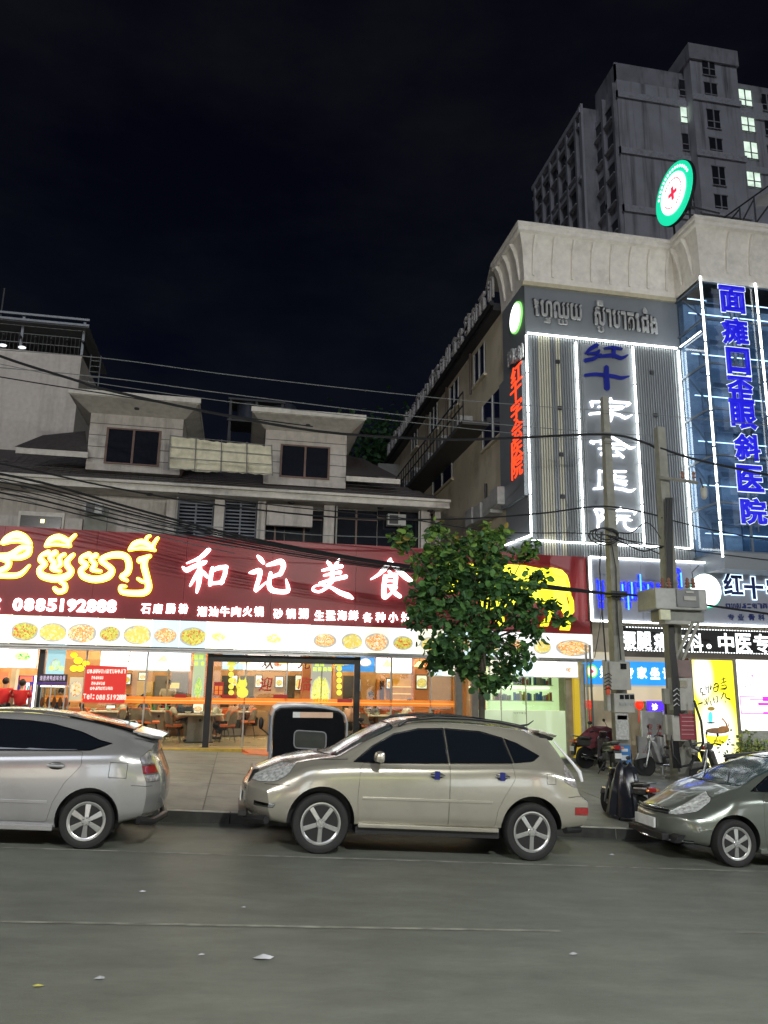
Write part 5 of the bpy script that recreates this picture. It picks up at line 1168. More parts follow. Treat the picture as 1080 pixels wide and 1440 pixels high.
MB().lathe((x, SBY-.01, z), (0, -1, 0), [(0, 2.15*k10), (.05, 2.15*k10)], 32).build('disc_rim', emi('disc_green', (.02, .5, .3), .9), sb)
MB().lathe((x, SBY-.06, z+.03), (0, -1, 0), [(0, 2.1*k10), (.02, 2.1*k10)], 32).build('white_disc', emi('disc_white', (1, 1, 1), 2.4), sb)
NAVY = mat('navy_letter', (.01, .02, .12), rough=.4); CYO = emi('pale_cyan_edge', (.65, .85, 1), 1.8)
for ch, px, py in (('红', 1031, 821), ('十', 1060, 827), ('字', 1092, 828)):
    text_px(ch, [px], py, 27, 31, SBY-.06, NAVY, sb, bold=.04, depth=.02); text_px(ch, [px], py, 30, 34, SBY-.03, CYO, sb, bold=.09, depth=.008, name='letter_edge')
text_px('专业骨科', [1028, 1042, 1057, 1071], 868, 9, 9, SBY-.02, NAVY, sb, bold=.03, depth=.01)
khx('ពហសរៈឡាគ', 1024, 1076, 852, 7, SBY-.02, NAVY, sb, bold=.03, depth=.01)
# LED ticker
tk = thing('led_ticker', 'black LED ticker board with scrolling white characters under the grey sign board', 'led board', (13, 20.5, 3.4))
TYK = 20.46; ta, tz1 = XZ(878, 880, TYK); tz0 = XZ(960, 918, TYK)[1]
MB().box(ta, 19.6, TYK, TYK+.2, tz0, tz1).build('board', mat('ticker_black', (.01, .01, .012), rough=.35), tk)
MB().box(ta-.04, 19.6, TYK-.02, TYK+.22, tz0-.14, tz0-.003).build('frame', mat('ticker_frame', (.12, .10, .08)), tk)
TKW = emi('ticker_white', (.95, 1, 1), 2.2)
text_px('腰腿痛专科', [884, 906, 930, 955, 978], [901, 901, 902, 903, 903.5], 21, 26, TYK-.01, TKW, tk, bold=.022, depth=.005)
text_px('。', [997], 909, 7, 7, TYK-.01, TKW, tk, bold=.03, depth=.005); text_px('中医专科', [1021, 1046, 1071, 1096], [904, 904.5, 905, 906], 22, 27, TYK-.01, TKW, tk, bold=.022, depth=.005)
d = MB(); x = ta+.05
while x < 16.5: d.box(x, x+.045, TYK-.012, TYK-.002, tz1-.045, tz1-.02); d.box(x, x+.045, TYK-.012, TYK-.002, tz0+.02, tz0+.045); x += .09
o = d.build('border_light', TKW, tk, weld=False); o['kind'] = 'stuff'
# blue sign
bs = thing('blue_shop_sign', 'sky blue sign with white characters and round green cross logo behind the utility pole', 'sign', (11, 20.9, 2.5))
BSY = 20.85; a = XZ(823, 945, BSY)[0]; b = XZ(952, 945, BSY)[0]; z1_ = XZ(880, 930, BSY)[1]; z0_ = XZ(880, 963, BSY)[1]
MB().box(a, b, BSY, BSY+.12, z0_, z1_).build('sign_board', emi('sky_blue_sign', (.01, .28, .85), .95), bs)
text_px('妇科专家坐诊', [850, 868, 884, 903, 921, 939], [945, 945, 946, 946, 947, 947], 14, 17, BSY-.01, emi('blue_sign_white', (1, 1, 1), 1.6), bs, bold=.04, depth=.008)
for r, m, o in ((9, emi('logo_green', (.1, .75, .2), .9), .002), (7, emi('logo_yellow', (.95, .95, .5), 1.0), .01), (4.6, emi('logo_white', (1, 1, 1), 1.3), .018)):
    x, z = XZ(832, 944, BSY); R = r*(XZ(842, 944, BSY)[0]-x)/10; MB().lathe((x, BSY-o, z), (0, -1, 0), [(0, R), (.006, R)], 20).build('logo_disc', m, bs)
MB().box(x-.05, x+.05, BSY-.04, BSY-.03, z-.02, z+.02).build('logo_cross', ORD, bs); MB().box(x-.02, x+.02, BSY-.041, BSY-.029, z-.05, z+.05).build('logo_cross', ORD, bs)
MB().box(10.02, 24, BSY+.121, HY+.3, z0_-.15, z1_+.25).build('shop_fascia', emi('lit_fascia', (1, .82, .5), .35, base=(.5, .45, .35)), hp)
# clinic ground floor interior
CI = mat('clinic_inside', (.55, .50, .42), rough=.5)
MB().box(10.02, 16.8, HY+3.4, HY+3.6, -1, 3.2).build('inner_wall', CI, hp); MB().box(10.0, 10.02, 21.1, HY+3.6, -1, 3.2).build('inner_wall', CI, hp)
MB().box(10.02, 24, 21.0, HY+3.6, 2.25, 2.35).build('inner_ceiling', CI, hp); MB().box(10.0, 24, 21.0, HY+3.6, -.4, -.13).build('inner_floor', CI, hp)
for x in (10.6, 11.8): MB().box(x, x+.8, 22, 22.25, 2.2, 2.245).build('ceiling_lamp', emi('clinic_lamp', (.9, 1, 1), 6), hp)
ibox('door_light', 831, 855, 985, 1000, 24.0, .05, emi('lit_doorway', (1, 1, 1), 1.6), hp); ibox('shelf', 833, 858, 1003, 1045, 23.8, .3, STEEL, hp)
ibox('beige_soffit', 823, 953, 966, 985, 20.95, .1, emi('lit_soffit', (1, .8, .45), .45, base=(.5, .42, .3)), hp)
MB().box(XZ(966, 1000, 20.9)[0], 24, 20.98, 21.3, -.6, 2.4).build('shop_wall', mat('grey_mosaic', (.22, .23, .20), rough=.6, dirt=.4), hp)
ibox('maroon_shutter', 944, 972, 925, 1040, 20.93, .04, mat('maroon_shutter', (.16, .05, .06), rough=.5), hp)
for i in range(9): ibox('shutter_slat', 944, 972, 928+i*12, 929.5+i*12, 20.9, .028, mat('maroon_slat', (.22, .09, .1)), hp)
# lanterns
def lantern(label, px, py):
    x, z = XZ(px, py, 21.3); t_ = thing('red_lantern', label, 'lantern', (x, 21.3, z), 'red lanterns in the clinic doorway')
    MB().ell((x, 21.3, z), (.12, .12, .14), 12, 8).build('shade', emi('lantern_red', (1, .03, .01), 1.1), t_, smooth=True)
    MB().lathe((x, 21.3, z+.13), (0, 0, 1), [(0, .06), (.04, .06)], 10).build('cap', YST, t_); MB().tube([(x, 21.3, z-.14), (x, 21.3, z-.5)], [.03, .045], n=6).build('tassel', emi('tassel_red', (.8, .02, .01), .5), t_); MB().tube([(x, 21.3, z+.17), (x, 21.3, z+.6)], .008, n=4).build('cord', DK, t_)
lantern('red lantern hanging left of the utility poles beside the cream column', 827.5, 990); lantern('red lantern hanging between the two utility poles', 899, 991)
# violet small lit sign
vsn = thing('violet_light_sign', 'small glowing violet sign with a white character between the poles', 'sign', at(921, 1003, 20.4))
x0, z0_ = XZ(913, 1004, 20.4); x1, z1_ = XZ(933, 986, 20.4); MB().box(x0, x1, 20.4, 20.5, z0_, z1_).build('box', emi('violet_light', (.08, .02, .9), 1.3), vsn); text_px('诊', [921], 994, 9, 10, 20.39, OW, vsn, bold=.03, depth=.005)
# notice boards between the poles
def board(label, a, b, t, bo, Y, texts):
    x0 = XZ(a, (t+bo)/2, Y)[0]; x1 = XZ(b, (t+bo)/2, Y)[0]; zb__ = zpave((x0+x1)/2, Y); z1__ = XZ(a, t, Y)[1]
    t_ = thing('standing_board', label, 'notice board', ((x0+x1)/2, Y, zb__))
    MB().box(x0, x1, Y, Y+.03, zb__+.25, z1__).build('panel', mat('grey_board', (.36, .35, .34), rough=.5, dirt=.2), t_)
    for x in (x0, x1): MB().box(x-.02, x+.02, Y-.01, Y+.05, zb__, z1__+.02).build('leg', STEEL, t_)
    MB().box(x0, x1, Y-.012, Y+.052, zb__+.2, zb__+.24).build('bottom_rail', STEEL, t_)
    for (s, pp, py, w, h, m) in texts: text_px(s, pp, py, w, h, Y-.003, m, t_, bold=.02, depth=.003)
DR = mat('faded_red_print', (.45, .10, .08)); 
board('tall grey standing board with faded red characters between the two poles', 903, 934, 1000, 1066, 19.9, [('专治', [914, 927], 1022, 8, 9, DR), ('疼痛', [914, 927], 1033, 8, 8, DR), ('中医', [912, 924], 1045, 7, 7, DR)])
board('low grey wire framed board standing in front of the taller board', 898, 930, 1036, 1080, 18.9, [('推拿', [908, 920], 1060, 8, 8, DR)])
# yellow noodle poster
YP = 20.3
yp = thing('yellow_noodle_poster', 'tall glowing yellow standing poster with brush characters over a noodle bowl', 'poster', (XZ(1003, 1080, YP)[0], YP, zpave(15, YP)))
pc = [XZ(983, 1082, YP), XZ(1046, 1082, YP), XZ(1029.5, 929, YP), XZ(972, 931.5, YP)]
x0 = pc[3][0]; x1 = pc[2][0]; zb__ = zpave(14, YP)+.05; z1__ = pc[2][1]
ym = bpy.data.materials.new('yellow_poster_print'); ym.use_nodes = True; nt = ym.node_tree; b_ = nt.nodes['Principled BSDF']
uv = N(nt, 'ShaderNodeUVMap'); gr = N(nt, 'ShaderNodeTexGradient', gradient_type='SPHERICAL'); mpp = N(nt, 'ShaderNodeMapping'); mpp.inputs['Location'].default_value = (-.25*3.2, -.84*3.5, 0); mpp.inputs['Scale'].default_value = (3.2, 3.5, 1)
nt.links.new(uv.outputs[0], mpp.inputs[0]); nt.links.new(mpp.outputs[0], gr.inputs[0])
gr2 = N(nt, 'ShaderNodeTexGradient', gradient_type='SPHERICAL'); mp3 = N(nt, 'ShaderNodeMapping'); mp3.inputs['Location'].default_value = (-.5*1.7, -.32*2.3, 0); mp3.inputs['Scale'].default_value = (1.7, 2.3, 1); nt.links.new(uv.outputs[0], mp3.inputs[0]); nt.links.new(mp3.outputs[0], gr2.inputs[0])
sm = N(nt, 'ShaderNodeMath', operation='MAXIMUM'); nt.links.new(gr.outputs[1], sm.inputs[0]); nt.links.new(gr2.outputs[1], sm.inputs[1])
rp = N(nt, 'ShaderNodeValToRGB'); rp.color_ramp.elements[0].position = .05; rp.color_ramp.elements[0].color = (.95, .86, .02, 1); rp.color_ramp.elements[1].position = .5; rp.color_ramp.elements[1].color = (1, 1, .92, 1)
nt.links.new(sm.outputs[0], rp.inputs[0]); nt.links.new(rp.outputs[0], b_.inputs['Emission Color']); nt.links.new(rp.outputs[0], b_.inputs['Base Color']); b_.inputs['Emission Strength'].default_value = 1.15
uvquad('sheet', x0, x1, zb__, z1__, YP, ym, yp)
MB().box(x0-.02, x0-.001, YP-.03, YP+.1, zb__-.05, z1__+.04).build('frame', mat('taupe_frame', (.25, .22, .17)), yp); MB().box(x1+.001, x1+.1, YP-.03, YP+.1, zb__-.05, z1__+.04).build('frame', mat('taupe_frame', (.25, .22, .17)), yp); MB().box(x0, x1, YP-.03, YP+.1, z1__+.001, z1__+.05).build('frame', mat('taupe_frame', (.25, .22, .17)), yp)
INK = mat('black_ink', (.03, .02, .01), rough=.6)
cp = Conv(960, 920, 9, YP-.004)
for s in ([[(215, 440, 8), (250, 430, 6)], [(235, 425, 6), (225, 480, 8), (260, 490, 6)], [(250, 470, 6), (255, 530, 8)], [(240, 505, 5), (285, 512, 9)]], [[(290, 400, 5), (300, 455, 7)], [(285, 430, 5), (330, 415, 5)], [(320, 385, 6), (328, 490, 8)], [(345, 365, 6), (350, 450, 9), (365, 400, 5)]],
          [[(420, 365, 10), (395, 400, 8)], [(400, 385, 8), (445, 375, 10), (440, 460, 10), (395, 465, 8), (395, 400, 6)], [(385, 430, 8), (455, 400, 10)]], [[(510, 290, 7), (520, 350, 10)], [(490, 320, 6), (540, 305, 8)], [(480, 370, 7), (550, 345, 9)], [(490, 400, 8), (545, 390, 8), (540, 440, 9), (480, 440, 8)], [(475, 440, 6), (560, 425, 8)]],
          [[(192, 632, 10), (245, 615, 14)]], [[(275, 570, 6), (300, 620, 8), (270, 640, 5)], [(300, 560, 6), (315, 640, 8)], [(325, 540, 5), (330, 600, 6)], [(350, 590, 6), (360, 645, 10)]], [[(385, 545, 7), (400, 610, 9)], [(380, 580, 5), (415, 560, 5)], [(420, 530, 7), (440, 540, 7), (440, 600, 9), (425, 610, 5)]],
          [[(515, 485, 8), (505, 530, 9), (480, 570, 6)], [(500, 510, 6), (540, 500, 8), (545, 545, 10), (595, 570, 16)], [(535, 590, 9), (540, 610, 6)]]):
    strokes('brush', [[(x, y, w*1.35) for x, y, w in st_] for st_ in s], cp, YP-.004, INK, yp, depth=.003, name='brush_character')
def pdisc(cx_, cy_, rx_, ry_, m, name, o, half=None, n=24):
    P = [(cx_+rx_*math.cos(2*math.pi*k/n), cy_+ry_*math.sin(2*math.pi*k/n)) for k in range(n)]
    if half: P = [(x, y) for x, y in P if y >= cy_-1]
    MB().prism_xz([cp(x, y) for x, y in P], YP-o-.003, YP-o).build(name, m, yp)
pdisc(432, 1000, 152, 160, emi('bowl_yellow', (.95, .85, .03), 1.0), 'bowl', .006, half=True); pdisc(432, 1000, 158, 38, emi('bowl_rim', (1, 1, .96), 1.2), 'bowl_rim', .012); pdisc(438, 968, 150, 38, mat('broth_brown', (.42, .22, .12)), 'broth', .018); pdisc(510, 950, 75, 42, mat('noodle_brown', (.62, .28, .10)), 'noodles', .024)
pdisc(435, 1170, 60, 20, emi('bowl_rim', (1, 1, .96), 1.2), 'bowl_foot', .004); pdisc(350, 800, 28, 75, emi('cyan_figure', (.1, .75, .9), .9), 'blue_bird', .006); pdisc(358, 690, 48, 26, mat('figure_gold', (.75, .5, .08)), 'bird_crest', .009); pdisc(355, 868, 55, 10, INK, 'bird_foot', .008)
strokes('x', [[(540, 940, 26), (548, 890, 20), (510, 830, 14), (480, 790, 6)], [(560, 940, 14), (575, 880, 8), (575, 845, 4)], [(510, 830, 12), (470, 830, 5)]], cp, YP-.03, mat('noodle_brown', (.62, .28, .10)), yp, depth=.004, name='noodle_strand')
text_px('老碗面', [1004.5, 1008.5, 1012.5], 1042, 3.6, 4.5, YP-.012, mat('bowl_print', (.5, .38, .05)), yp, bold=.02, depth=.002)
# pink price lightbox
pk = thing('pink_lightbox', 'white lit board with magenta price box at the right edge', 'lightbox', (16, 20.6, .5))
PY = 20.6; x0 = XZ(1037, 980, PY)[0]; z1__ = XZ(1050, 928, PY)[1]; z0__ = XZ(1050, 1027, PY)[1]
MB().box(x0, 19, PY, PY+.15, z0__, z1__).build('face', emi('pink_board_white', (1, .99, 1), 1.9), pk)
MAG = emi('magenta_print', (.75, .05, .65), .8)
a = XZ(1040, 980, PY)[0]
for (t, b) in ((979, 980.5), (1002.5, 1004)): MB().box(a, 17.5, PY-.006, PY-.001, XZ(1050, b, PY)[1], XZ(1050, t, PY)[1]).build('box_line', MAG, pk)
MB().box(a, a+.03, PY-.006, PY-.001, XZ(1050, 1004, PY)[1], XZ(1050, 979, PY)[1]).build('box_line', MAG, pk)
for (px, t, b) in ((1054, 983, 984.5), (1065, 988, 992), (1072, 980, 986), (1071, 1001, 1003)): MB().box(XZ(px, 980, PY)[0], 17.4, PY-.008, PY-.002, XZ(px, b, PY)[1], XZ(px, t, PY)[1]).build('magenta_bar', MAG, pk)
text_px('康复理疗', [1048, 1056, 1064, 1072], [966, 964, 966, 964], 5, 6, PY-.003, mat('pale_grey_print', (.35, .33, .33)), pk, bold=.01, depth=.002); text_px('优惠', [1052, 1058], 950.5, 4, 4, PY-.003, MAG, pk, bold=.02, depth=.002)
# scaffold tube left of the poles
for px, lab in ((827.5, 'thin grey steel tube standing beside the cream column'), (833.5, 'second thin steel tube, right beside the red lantern')):
    x, z = XZ(px+2, 1060, 20.4); t_ = thing('steel_tube', lab, 'pole', (x, 20.4, zpave(x, 20.4))); MB().tube([(x, 20.4, zpave(x, 20.4)), (x, 20.4, 3.2)], .03, n=8).build('tube', GALV, t_, smooth=True)
# ------------------------------------------------------------------ utility poles
PC = mat('pole_concrete', (.25, .245, .21), rough=.8, var=.15, dirt=.4, dcol=(.1, .1, .085), dscale=(2, 2, .4), bump=.25)
BOXM = mat('meter_box_grey', (.38, .37, .33), rough=.5, var=.08, dirt=.25); BLK = mat('black_rubber_cable', (.012, .012, .013), rough=.5); CER = mat('ceramic', (.25, .12, .08), rough=.2)
def pole(label, px0, py0, px1, py1, Y, w0, w1):
    xb_, zt_ = XZ((px0+px1)/2, py0, Y); x = XZ(px1, py1, Y)[0]; x = (x+XZ(px0, py0, Y)[0])/2; zb_ = zpave(x, Y)
    t = thing('utility_pole', label, 'utility pole', (x, Y, zb_), 'concrete utility poles')
    MB().hexa([(x-w0, Y-w0, zb_-.1), (x+w0, Y-w0, zb_-.1), (x+w0, Y+w0, zb_-.1), (x-w0, Y+w0, zb_-.1), (x-w1, Y-w1, zt_), (x+w1, Y-w1, zt_), (x+w1, Y+w1, zt_), (x-w1, Y+w1, zt_)]).build('pole', PC, t, bevel=.02)
    return t, x, zb_, zt_
P1, p1x, p1b, p1t = pole('concrete utility pole nearest the tree, with blue notice and many meter boxes', 848, 560, 878, 1092, 18.5, .17, .09)
def cbox(par, Y, a, b, t, bo, dep, m=BOXM, name='meter_box', bev=.012):
    return ibox(name, a, b, t, bo, Y, dep, m, par, bev)
b_ = cbox(P1, 18.05, 858, 887, 930, 970, .25); ibox('window', 873, 881, 933, 941, 18.03, .018, WINB, b_)
b_ = cbox(P1, 18.05, 864, 893, 975, 1002, .25)
for i in range(3): ibox('meter_window', 872+i*7.2, 877.5+i*7.2, 977, 983, 18.03, .018, WINB, b_); ibox('meter_window', 872+i*7.2, 877.5+i*7.2, 988, 992, 18.03, .018, GALV, b_)
cbox(P1, 18.15, 853, 858, 928, 1000, .2, name='cable_riser'); cbox(P1, 18.1, 866, 884, 1003, 1040, .02, mat('torn_paper', (.42, .42, .40), rough=.8, var=.3, scale=20), 'torn_notice', 0)
cbox(P1, 18.08, 871, 887, 1048, 1078, .02, mat('blue_notice', (.03, .15, .38), rough=.5), 'blue_notice', 0); cbox(P1, 18.07, 874, 884, 1062, 1069, .008, mat('notice_white', (.55, .6, .65)), 'notice_text', 0); cbox(P1, 18.07, 874, 883, 1053, 1057, .008, mat('notice_white', (.55, .6, .65)), 'notice_text', 0)
cbox(P1, 18.1, 868, 882, 1006, 1012, .012, mat('violet_print', (.15, .13, .3)), 'notice_stripe', 0)
for i in range(5):
    y_, = [945+i*5]; MB().tube([at(850, y_+960-945-10, 18.0), at(856, y_+2, 17.95), at(860, y_+5, 18.0)], .012, n=5).build('cable_loop', BLK, P1)
MB().box(*[XZ(853, 980, 18)[0], XZ(858, 980, 18)[0]], 17.98, 18.03, XZ(855, 977, 18)[1], XZ(855, 965, 18)[1]).build('breaker', mat('breaker_red', (.6, .08, .03)), P1)
P2, p2x, p2b, p2t = pole('taller looking concrete utility pole carrying the grey transformer box beside the hatchback', 928, 603, 958, 1100, 18.0, .20, .11)
b_ = cbox(P2, 17.1, 922, 994, 826, 856, .9, mat('transformer_grey', (.33, .33, .31), rough=.5, metal=.2), 'transformer', .03)
ibox('front_face', 952, 983, 828, 853, 17.06, .038, mat('transformer_dark', (.14, .14, .14), rough=.4), b_); ibox('rating_plate', 962, 979, 838, 844, 17.03, .028, BOXM, b_); ibox('handle', 965, 976, 831, 834, 17.03, .028, BOXM, b_)
cbox(P2, 17.3, 930, 990, 858, 873, .5, mat('bracket_grey', (.25, .25, .23), metal=.5), 'bracket')
cbox(P2, 17.0, 929, 943, 857, 871, .08, mat('cream_tag', (.6, .6, .42)), 'number_plate', 0); cbox(P2, 17.2, 935, 972, 872, 877, .3, BOXM, 'cross_beam')
for px in (932, 941, 967, 975): 
    a = at(px, 827, 17.5); MB().lathe(a, (0, 0, 1), [(0, .04), (.05, .07), (.08, .04), (.12, .065), (.16, .035), (.2, .05), (.26, .02)], 10).build('insulator', CER, P2)
MB().tube([at(975, 815, 17.5), at(973, 805, 17.5), at(983, 795, 17.5)], .012, n=5).build('jumper_wire', BLK, P2)
for q in ((974, 876, 950, 925), (982, 876, 960, 928)): MB().tube([at(q[0], q[1], 17.3), at(q[2], q[3], 17.75)], .045, n=4).build('brace', BOXM, P2)
b_ = cbox(P2, 17.5, 948, 975, 953, 999, .26); ibox('window', 956, 966, 957, 967, 17.48, .018, WINB, b_)
cbox(P2, 17.55, 952, 973, 928, 952, .2, mat('box_brownish', (.20, .14, .13)), 'meter_box'); cbox(P2, 17.4, 946, 978, 1006, 1042, .3); cbox(P2, 17.37, 957, 978, 1004, 1040, .028, mat('maroon_notice', (.25, .035, .05), rough=.5), 'maroon_notice', 0)
for i in range(5): cbox(P2, 17.35, 959, 976, 1008+i*6, 1009+i*6, .018, mat('faint_pink', (.5, .28, .28)), 'notice_line', 0)
cbox(P2, 17.6, 935, 942, 968, 990, .15); cbox(P2, 17.62, 936, 941, 1005, 1033, .12)
# thick bundle of black cables down pole 2
for k in range(5):
    o = k*2.2; MB().tube([at(936+o, 700, 17.7), at(938+o*.8, 800, 17.6), at(942+o*.6, 900, 17.45), at(946+o*.9, 960, 17.4), at(949+o*.8, 1000, 17.4), at(944+o, 1045, 17.5), at(948+o*1.1, 1080, 17.6)], .022, n=6).build('down_cable', BLK, P2, smooth=True)
MB().tube([at(976, 985, 17.3), at(986, 1015, 17.2), at(989, 1045, 17.2), at(983, 1056, 17.2), at(973, 1050, 17.3), at(970, 1040, 17.35)], .03, n=8).build('cable_loop', BLK, P2, smooth=True)
MB().tube([at(945, 1040, 17.3), at(947, 1062, 17.2), at(958, 1078, 17.2), at(970, 1076, 17.2), at(978, 1064, 17.3)], .03, n=8).build('cable_loop', BLK, P2, smooth=True)
for i in range(4): MB().tube([at(947, 972+i*7, 17.35), at(952, 968+i*7, 17.3), at(955, 971+i*7, 17.35)], .012, n=5).build('white_tie', mat('white_tie', (.6, .6, .6)), P2)
MB().lathe(at(975, 1035, 17.7), (0, 0, -1), [(0, .16), (.03, .2), (.5, .2), (.55, .16)], 14).build('grey_drum', mat('drum_grey', (.16, .16, .16)), P2) if False else None
# cross arm
a = at(928, 671, 17.8); b = at(982, 679, 17.5); MB().tube([a, b], .045, n=4).build('cross_arm', PC, P2)
for px in (960, 976): c = at(px, 676, 17.65); MB().lathe(c, (0, 0, 1), [(0, .02), (.06, .02), (.08, .05), (.14, .03), (.2, .05), (.26, .015)], 8).build('insulator', CER, P2)
MB().tube([at(984, 672, 17.5), at(994, 700, 17.6)], .02).build('stay', DK, P2); MB().lathe(at(989, 683, 17.6), (0, 0, -1), [(0, .05), (.1, .09), (.3, .08), (.36, .04)], 10).build('surge_arrester', BOXM, P2)
# coil of cable on pole 1 top
for k in range(3):
    c = at(850, 752, 18.3); MB().tube([(c[0]+(.32+.05*k)*math.cos(t*.5236), 18.15+.1*k, c[2]-.02*k+(.16+.03*k)*math.sin(t*.5236)) for t in range(13)], .02, n=5).build('cable_coil', BLK, P1, smooth=True)
MB().tube([at(846, 748, 18.2), at(843, 800, 18.2), at(846, 850, 18.2), at(852, 930, 18.1)], .02, n=5).build('down_cable', BLK, P1); MB().tube([at(858, 752, 18.2), at(866, 800, 18.2), at(868, 870, 18.2), at(873, 928, 18.1)], .018, n=5).build('down_cable', BLK, P1)
MB().box(p1x-.22, p1x+.22, 18.2, 18.6, XZ(850, 838, 18.2)[1], XZ(850, 830, 18.2)[1]).build('clamp', BLK, P1)

# ------------------------------------------------------------------ overhead wires
WIRE = mat('wire_black', (.014, .014, .016), rough=.5); WIREG = mat('wire_grey', (.22, .23, .23), rough=.4, metal=.4)
def wire(label, pts, r, m=WIRE, Y=18.2, grp='overhead wires'):
    P = []
    for i in range(len(pts)-1):
        p0, p1, p2, p3 = pts[max(i-1, 0)], pts[i], pts[i+1], pts[min(i+2, len(pts)-1)]
        for t in (0, .2, .4, .6, .8):
            q = [.5*((2*p1[c])+(-p0[c]+p2[c])*t+(2*p0[c]-5*p1[c]+4*p2[c]-p3[c])*t*t+(-p0[c]+3*p1[c]-3*p2[c]+p3[c])*t**3) for c in range(2)]
            P.append(at(q[0], q[1], Y))
    P.append(at(*pts[-1], Y))
    o = MB().tube(P, r, n=5).build('overhead_wire', m, smooth=True); tag(o, label, 'wire', grp)
    return o
wire('thick sagging black cable, heaviest of the wires crossing the roofs', [(-60, 478), (20, 508), (110, 536), (140, 546), (280, 577), (450, 607), (620, 618), (720, 616), (850, 611), (905, 622), (930, 636)], .035)
wire('thick black cable running on from the tall pole over the glass bay', [(928, 630), (985, 648), (1100, 672)], .035, Y=17.9)
wire('highest thin grey wire against the sky', [(-60, 488), (140, 503), (330, 528), (580, 556), (740, 570), (905, 582), (1100, 600)], .011, WIREG)
wire('second thin grey wire below the highest one', [(-60, 512), (140, 530), (330, 555), (560, 583), (740, 600), (930, 614)], .012, WIREG)
wire('third thin grey wire passing just over the dormer roofs', [(-60, 505), (0, 512), (120, 536), (330, 566), (560, 592), (740, 611), (920, 625)], .010, WIREG)
wire('dark wire drooping over the framed tarpaulin', [(-60, 520), (60, 540), (200, 562), (330, 585), (440, 600)], .016)
wire('upper black wire sloping down across the cream eave to the pole', [(-60, 640), (40, 660), (150, 684), (290, 708), (480, 728), (640, 730), (760, 722), (850, 712), (925, 725)], .022)
wire('black wire crossing the tree top towards the clinic', [(250, 693), (400, 712), (560, 728), (700, 748), (850, 752), (930, 780)], .015)
for i, (dy, r) in enumerate(((0, .03), (5, .018), (9, .02), (15, .014), (21, .022), (27, .013))):
    wire(['topmost', 'second', 'third', 'fourth', 'fifth', 'lowest'][i]+' cable of the bundle slanting across the maroon sign to the meter pole', [(-60, 655+dy*1.3), (60, 679+dy*1.2), (180, 713+dy), (330, 752+dy*.6), (480, 781+dy*.4), (620, 802+dy*.3), (760, 822+dy*.2), (850, 834+dy*.05)], r, Y=18.2-.05*i)
for i, dy in enumerate((0, 10, 18)):
    wire(['upper', 'middle', 'lower'][i]+' pale loose wire in front of the left balcony', [(-60, 655+dy), (50, 690+dy), (150, 716+dy), (260, 745+dy), (330, 760+dy)], .012, WIREG, Y=18.6)
wire('grey wire crossing the house front above the sign', [(200, 738), (320, 742), (440, 752), (560, 756), (700, 760), (850, 762)], .012, WIREG, Y=18.5)
wire('black cable from the meter pole across the blue letters to the right', [(850, 835), (880, 836), (930, 842), (1000, 852), (1100, 866)], .03, Y=18.0)
wire('thin wire in front of the glass bay, upper', [(930, 640), (1000, 640), (1100, 650)], .01, Y=17.9); wire('thin dark wire in front of the glass bay, lower', [(930, 728), (1000, 745), (1100, 763)], .018, Y=17.9)
wire('lowest dark wire in front of the glass bay, above the grey sign board', [(855, 755), (930, 768), (1000, 778), (1100, 790)], .015, Y=17.9)
wire('looped service cable between the two poles', [(853, 752), (880, 765), (905, 775), (930, 770), (942, 790)], .02, Y=18.0); wire('slack service cable between the two poles', [(852, 745), (885, 750), (910, 735), (930, 760), (938, 800)], .015, Y=18.05)
wire('black curved drop wire left of the meter pole', [(846, 858), (842, 890), (836, 925)], .01, Y=18.4)

# ------------------------------------------------------------------ TREE
TRY = 15.0
BARK = mat('bark', (.07, .06, .045), rough=.85, var=.3, bump=.6, bscale=30)
def leafmat(name, c):
    m = mat(name, c, rough=.6, var=.35, scale=3); nt_ = m.node_tree; b_ = nt_.nodes['Principled BSDF']; tl_ = N(nt_, 'ShaderNodeBsdfTranslucent'); mx_ = N(nt_, 'ShaderNodeMixShader'); mx_.inputs[0].default_value = .35
    src_ = b_.inputs['Base Color'].links[0].from_socket; nt_.links.new(src_, tl_.inputs[0]); nt_.links.new(b_.outputs[0], mx_.inputs[1]); nt_.links.new(tl_.outputs[0], mx_.inputs[2]); nt_.links.new(mx_.outputs[0], nt_.nodes['Material Output'].inputs[0]); return m
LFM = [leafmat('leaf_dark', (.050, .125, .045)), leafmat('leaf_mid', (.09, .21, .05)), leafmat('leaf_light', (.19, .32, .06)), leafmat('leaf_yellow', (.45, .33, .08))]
tx = XZ(678, 1000, TRY)[0]; tzb = zpave(tx, TRY)
tree = thing('street_tree', 'young broad-leaved street tree in front of the maroon sign', 'tree', (tx, TRY, tzb))
fork = at(679, 905, TRY)
trunk = MB().tube([(tx, TRY, tzb-.05), (tx+.01, TRY, tzb+.6), (tx-.01, TRY, (tzb+fork[2])/2), fork, at(676, 860, TRY), at(668, 810, TRY)], [.085, .07, .062, .055, .04, .02], n=10).build('trunk', BARK, tree, smooth=True)
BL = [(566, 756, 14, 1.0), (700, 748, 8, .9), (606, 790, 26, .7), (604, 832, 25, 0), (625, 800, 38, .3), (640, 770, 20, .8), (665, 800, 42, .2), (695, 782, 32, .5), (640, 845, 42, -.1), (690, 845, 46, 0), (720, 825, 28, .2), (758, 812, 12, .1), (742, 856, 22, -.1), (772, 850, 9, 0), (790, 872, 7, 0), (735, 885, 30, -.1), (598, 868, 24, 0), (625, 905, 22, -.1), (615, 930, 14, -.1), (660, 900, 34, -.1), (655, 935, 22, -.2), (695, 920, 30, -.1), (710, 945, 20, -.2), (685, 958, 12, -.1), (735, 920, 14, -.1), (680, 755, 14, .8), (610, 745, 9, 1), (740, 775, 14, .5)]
lv = [[], [], [], []]; lf = [[], [], [], []]
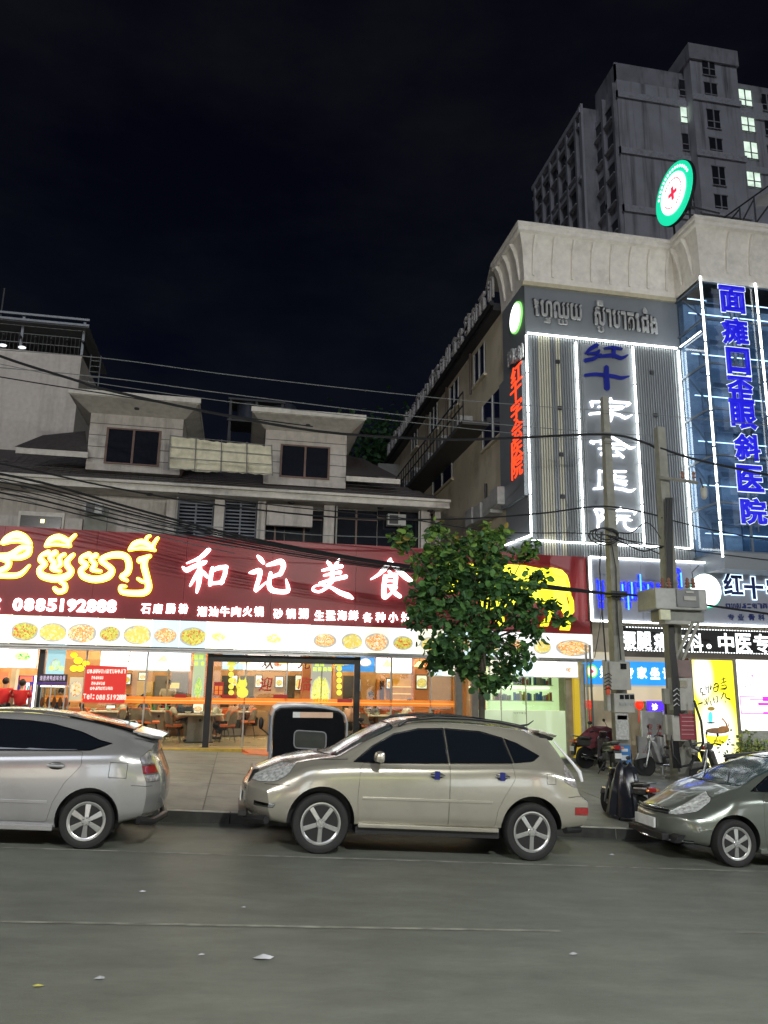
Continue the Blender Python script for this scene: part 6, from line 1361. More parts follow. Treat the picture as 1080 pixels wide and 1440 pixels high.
def leaf(c, s, k, d=None):
    # broad five-point leaf of 6 vertices, folded along its middle
    d = d or Vector((random.gauss(0, 1), random.gauss(0, 1), random.gauss(-.5, .6))); d.normalize()
    n = Vector((random.gauss(0, .6), random.gauss(-.3, .6), 1)); n = (n-d*n.dot(d)).normalized(); a = d.cross(n)
    p = [c, c+d*s*.35+a*s*.36-n*s*.05, c+d*s*.75+a*s*.26-n*s*.06, c+d*s, c+d*s*.75-a*s*.26-n*s*.06, c+d*s*.35-a*s*.36-n*s*.05, c+d*s*.5+n*s*.03]
    b = len(lv[k]); lv[k].extend(tuple(q) for q in p); lf[k].extend([(b, b+1, b+6), (b+1, b+2, b+6), (b+2, b+3, b+6), (b+3, b+4, b+6), (b+4, b+5, b+6), (b+5, b, b+6)])
kpx = (XZ(688, 850, TRY)[0]-XZ(678, 850, TRY)[0])/10
for (px, py, r, light) in BL:
    R = r*kpx; yo = random.uniform(-.5, .5); c = Vector(at(px, py, TRY+yo))
    MB().tube([fork, (Vector(fork)+c)/2+Vector((random.uniform(-.1, .1), random.uniform(-.1, .1), .12)), c], [.03, .018, .006], n=5).build('branch', BARK, tree, smooth=True)
    nsub = max(4, int(r*(.92 if px < 705 else .7)))
    for _ in range(nsub):
        while True:
            q = Vector((random.uniform(-1, 1), random.uniform(-1, 1), random.uniform(-1, 1)))
            if q.length <= 1: break
        cc = c+Vector((q.x*R, q.y*R*1.1, q.z*R*.9)); 
        up = q.z*.5+light
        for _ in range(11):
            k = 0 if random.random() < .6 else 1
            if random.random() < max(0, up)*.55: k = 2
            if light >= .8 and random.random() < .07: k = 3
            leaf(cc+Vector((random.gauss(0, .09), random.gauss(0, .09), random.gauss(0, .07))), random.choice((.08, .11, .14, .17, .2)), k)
for k in range(4):
    if lv[k]:
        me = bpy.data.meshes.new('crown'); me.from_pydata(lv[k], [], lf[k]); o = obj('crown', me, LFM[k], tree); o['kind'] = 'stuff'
# plants at the right, under the pink board
for i, (px, py, lab) in enumerate(((1050, 1060, 'leafy green shrub right of the yellow poster'), (1068, 1058, 'wider green shrub at the right edge under the pink board'))):
    x, z = XZ(px, py, 20.1); zb_ = zpave(x, 20.1); t = thing('shrub', lab, 'shrub', (x, 20.1, zb_), 'shrubs under the pink board')
    for q in range(6): MB().tube([(x, 20.1, zb_), (x+random.uniform(-.3, .3), 20.1+random.uniform(-.2, .1), zb_+random.uniform(.5, .9))], .012, n=4).build('stem', BARK, t)
    lv2 = len(lv[2]); save = lv, lf
    lv = [[], [], [], []]; lf = [[], [], [], []]
    for _ in range(240): leaf(Vector((x+random.gauss(0, .32), 20.1+random.gauss(0, .14), zb_+.45+abs(random.gauss(0, .28)))), random.uniform(.07, .14), random.choice((1, 2, 2)))
    for k in (1, 2): me = bpy.data.meshes.new('foliage'); me.from_pydata(lv[k], [], lf[k]); o = obj('foliage', me, [None, mat('shrub_mid', (.09, .16, .04)), mat('shrub_light', (.25, .30, .06))][k], t); o['kind'] = 'stuff'
    lv, lf = save
# far dark tree mass in the gap left of the side wing
lv = [[], [], [], []]; lf = [[], [], [], []]
ftr = thing('far_tree', 'very dark tree behind the house, in the gap before the side wing', 'tree', at(540, 620, 48)); c0 = Vector(at(535, 640, 48))
MB().tube([(c0.x, 48, 0), tuple(c0)], [.3, .15], n=8).build('trunk', BARK, ftr)
for _ in range(1500):
    q = Vector((random.gauss(0, 1), random.gauss(0, .6), random.gauss(0, .8))); leaf(c0+q*1.7+Vector((0, 0, .4*math.sin(q.x*3))), random.uniform(.3, .55), 0)
me = bpy.data.meshes.new('crown'); me.from_pydata(lv[0], [], lf[0]); o = obj('crown', me, LFM[0], ftr); o['kind'] = 'stuff'
# ------------------------------------------------------------------ CARS
def interp(t, x): 
    a = np.array(t, float); return float(np.interp(x, a[:, 0], a[:, 1]))
def sinterp(t, x):     # smooth (Catmull-Rom) table lookup
    n = len(t)
    if x <= t[0][0]: return t[0][1]
    if x >= t[-1][0]: return t[-1][1]
    i = max(k for k in range(n) if t[k][0] <= x); i = min(i, n-2)
    x0, x1 = t[i][0], t[i+1][0]; h = x1-x0; u = (x-x0)/h
    def sl(k):
        if k == 0 or k == n-1: return (t[min(k+1, n-1)][1]-t[max(k-1, 0)][1])/(t[min(k+1, n-1)][0]-t[max(k-1, 0)][0])
        a = (t[k][1]-t[k-1][1])/(t[k][0]-t[k-1][0]); b = (t[k+1][1]-t[k][1])/(t[k+1][0]-t[k][0]); return 0 if a*b <= 0 else 2*a*b/(a+b)
    m0, m1 = sl(i)*h, sl(i+1)*h
    return (2*u**3-3*u**2+1)*t[i][1]+(u**3-2*u**2+u)*m0+(-2*u**3+3*u**2)*t[i+1][1]+(u**3-u**2)*m1
def smooth01(t): t = max(0, min(1, t)); return t*t*(3-2*t)
def car_body(P):
    L = P['L']; ns = 84; sub = 4
    ss = [L*i/(ns-1) for i in range(ns)]
    def half(s):
        w = sinterp(P['w'], s); wr = sinterp(P['wr'], s); zl = sinterp(P['zl'], s); zs = sinterp(P['zs'], s); zt = sinterp(P['zt'], s)
        zt = max(zt, zs+.03); h = zt-zs; d = min(.085, .45*h)
        cp = [(.0, zl+.01), (.5*w, zl), (w-.10, zl+.005), (w-.03, zl+.07), (w-.008, zl+.2), (w, zl+(zs-zl)*.55), (w-.012, zs-.14), (w-.035, zs-.05), (w-.075, zs),
              (w-.075+(wr-w+.075)*.5, zs+(h-d)*.5), (wr, zt-d), (wr-.06, zt-d*.32), (wr-.16, zt-.008), (wr*.5, zt+P.get('crown', .02)*.75), (0, zt+P.get('crown', .02))]
        out = []
        for i in range(len(cp)-1):
            p0, p1, p2, p3 = cp[max(i-1, 0)], cp[i], cp[i+1], cp[min(i+2, len(cp)-1)]
            for k in range(sub):
                t = k/sub; out.append(tuple(.5*((2*p1[c])+(-p0[c]+p2[c])*t+(2*p0[c]-5*p1[c]+4*p2[c]-p3[c])*t*t+(-p0[c]+3*p1[c]-3*p2[c]+p3[c])*t**3) for c in range(2)))
        out.append(cp[-1]); return out, w
    def warp(s, y, z, w):
        ff = 1-smooth01(s/P['ff']); fr = smooth01((s-(L-P['fr']))/P['fr'])
        a = min(1, abs(y)/w)
        x = s+ff*(sinterp(P['xf'], z)+P['bf']*a**2.4)-fr*(sinterp(P['xr'], z)+P['br']*a**3)
        return (x, y, z)
    V = []; Fc = []
    rows = None
    for s in ss:
        h, w = half(s)
        ring = [(-y, z) for y, z in h]+[(y, z) for y, z in h[-2:0:-1]]
        n = len(ring)
        for y, z in ring: V.append(warp(s, y, z, w))
        rows = n
    for i in range(ns-1):
        for j in range(rows):
            j2 = (j+1) % rows; Fc.append((i*rows+j, (i+1)*rows+j, (i+1)*rows+j2, i*rows+j2))
    # end caps as grids
    for e, s in ((0, 0.0), (ns-1, L)):
        h, w = half(s); m = len(h); K = 12
        base = e*rows
        idx = {}
        for j in range(m):
            for k in range(K+1):
                if k == 0: idx[j, k] = base+j
                elif k == K: idx[j, k] = base+((rows-j) % rows)
                elif j in (0, m-1): idx[j, k] = base+j
                else:
                    y = h[j][0]*(2*k/K-1); V.append(warp(s, y, h[j][1]+(0), w)); idx[j, k] = len(V)-1
        for j in range(m-1):
            for k in range(K):
                q = [idx[j, k], idx[j, k+1], idx[j+1, k+1], idx[j+1, k]]
                u = []
                for t in q:
                    if t not in u: u.append(t)
                if len(u) >= 3: Fc.append(tuple(u if e == 0 else u[::-1]))
    me = bpy.data.meshes.new('body'); me.from_pydata(V, [], Fc); me.validate()
    bm = bmesh.new(); bm.from_mesh(me); bmesh.ops.remove_doubles(bm, verts=bm.verts, dist=1e-5); bmesh.ops.recalc_face_normals(bm, faces=bm.faces); bm.to_mesh(me); bm.free()
    return me
def mobj(me, m=None):
    o = bpy.data.objects.new('tmp', me); link(o)
    if m and len(me.materials) == 0: me.materials.append(m)
    return o
def mvol(me):
    bm = bmesh.new(); bm.from_mesh(me); v = abs(bm.calc_volume()); bm.free(); return v
def bool1(me, c, op, solver):
    o = mobj(me.copy()); q = mobj(c)
    md = o.modifiers.new('b', 'BOOLEAN'); md.operation = op; md.object = q; md.solver = solver
    if solver == 'EXACT': md.material_mode = 'TRANSFER'
    dg = bpy.context.evaluated_depsgraph_get(); r = bpy.data.meshes.new_from_object(o.evaluated_get(dg))
    bpy.data.objects.remove(o); bpy.data.objects.remove(q); return r
def boolean(me, cutters, op, mcut=None):
    """me (op) each cutter in turn, checked by volume and retried with a slightly moved cutter"""
    cur = me
    for c in cutters:
        c = c.copy()
        if mcut and len(c.materials) == 0: c.materials.append(mcut)
        v0, vc = mvol(cur), mvol(c); ok = False
        for sv, off in (('EXACT', 0), ('MANIFOLD', 0), ('EXACT', .0011), ('MANIFOLD', .0007), ('EXACT', -.0017)):
            if off: c.transform(Matrix.Translation((off, off*.3, off*.7)))
            r = bool1(cur, c, op, sv); v = mvol(r)
            ok = (v0-v <= vc*1.02+.002 and v <= v0+.002) if op == 'DIFFERENCE' else (0 < v <= min(v0, vc)*1.02+.001)
            if ok: break
        if ok: cur = r
        else: print('BOOLEAN SKIPPED', op, round(v0, 3), round(vc, 4), round(v, 3))
    return cur
def sidep(poly, y0=.5, y1=1.3, both=True):
    mb = MB(); mb.prism_xz(poly, -y1, -y0)
    if both: mb.prism_xz(poly, y0, y1)
    me = mb.mesh(); fixn(me); return me
def fixn(me):
    bm = bmesh.new(); bm.from_mesh(me); bmesh.ops.recalc_face_normals(bm, faces=bm.faces); bm.to_mesh(me); bm.free()
def endp(poly, x0, x1):
    mb = MB().prism_yz(poly, x0, x1); me = mb.mesh(); fixn(me); return me
def inset(poly, d):
    n = len(poly); a = sum(poly[i][0]*poly[(i+1) % n][1]-poly[(i+1) % n][0]*poly[i][1] for i in range(n)); s = 1 if a > 0 else -1; out = []
    for i in range(n):
        p0, p1, p2 = Vector(poly[i-1]), Vector(poly[i]), Vector(poly[(i+1) % n]); e1 = (p1-p0).normalized(); e2 = (p2-p1).normalized()
        n1 = Vector((-e1.y, e1.x))*s; n2 = Vector((-e2.y, e2.x))*s; b = (n1+n2); l = b.length
        if l < 1e-4: out.append(tuple(p1)); continue
        b.normalize(); k = d/max(.5, b.dot(n1)); out.append(tuple(p1+b*k))
    return out
def shrink(me, d, only=None):
    """move vertices inwards along normals"""
    n = [v.normal.copy() for v in me.vertices]
    for v, q in zip(me.vertices, n): v.co -= q*d
    return me
def roundpoly(poly, r=.03, k=3):
    out = []; n = len(poly)
    for i in range(n):
        p0, p1, p2 = Vector(poly[i-1]), Vector(poly[i]), Vector(poly[(i+1) % n]); a = p1+(p0-p1).normalized()*min(r, (p0-p1).length*.4); b = p1+(p2-p1).normalized()*min(r, (p2-p1).length*.4)
        for t in range(k+1): u = t/k; q = a*(1-u)**2+p1*2*u*(1-u)+b*u*u; out.append((q.x, q.y))
    return out
TYRE = mat('tyre_rubber', (.010, .010, .010), rough=.75, var=.15); ALLOY = mat('alloy_silver', (.55, .55, .54), rough=.3, metal=.85, var=.04); PLK = mat('black_trim', (.012, .012, .013), rough=.5); RUB = mat('window_rubber', (.01, .01, .01), rough=.35)
CGL = mat('tinted_car_glass', (.006, .008, .012), rough=.03, spec=1.0, var=.02); CGL2 = mat('windscreen_glass', (.03, .05, .052), rough=.12, spec=.7, var=.02); CHR = mat('chrome', (.75, .75, .76), rough=.08, metal=1.0, var=.02)
LMPW = mat('headlamp_chrome', (.82, .84, .82), rough=.16, metal=.55, coat=1, var=.45, scale=24); LMPR = mat('tail_lamp_red', (.30, .02, .02), rough=.12, coat=1, var=.3, scale=15); LMPC = mat('tail_lamp_clear', (.45, .42, .42), rough=.12, metal=.4, coat=1, var=.5, scale=22); LMPO = mat('indicator_amber', (.7, .22, .04), rough=.15, coat=1); GRILL = mat('grille_dark', (.02, .02, .022), rough=.35, metal=.4)
PLATE = mat('plate_white', (.62, .63, .62), rough=.4)
def wheel(car, x, y, z, R, W_, nsp, side, rr=.68):
    """side -1 faces -Y"""
    t = MB(); t.lathe((x, y, z), (0, side, 0), [(-W_*.5, R*rr), (-W_*.5, R*.93), (-W_*.38, R), (W_*.38, R), (W_*.47, R*.96), (W_*.5, R*.86), (W_*.46, R*rr+.012), (W_*.40, R*rr), ], 48)
    w = t.build('wheel', TYRE, car, smooth=True)
    MB().lathe((x, y, z), (0, side, 0), [(W_*.38, R*rr), (W_*.455, R*rr+.004), (W_*.46, R*rr-.012), (W_*.40, R*rr-.03), (-W_*.1, R*rr-.04), (-W_*.12, R*rr-.05)], 40).build('rim', ALLOY, w, smooth=True)
    MB().lathe((x, y, z), (0, side, 0), [(-W_*.12, R*rr-.02), (-W_*.08, R*rr-.02)], 32).build('wheel_well_disc', PLK, w)
    MB().lathe((x, y, z), (0, side, 0), [(W_*.0, R*.40), (W_*.06, R*.40)], 28).build('brake_disc', mat('brake_steel', (.28, .27, .26), rough=.4, metal=.9), w)
    Y = y+side*W_*.42
    for k in range(nsp):
        a = 2*math.pi*k/nsp-math.pi/2
        def pt(r, t, o): return (x+(r*math.cos(a)-t*math.sin(a)), Y+side*o, z+(r*math.sin(a)+t*math.cos(a)))
        wi, wo = (.042, .034) if nsp == 5 else (.036, .040); r0, r1 = R*.09, R*rr-.012
        q = [pt(r0, -wi*.7, -.03), pt(r1, -wo, -.035), pt(r1, wo, -.035), pt(r0, wi*.7, -.03), pt(r0, -wi*.6, .012), pt(r1, -wo*.85, -.002), pt(r1, wo*.85, -.002), pt(r0, wi*.6, .012)]
        MB().hexa(q).build('spoke', ALLOY, w, bevel=.006)
    MB().lathe((x, Y, z), (0, side, 0), [(-.03, R*.17), (.008, R*.17), (.018, R*.14), (.02, .0)], 24).build('hub_cap', ALLOY, w, smooth=True)
    for k in range(5):
        a = 2*math.pi*k/5; MB().lathe((x+R*.115*math.cos(a), Y+side*.016, z+R*.115*math.sin(a)), (0, side, 0), [(0, .009), (.006, .009)], 6).build('wheel_nut', CHR, w)
    return w
def paint(name, c, metal=.55, rough=.3):
    return mat(name, c, rough=rough, metal=metal, var=.03, scale=1.5, coat=.9, dirt=.18, dcol=(.09, .085, .075), dscale=(1, 1, 1.5))
def build_car(name, label, P, col, loc, slope):
    car = thing(name, label, 'car', (0, 0, 0), P.get('group'))
    body = car_body(P); body.materials.append(col)
    cuts = []
    for (x, R, z) in P['arches']:
        for s in (-1, 1):
            mb = MB().lathe((x, s*.62, z), (0, s, 0), [(0, R*.98), (.15, R), (.6, R)], 40)
            me = mb.mesh(); fixn(me); cuts.append(me)
            mb = MB().box(x-R, x+R, s*.62, s*1.22, -.2, z-.03); 
    body = boolean(body, cuts, 'DIFFERENCE', PLK)
    full = body
    # windows: opening, rubber bed, glass
    allw = []
    for (nm, poly, gm) in P['side_glass']:
        for s in (-1, 1):
            def sp(pl):
                mb = MB().prism_xz(pl, min(s*.38, s*1.3), max(s*.38, s*1.3)); me = mb.mesh(); fixn(me); return me
            allw.append(sp(poly))
            g = boolean(full, [sp(inset(poly, .014))], 'INTERSECT'); g.materials.clear(); shrink(g, .003); o = obj(nm, g, gm, car); shade(o, 30)
            g = boolean(full, [sp(inset(poly, .0015))], 'INTERSECT'); g.materials.clear(); shrink(g, .012); o = obj('window_seal', g, RUB, car); shade(o, 30)
    for (nm, poly, x0, x1, gm, bed) in P['end_cuts']:
        pr = endp(poly, x0, x1); allw.append(pr)
        g = boolean(full, [endp(inset(poly, .01), x0, x1)], 'INTERSECT'); g.materials.clear(); shrink(g, .003); o = obj(nm, g, gm, car); shade(o, 30)
        g = boolean(full, [endp(inset(poly, .0015), x0, x1)], 'INTERSECT'); g.materials.clear(); shrink(g, .014); o = obj(nm+'_seal', g, bed, car); shade(o, 30)
    for (nm, poly, y0, y1, gm, sides) in P['lamps']:
        for s in sides:
            def pr_(pl):
                mb = MB().prism_xz(pl, min(s*y0, s*y1), max(s*y0, s*y1)); me = mb.mesh(); fixn(me); return me
            allw.append(pr_(poly)); g = boolean(full, [pr_(inset(poly, .004))], 'INTERSECT'); g.materials.clear(); shrink(g, .002); o = obj(nm, g, gm, car); shade(o, 30)
    # doors and panels
    for (nm, poly) in P['doors']:
        for s in (-1, 1):
            def pd(pl, a=.60):
                mb = MB().prism_xz(pl, min(s*a, s*1.3), max(s*a, s*1.3)); me = mb.mesh(); fixn(me); return me
            g = boolean(full, [pd(inset(poly, .0035), .62)], 'INTERSECT', col); 
            if allw: g = boolean(g, [w_.copy() for w_ in allw[:2*len(P['side_glass'])]], 'DIFFERENCE', PLK)
            g.materials.clear(); o = obj(nm, g, col, car); shade(o, 30); allw.append(pd(poly, .66))
            if nm.endswith('door'):
                hx, hz = P['handles'][nm+str([d[1] for d in P['doors']].index(poly))]
                w = sinterp(P['w'], hx+.1)
                hd = MB().box(hx, hx+.2, s*(w-.0), s*(w+.035), hz-.014, hz+.018).build('handle', P['hmat'], o, bevel=.012)
                MB().ell((hx+.1, s*(w-.012), hz), (.09, .018, .045), 16, 8).build('handle_cup', mat('handle_cup', (.1, .1, .09), rough=.3, metal=.5), o, smooth=True)
                if P.get('stickers') and s == -1:
                    for d in (-.012,):
                        MB().box(hx+.06, hx+.13, -(w+.039), -(w+.0355), hz-.05, hz+.055).build('protector_strip', mat('navy_film', (.01, .015, .14), rough=.3), o, bevel=.002)
    for gp in P['grooves']:
        for (a, b) in zip(gp[:-1], gp[1:]):
            mb = MB()
            d = Vector(b)-Vector(a); n = Vector((-d.y, d.x)).normalized()*.003
            mb.prism_xz([(a[0]-n.x, a[1]-n.y), (b[0]-n.x, b[1]-n.y), (b[0]+n.x, b[1]+n.y), (a[0]+n.x, a[1]+n.y)], -1.3, -.70)
            me = mb.mesh(); fixn(me); allw.append(me)
    body = boolean(full, allw, 'DIFFERENCE', PLK)
    if len(body.materials) == 0: body.materials.append(col)
    mats_ = [m.name if m else None for m in body.materials]
    for i, m in enumerate(body.materials):
        if m is None: body.materials[i] = col
    o = obj('body', body, col, car); shade(o, 30)
    for fn in P['extras']: fn(car, P, col)
    for (x, R_, z) in P['wheels']:
        for s in (-1, 1): wheel(car, x, s*(P['track']), z, R_, P['tw'], P['nsp'], s, P.get('rr', .68))
    return car

# ---------------- beige SUV
BEIGE = paint('champagne_metallic', (.42, .395, .33), .55, .26)
SU = dict(L=4.60, crown=.035, ff=1.0, fr=1.0, bf=.34, br=.16, track=.80, tw=.22, nsp=5, rr=.70,
  w=[(0, .83), (.25, .88), (.6, .915), (1.0, .93), (1.6, .92), (2.5, .92), (3.4, .925), (3.8, .935), (4.2, .91), (4.6, .86)],
  wr=[(0, .60), (.3, .68), (.8, .74), (1.15, .745), (1.5, .70), (1.95, .63), (2.5, .61), (3.2, .60), (3.8, .585), (4.2, .57), (4.6, .56)],
  zl=[(0, .34), (.3, .31), (.6, .30), (1.5, .34), (3.3, .36), (4.0, .36), (4.3, .37), (4.6, .42)],
  zs=[(0, .74), (.2, .88), (.5, .97), (.9, 1.03), (1.3, 1.07), (2.0, 1.10), (2.8, 1.13), (3.6, 1.17), (4.1, 1.17), (4.6, 1.10)],
  zt=[(0, .86), (.15, .95), (.4, 1.03), (.7, 1.085), (1.0, 1.13), (1.18, 1.165), (1.35, 1.27), (1.65, 1.44), (1.9, 1.565), (2.1, 1.63), (2.4, 1.665), (2.8, 1.68), (3.3, 1.67), (3.8, 1.635), (4.2, 1.60), (4.6, 1.56)],
  xf=[(.3, .20), (.42, .05), (.55, .0), (.7, .0), (.8, .05), (.9, .10), (1.0, .16)], xr=[(.36, .10), (.48, -.09), (.62, -.14), (.76, -.13), (.81, -.03), (1.05, .07), (1.2, .20), (1.35, .31), (1.55, .47), (1.6, .5)],
  arches=[(1.0, .425, .375), (3.78, .425, .375)], wheels=[(1.0, .355, .355), (3.78, .355, .355)],
  side_glass=[('front_window', roundpoly([(1.36, 1.10), (1.62, 1.31), (1.90, 1.475), (2.25, 1.565), (2.598, 1.585), (2.64, 1.145), (1.80, 1.105)], .02), CGL), ('rear_window', roundpoly([(2.645, 1.145), (2.603, 1.585), (3.10, 1.575), (3.43, 1.505), (3.525, 1.19)], .02), CGL), ('quarter_window', roundpoly([(3.53, 1.19), (3.437, 1.503), (3.62, 1.45), (3.93, 1.30), (3.80, 1.225)], .02), CGL)],
  end_cuts=[('windscreen', roundpoly([(-.66, 1.15), (.66, 1.15), (.60, 1.54), (.3, 1.60), (-.3, 1.60), (-.60, 1.54)], .06), .6, 2.2, CGL2, RUB), ('rear_screen', roundpoly([(-.55, 1.12), (.55, 1.12), (.50, 1.50), (-.50, 1.50)], .06), 3.9, 5.0, CGL, RUB)],
  lamps=[('headlight', roundpoly([(-.05, .80), (.10, .93), (.36, 1.01), (.66, 1.045), (.55, .90), (.40, .81), (.2, .785)], .03), .42, 1.0, LMPW, (-1, 1)), ('tail_light', roundpoly([(4.28, 1.22), (4.22, 1.00), (4.36, .93), (4.75, .94), (4.75, 1.15), (4.45, 1.22)], .03), .5, 1.0, LMPC, (-1, 1)), ('fog_light', roundpoly([(.16, .50), (.16, .56), (.42, .555), (.40, .51)], .01), .5, 1.0, CHR, (-1, 1)), ('rear_reflector', [(4.38, .58), (4.38, .68), (4.8, .68), (4.8, .58)], .6, 1.0, LMPR, (-1, 1))],
  doors=[('front_door', roundpoly([(1.47, .385), (1.44, .70), (1.46, 1.05), (1.50, 1.098), (2.638, 1.142), (2.64, .39)], .03)), ('rear_door', roundpoly([(2.646, .39), (2.644, 1.142), (3.50, 1.186), (3.53, 1.0), (3.40, .80), (3.30, .60), (3.27, .40)], .03))],
  handles={'front_door0': (2.36, 1.0), 'rear_door1': (3.24, 1.025)}, hmat=CHR, stickers=True,
  grooves=[[(.02, .775), (.3, .775), (.58, .79)], [(4.28, .80), (4.42, .815), (4.8, .80)], [(3.97, .96), (3.97, 1.08), (4.10, 1.08), (4.10, .96), (3.97, .96)], [(.45, 1.04), (.9, 1.10), (1.3, 1.13)]])
def suv_extras(car, P, col):
    def W_(x): return sinterp(P['w'], x)
    # roof rails
    for s in (-1, 1):
        MB().tube([(1.98, s*.60, 1.58), (2.1, s*.585, 1.66), (2.5, s*.57, 1.715), (3.0, s*.565, 1.725), (3.4, s*.56, 1.705), (3.75, s*.555, 1.655), (3.82, s*.555, 1.63)], [.02, .022, .022, .022, .022, .022, .015], n=8).build('roof_rail', PLK, car, smooth=True)
        MB().tube([(2.1, s*.60, 1.672), (2.5, s*.588, 1.73), (3.0, s*.58, 1.74), (3.4, s*.575, 1.72), (3.7, s*.57, 1.68)], .010, n=6).build('rail_trim', CHR, car, smooth=True)
        # mirror
        mx = 1.66; m_ = MB().hexa([(mx-.07, s*.94, 1.14), (mx+.07, s*.92, 1.13), (mx+.07, s*1.12, 1.13), (mx-.05, s*1.10, 1.14), (mx-.05, s*.94, 1.26), (mx+.07, s*.92, 1.28), (mx+.07, s*1.12, 1.27), (mx-.03, s*1.10, 1.25)]).build('mirror', col, car, bevel=.045); MB().box(mx-.02, mx+.06, s*.88, s*.97, 1.12, 1.17).build('mirror_arm', PLK, m_, bevel=.01)
        MB().box(mx+.088, mx+.1, s*.95, s*1.1, 1.15, 1.25).build('mirror_glass', CHR, m_) if False else None
        # side rubbing strip and sill
        MB().hexa([(1.50, s*(.925), .66), (3.22, s*(.93), .68), (3.22, s*(.90), .68), (1.50, s*(.90), .66), (1.50, s*(.925), .70), (3.22, s*(.93), .72), (3.22, s*.90, .72), (1.50, s*.90, .70)]).build('door_moulding', col, car, bevel=.008)
        MB().box(1.47, 3.32, s*.80, s*.915, .33, .38).build('sill_strip', col, car, bevel=.012); MB().box(1.45, 3.34, s*.55, s*.86, .25, .335).build('underbody', PLK, car)
        # spoiler side and lamp blade
        MB().tube([(4.18, s*.60, 1.50), (4.30, s*.66, 1.36), (4.42, s*.72, 1.22), (4.50, s*.75, 1.12), (4.535, s*.76, 1.0)], [.012, .016, .02, .028, .02], n=8).build('lamp_blade', mat('pearl_blade', (.72, .72, .74), rough=.15, coat=1), car, smooth=True)
    MB().hexa([(3.98, -.56, 1.59), (4.24, -.52, 1.545), (4.24, .52, 1.545), (3.98, .56, 1.59), (3.98, -.56, 1.635), (4.26, -.54, 1.575), (4.26, .54, 1.575), (3.98, .56, 1.635)]).build('rear_spoiler', col, car, bevel=.01)
    MB().hexa([(4.0, -.52, 1.50), (4.2, -.5, 1.50), (4.2, .5, 1.50), (4.0, .52, 1.50), (4.0, -.54, 1.585), (4.22, -.52, 1.542), (4.22, .52, 1.542), (4.0, .54, 1.585)]).build('spoiler_underside', PLK, car)
    # grille, badge, bumper lower lip, plate
    MB().hexa([(.03, -.36, .66), (.12, -.36, .66), (.12, .36, .66), (.03, .36, .66), (.12, -.42, .92), (.2, -.42, .92), (.2, .42, .92), (.12, .42, .92)]).build('grille', GRILL, car, bevel=.02)
    for i in range(5): z = .69+i*.045; MB().tube([(.025+i*.017+.03, -.38, z), (.02+i*.017, 0, z), (.055+i*.017, .38, z)], .008, n=5).build('grille_bar', CHR, car)
    MB().box(-.012, .0, -.26, .26, .50, .62).build('number_plate', PLATE, car, bevel=.004); MB().box(-.02, .08, -.55, .55, .36, .42).build('lower_grille', PLK, car)
    MB().tube([(.33, -.80, .36), (.10, -.5, .325), (.06, 0, .32), (.10, .5, .325), (.33, .80, .36)], [.05]*5, n=8).build('front_lip', PLK, car, smooth=True)
    MB().tube([(4.26, -.84, .385), (4.52, -.70, .38), (4.66, 0, .38), (4.52, .70, .38), (4.26, .84, .385)], [.045]*5, n=8).build('rear_lip', PLK, car, smooth=True)
    MB().tube([(2.35, 0, 1.70), (2.5, 0, 1.71)], .02).build('aerial_base', PLK, car); MB().tube([(3.78, -.30, 1.66), (3.92, -.30, 1.69), (4.0, -.30, 1.75)], [.02, .012, .006], n=6).build('aerial', PLK, car)
    for s in (-.45, .25): MB().tube([(1.22, s-.02, 1.19), (1.5, s+.25, 1.375), (1.62, s+.4, 1.43)], .008, n=5).build('wiper', PLK, car)
    MB().box(.9, 3.9, -.6, .6, .22, .36).build('chassis', PLK, car)
    # seat backs seen through the front glass are too dark to matter; rear lamp lens detail
SU['extras'] = [suv_extras]
YC = 10.15+.92
suv = build_car('suv', 'champagne beige estate car with black roof rails in the middle of the picture', SU, BEIGE, None, 0)
SLP = math.atan(.05)
suv.location = (.10, YC, zroad(.10)); suv.rotation_euler = (0, SLP, 0)

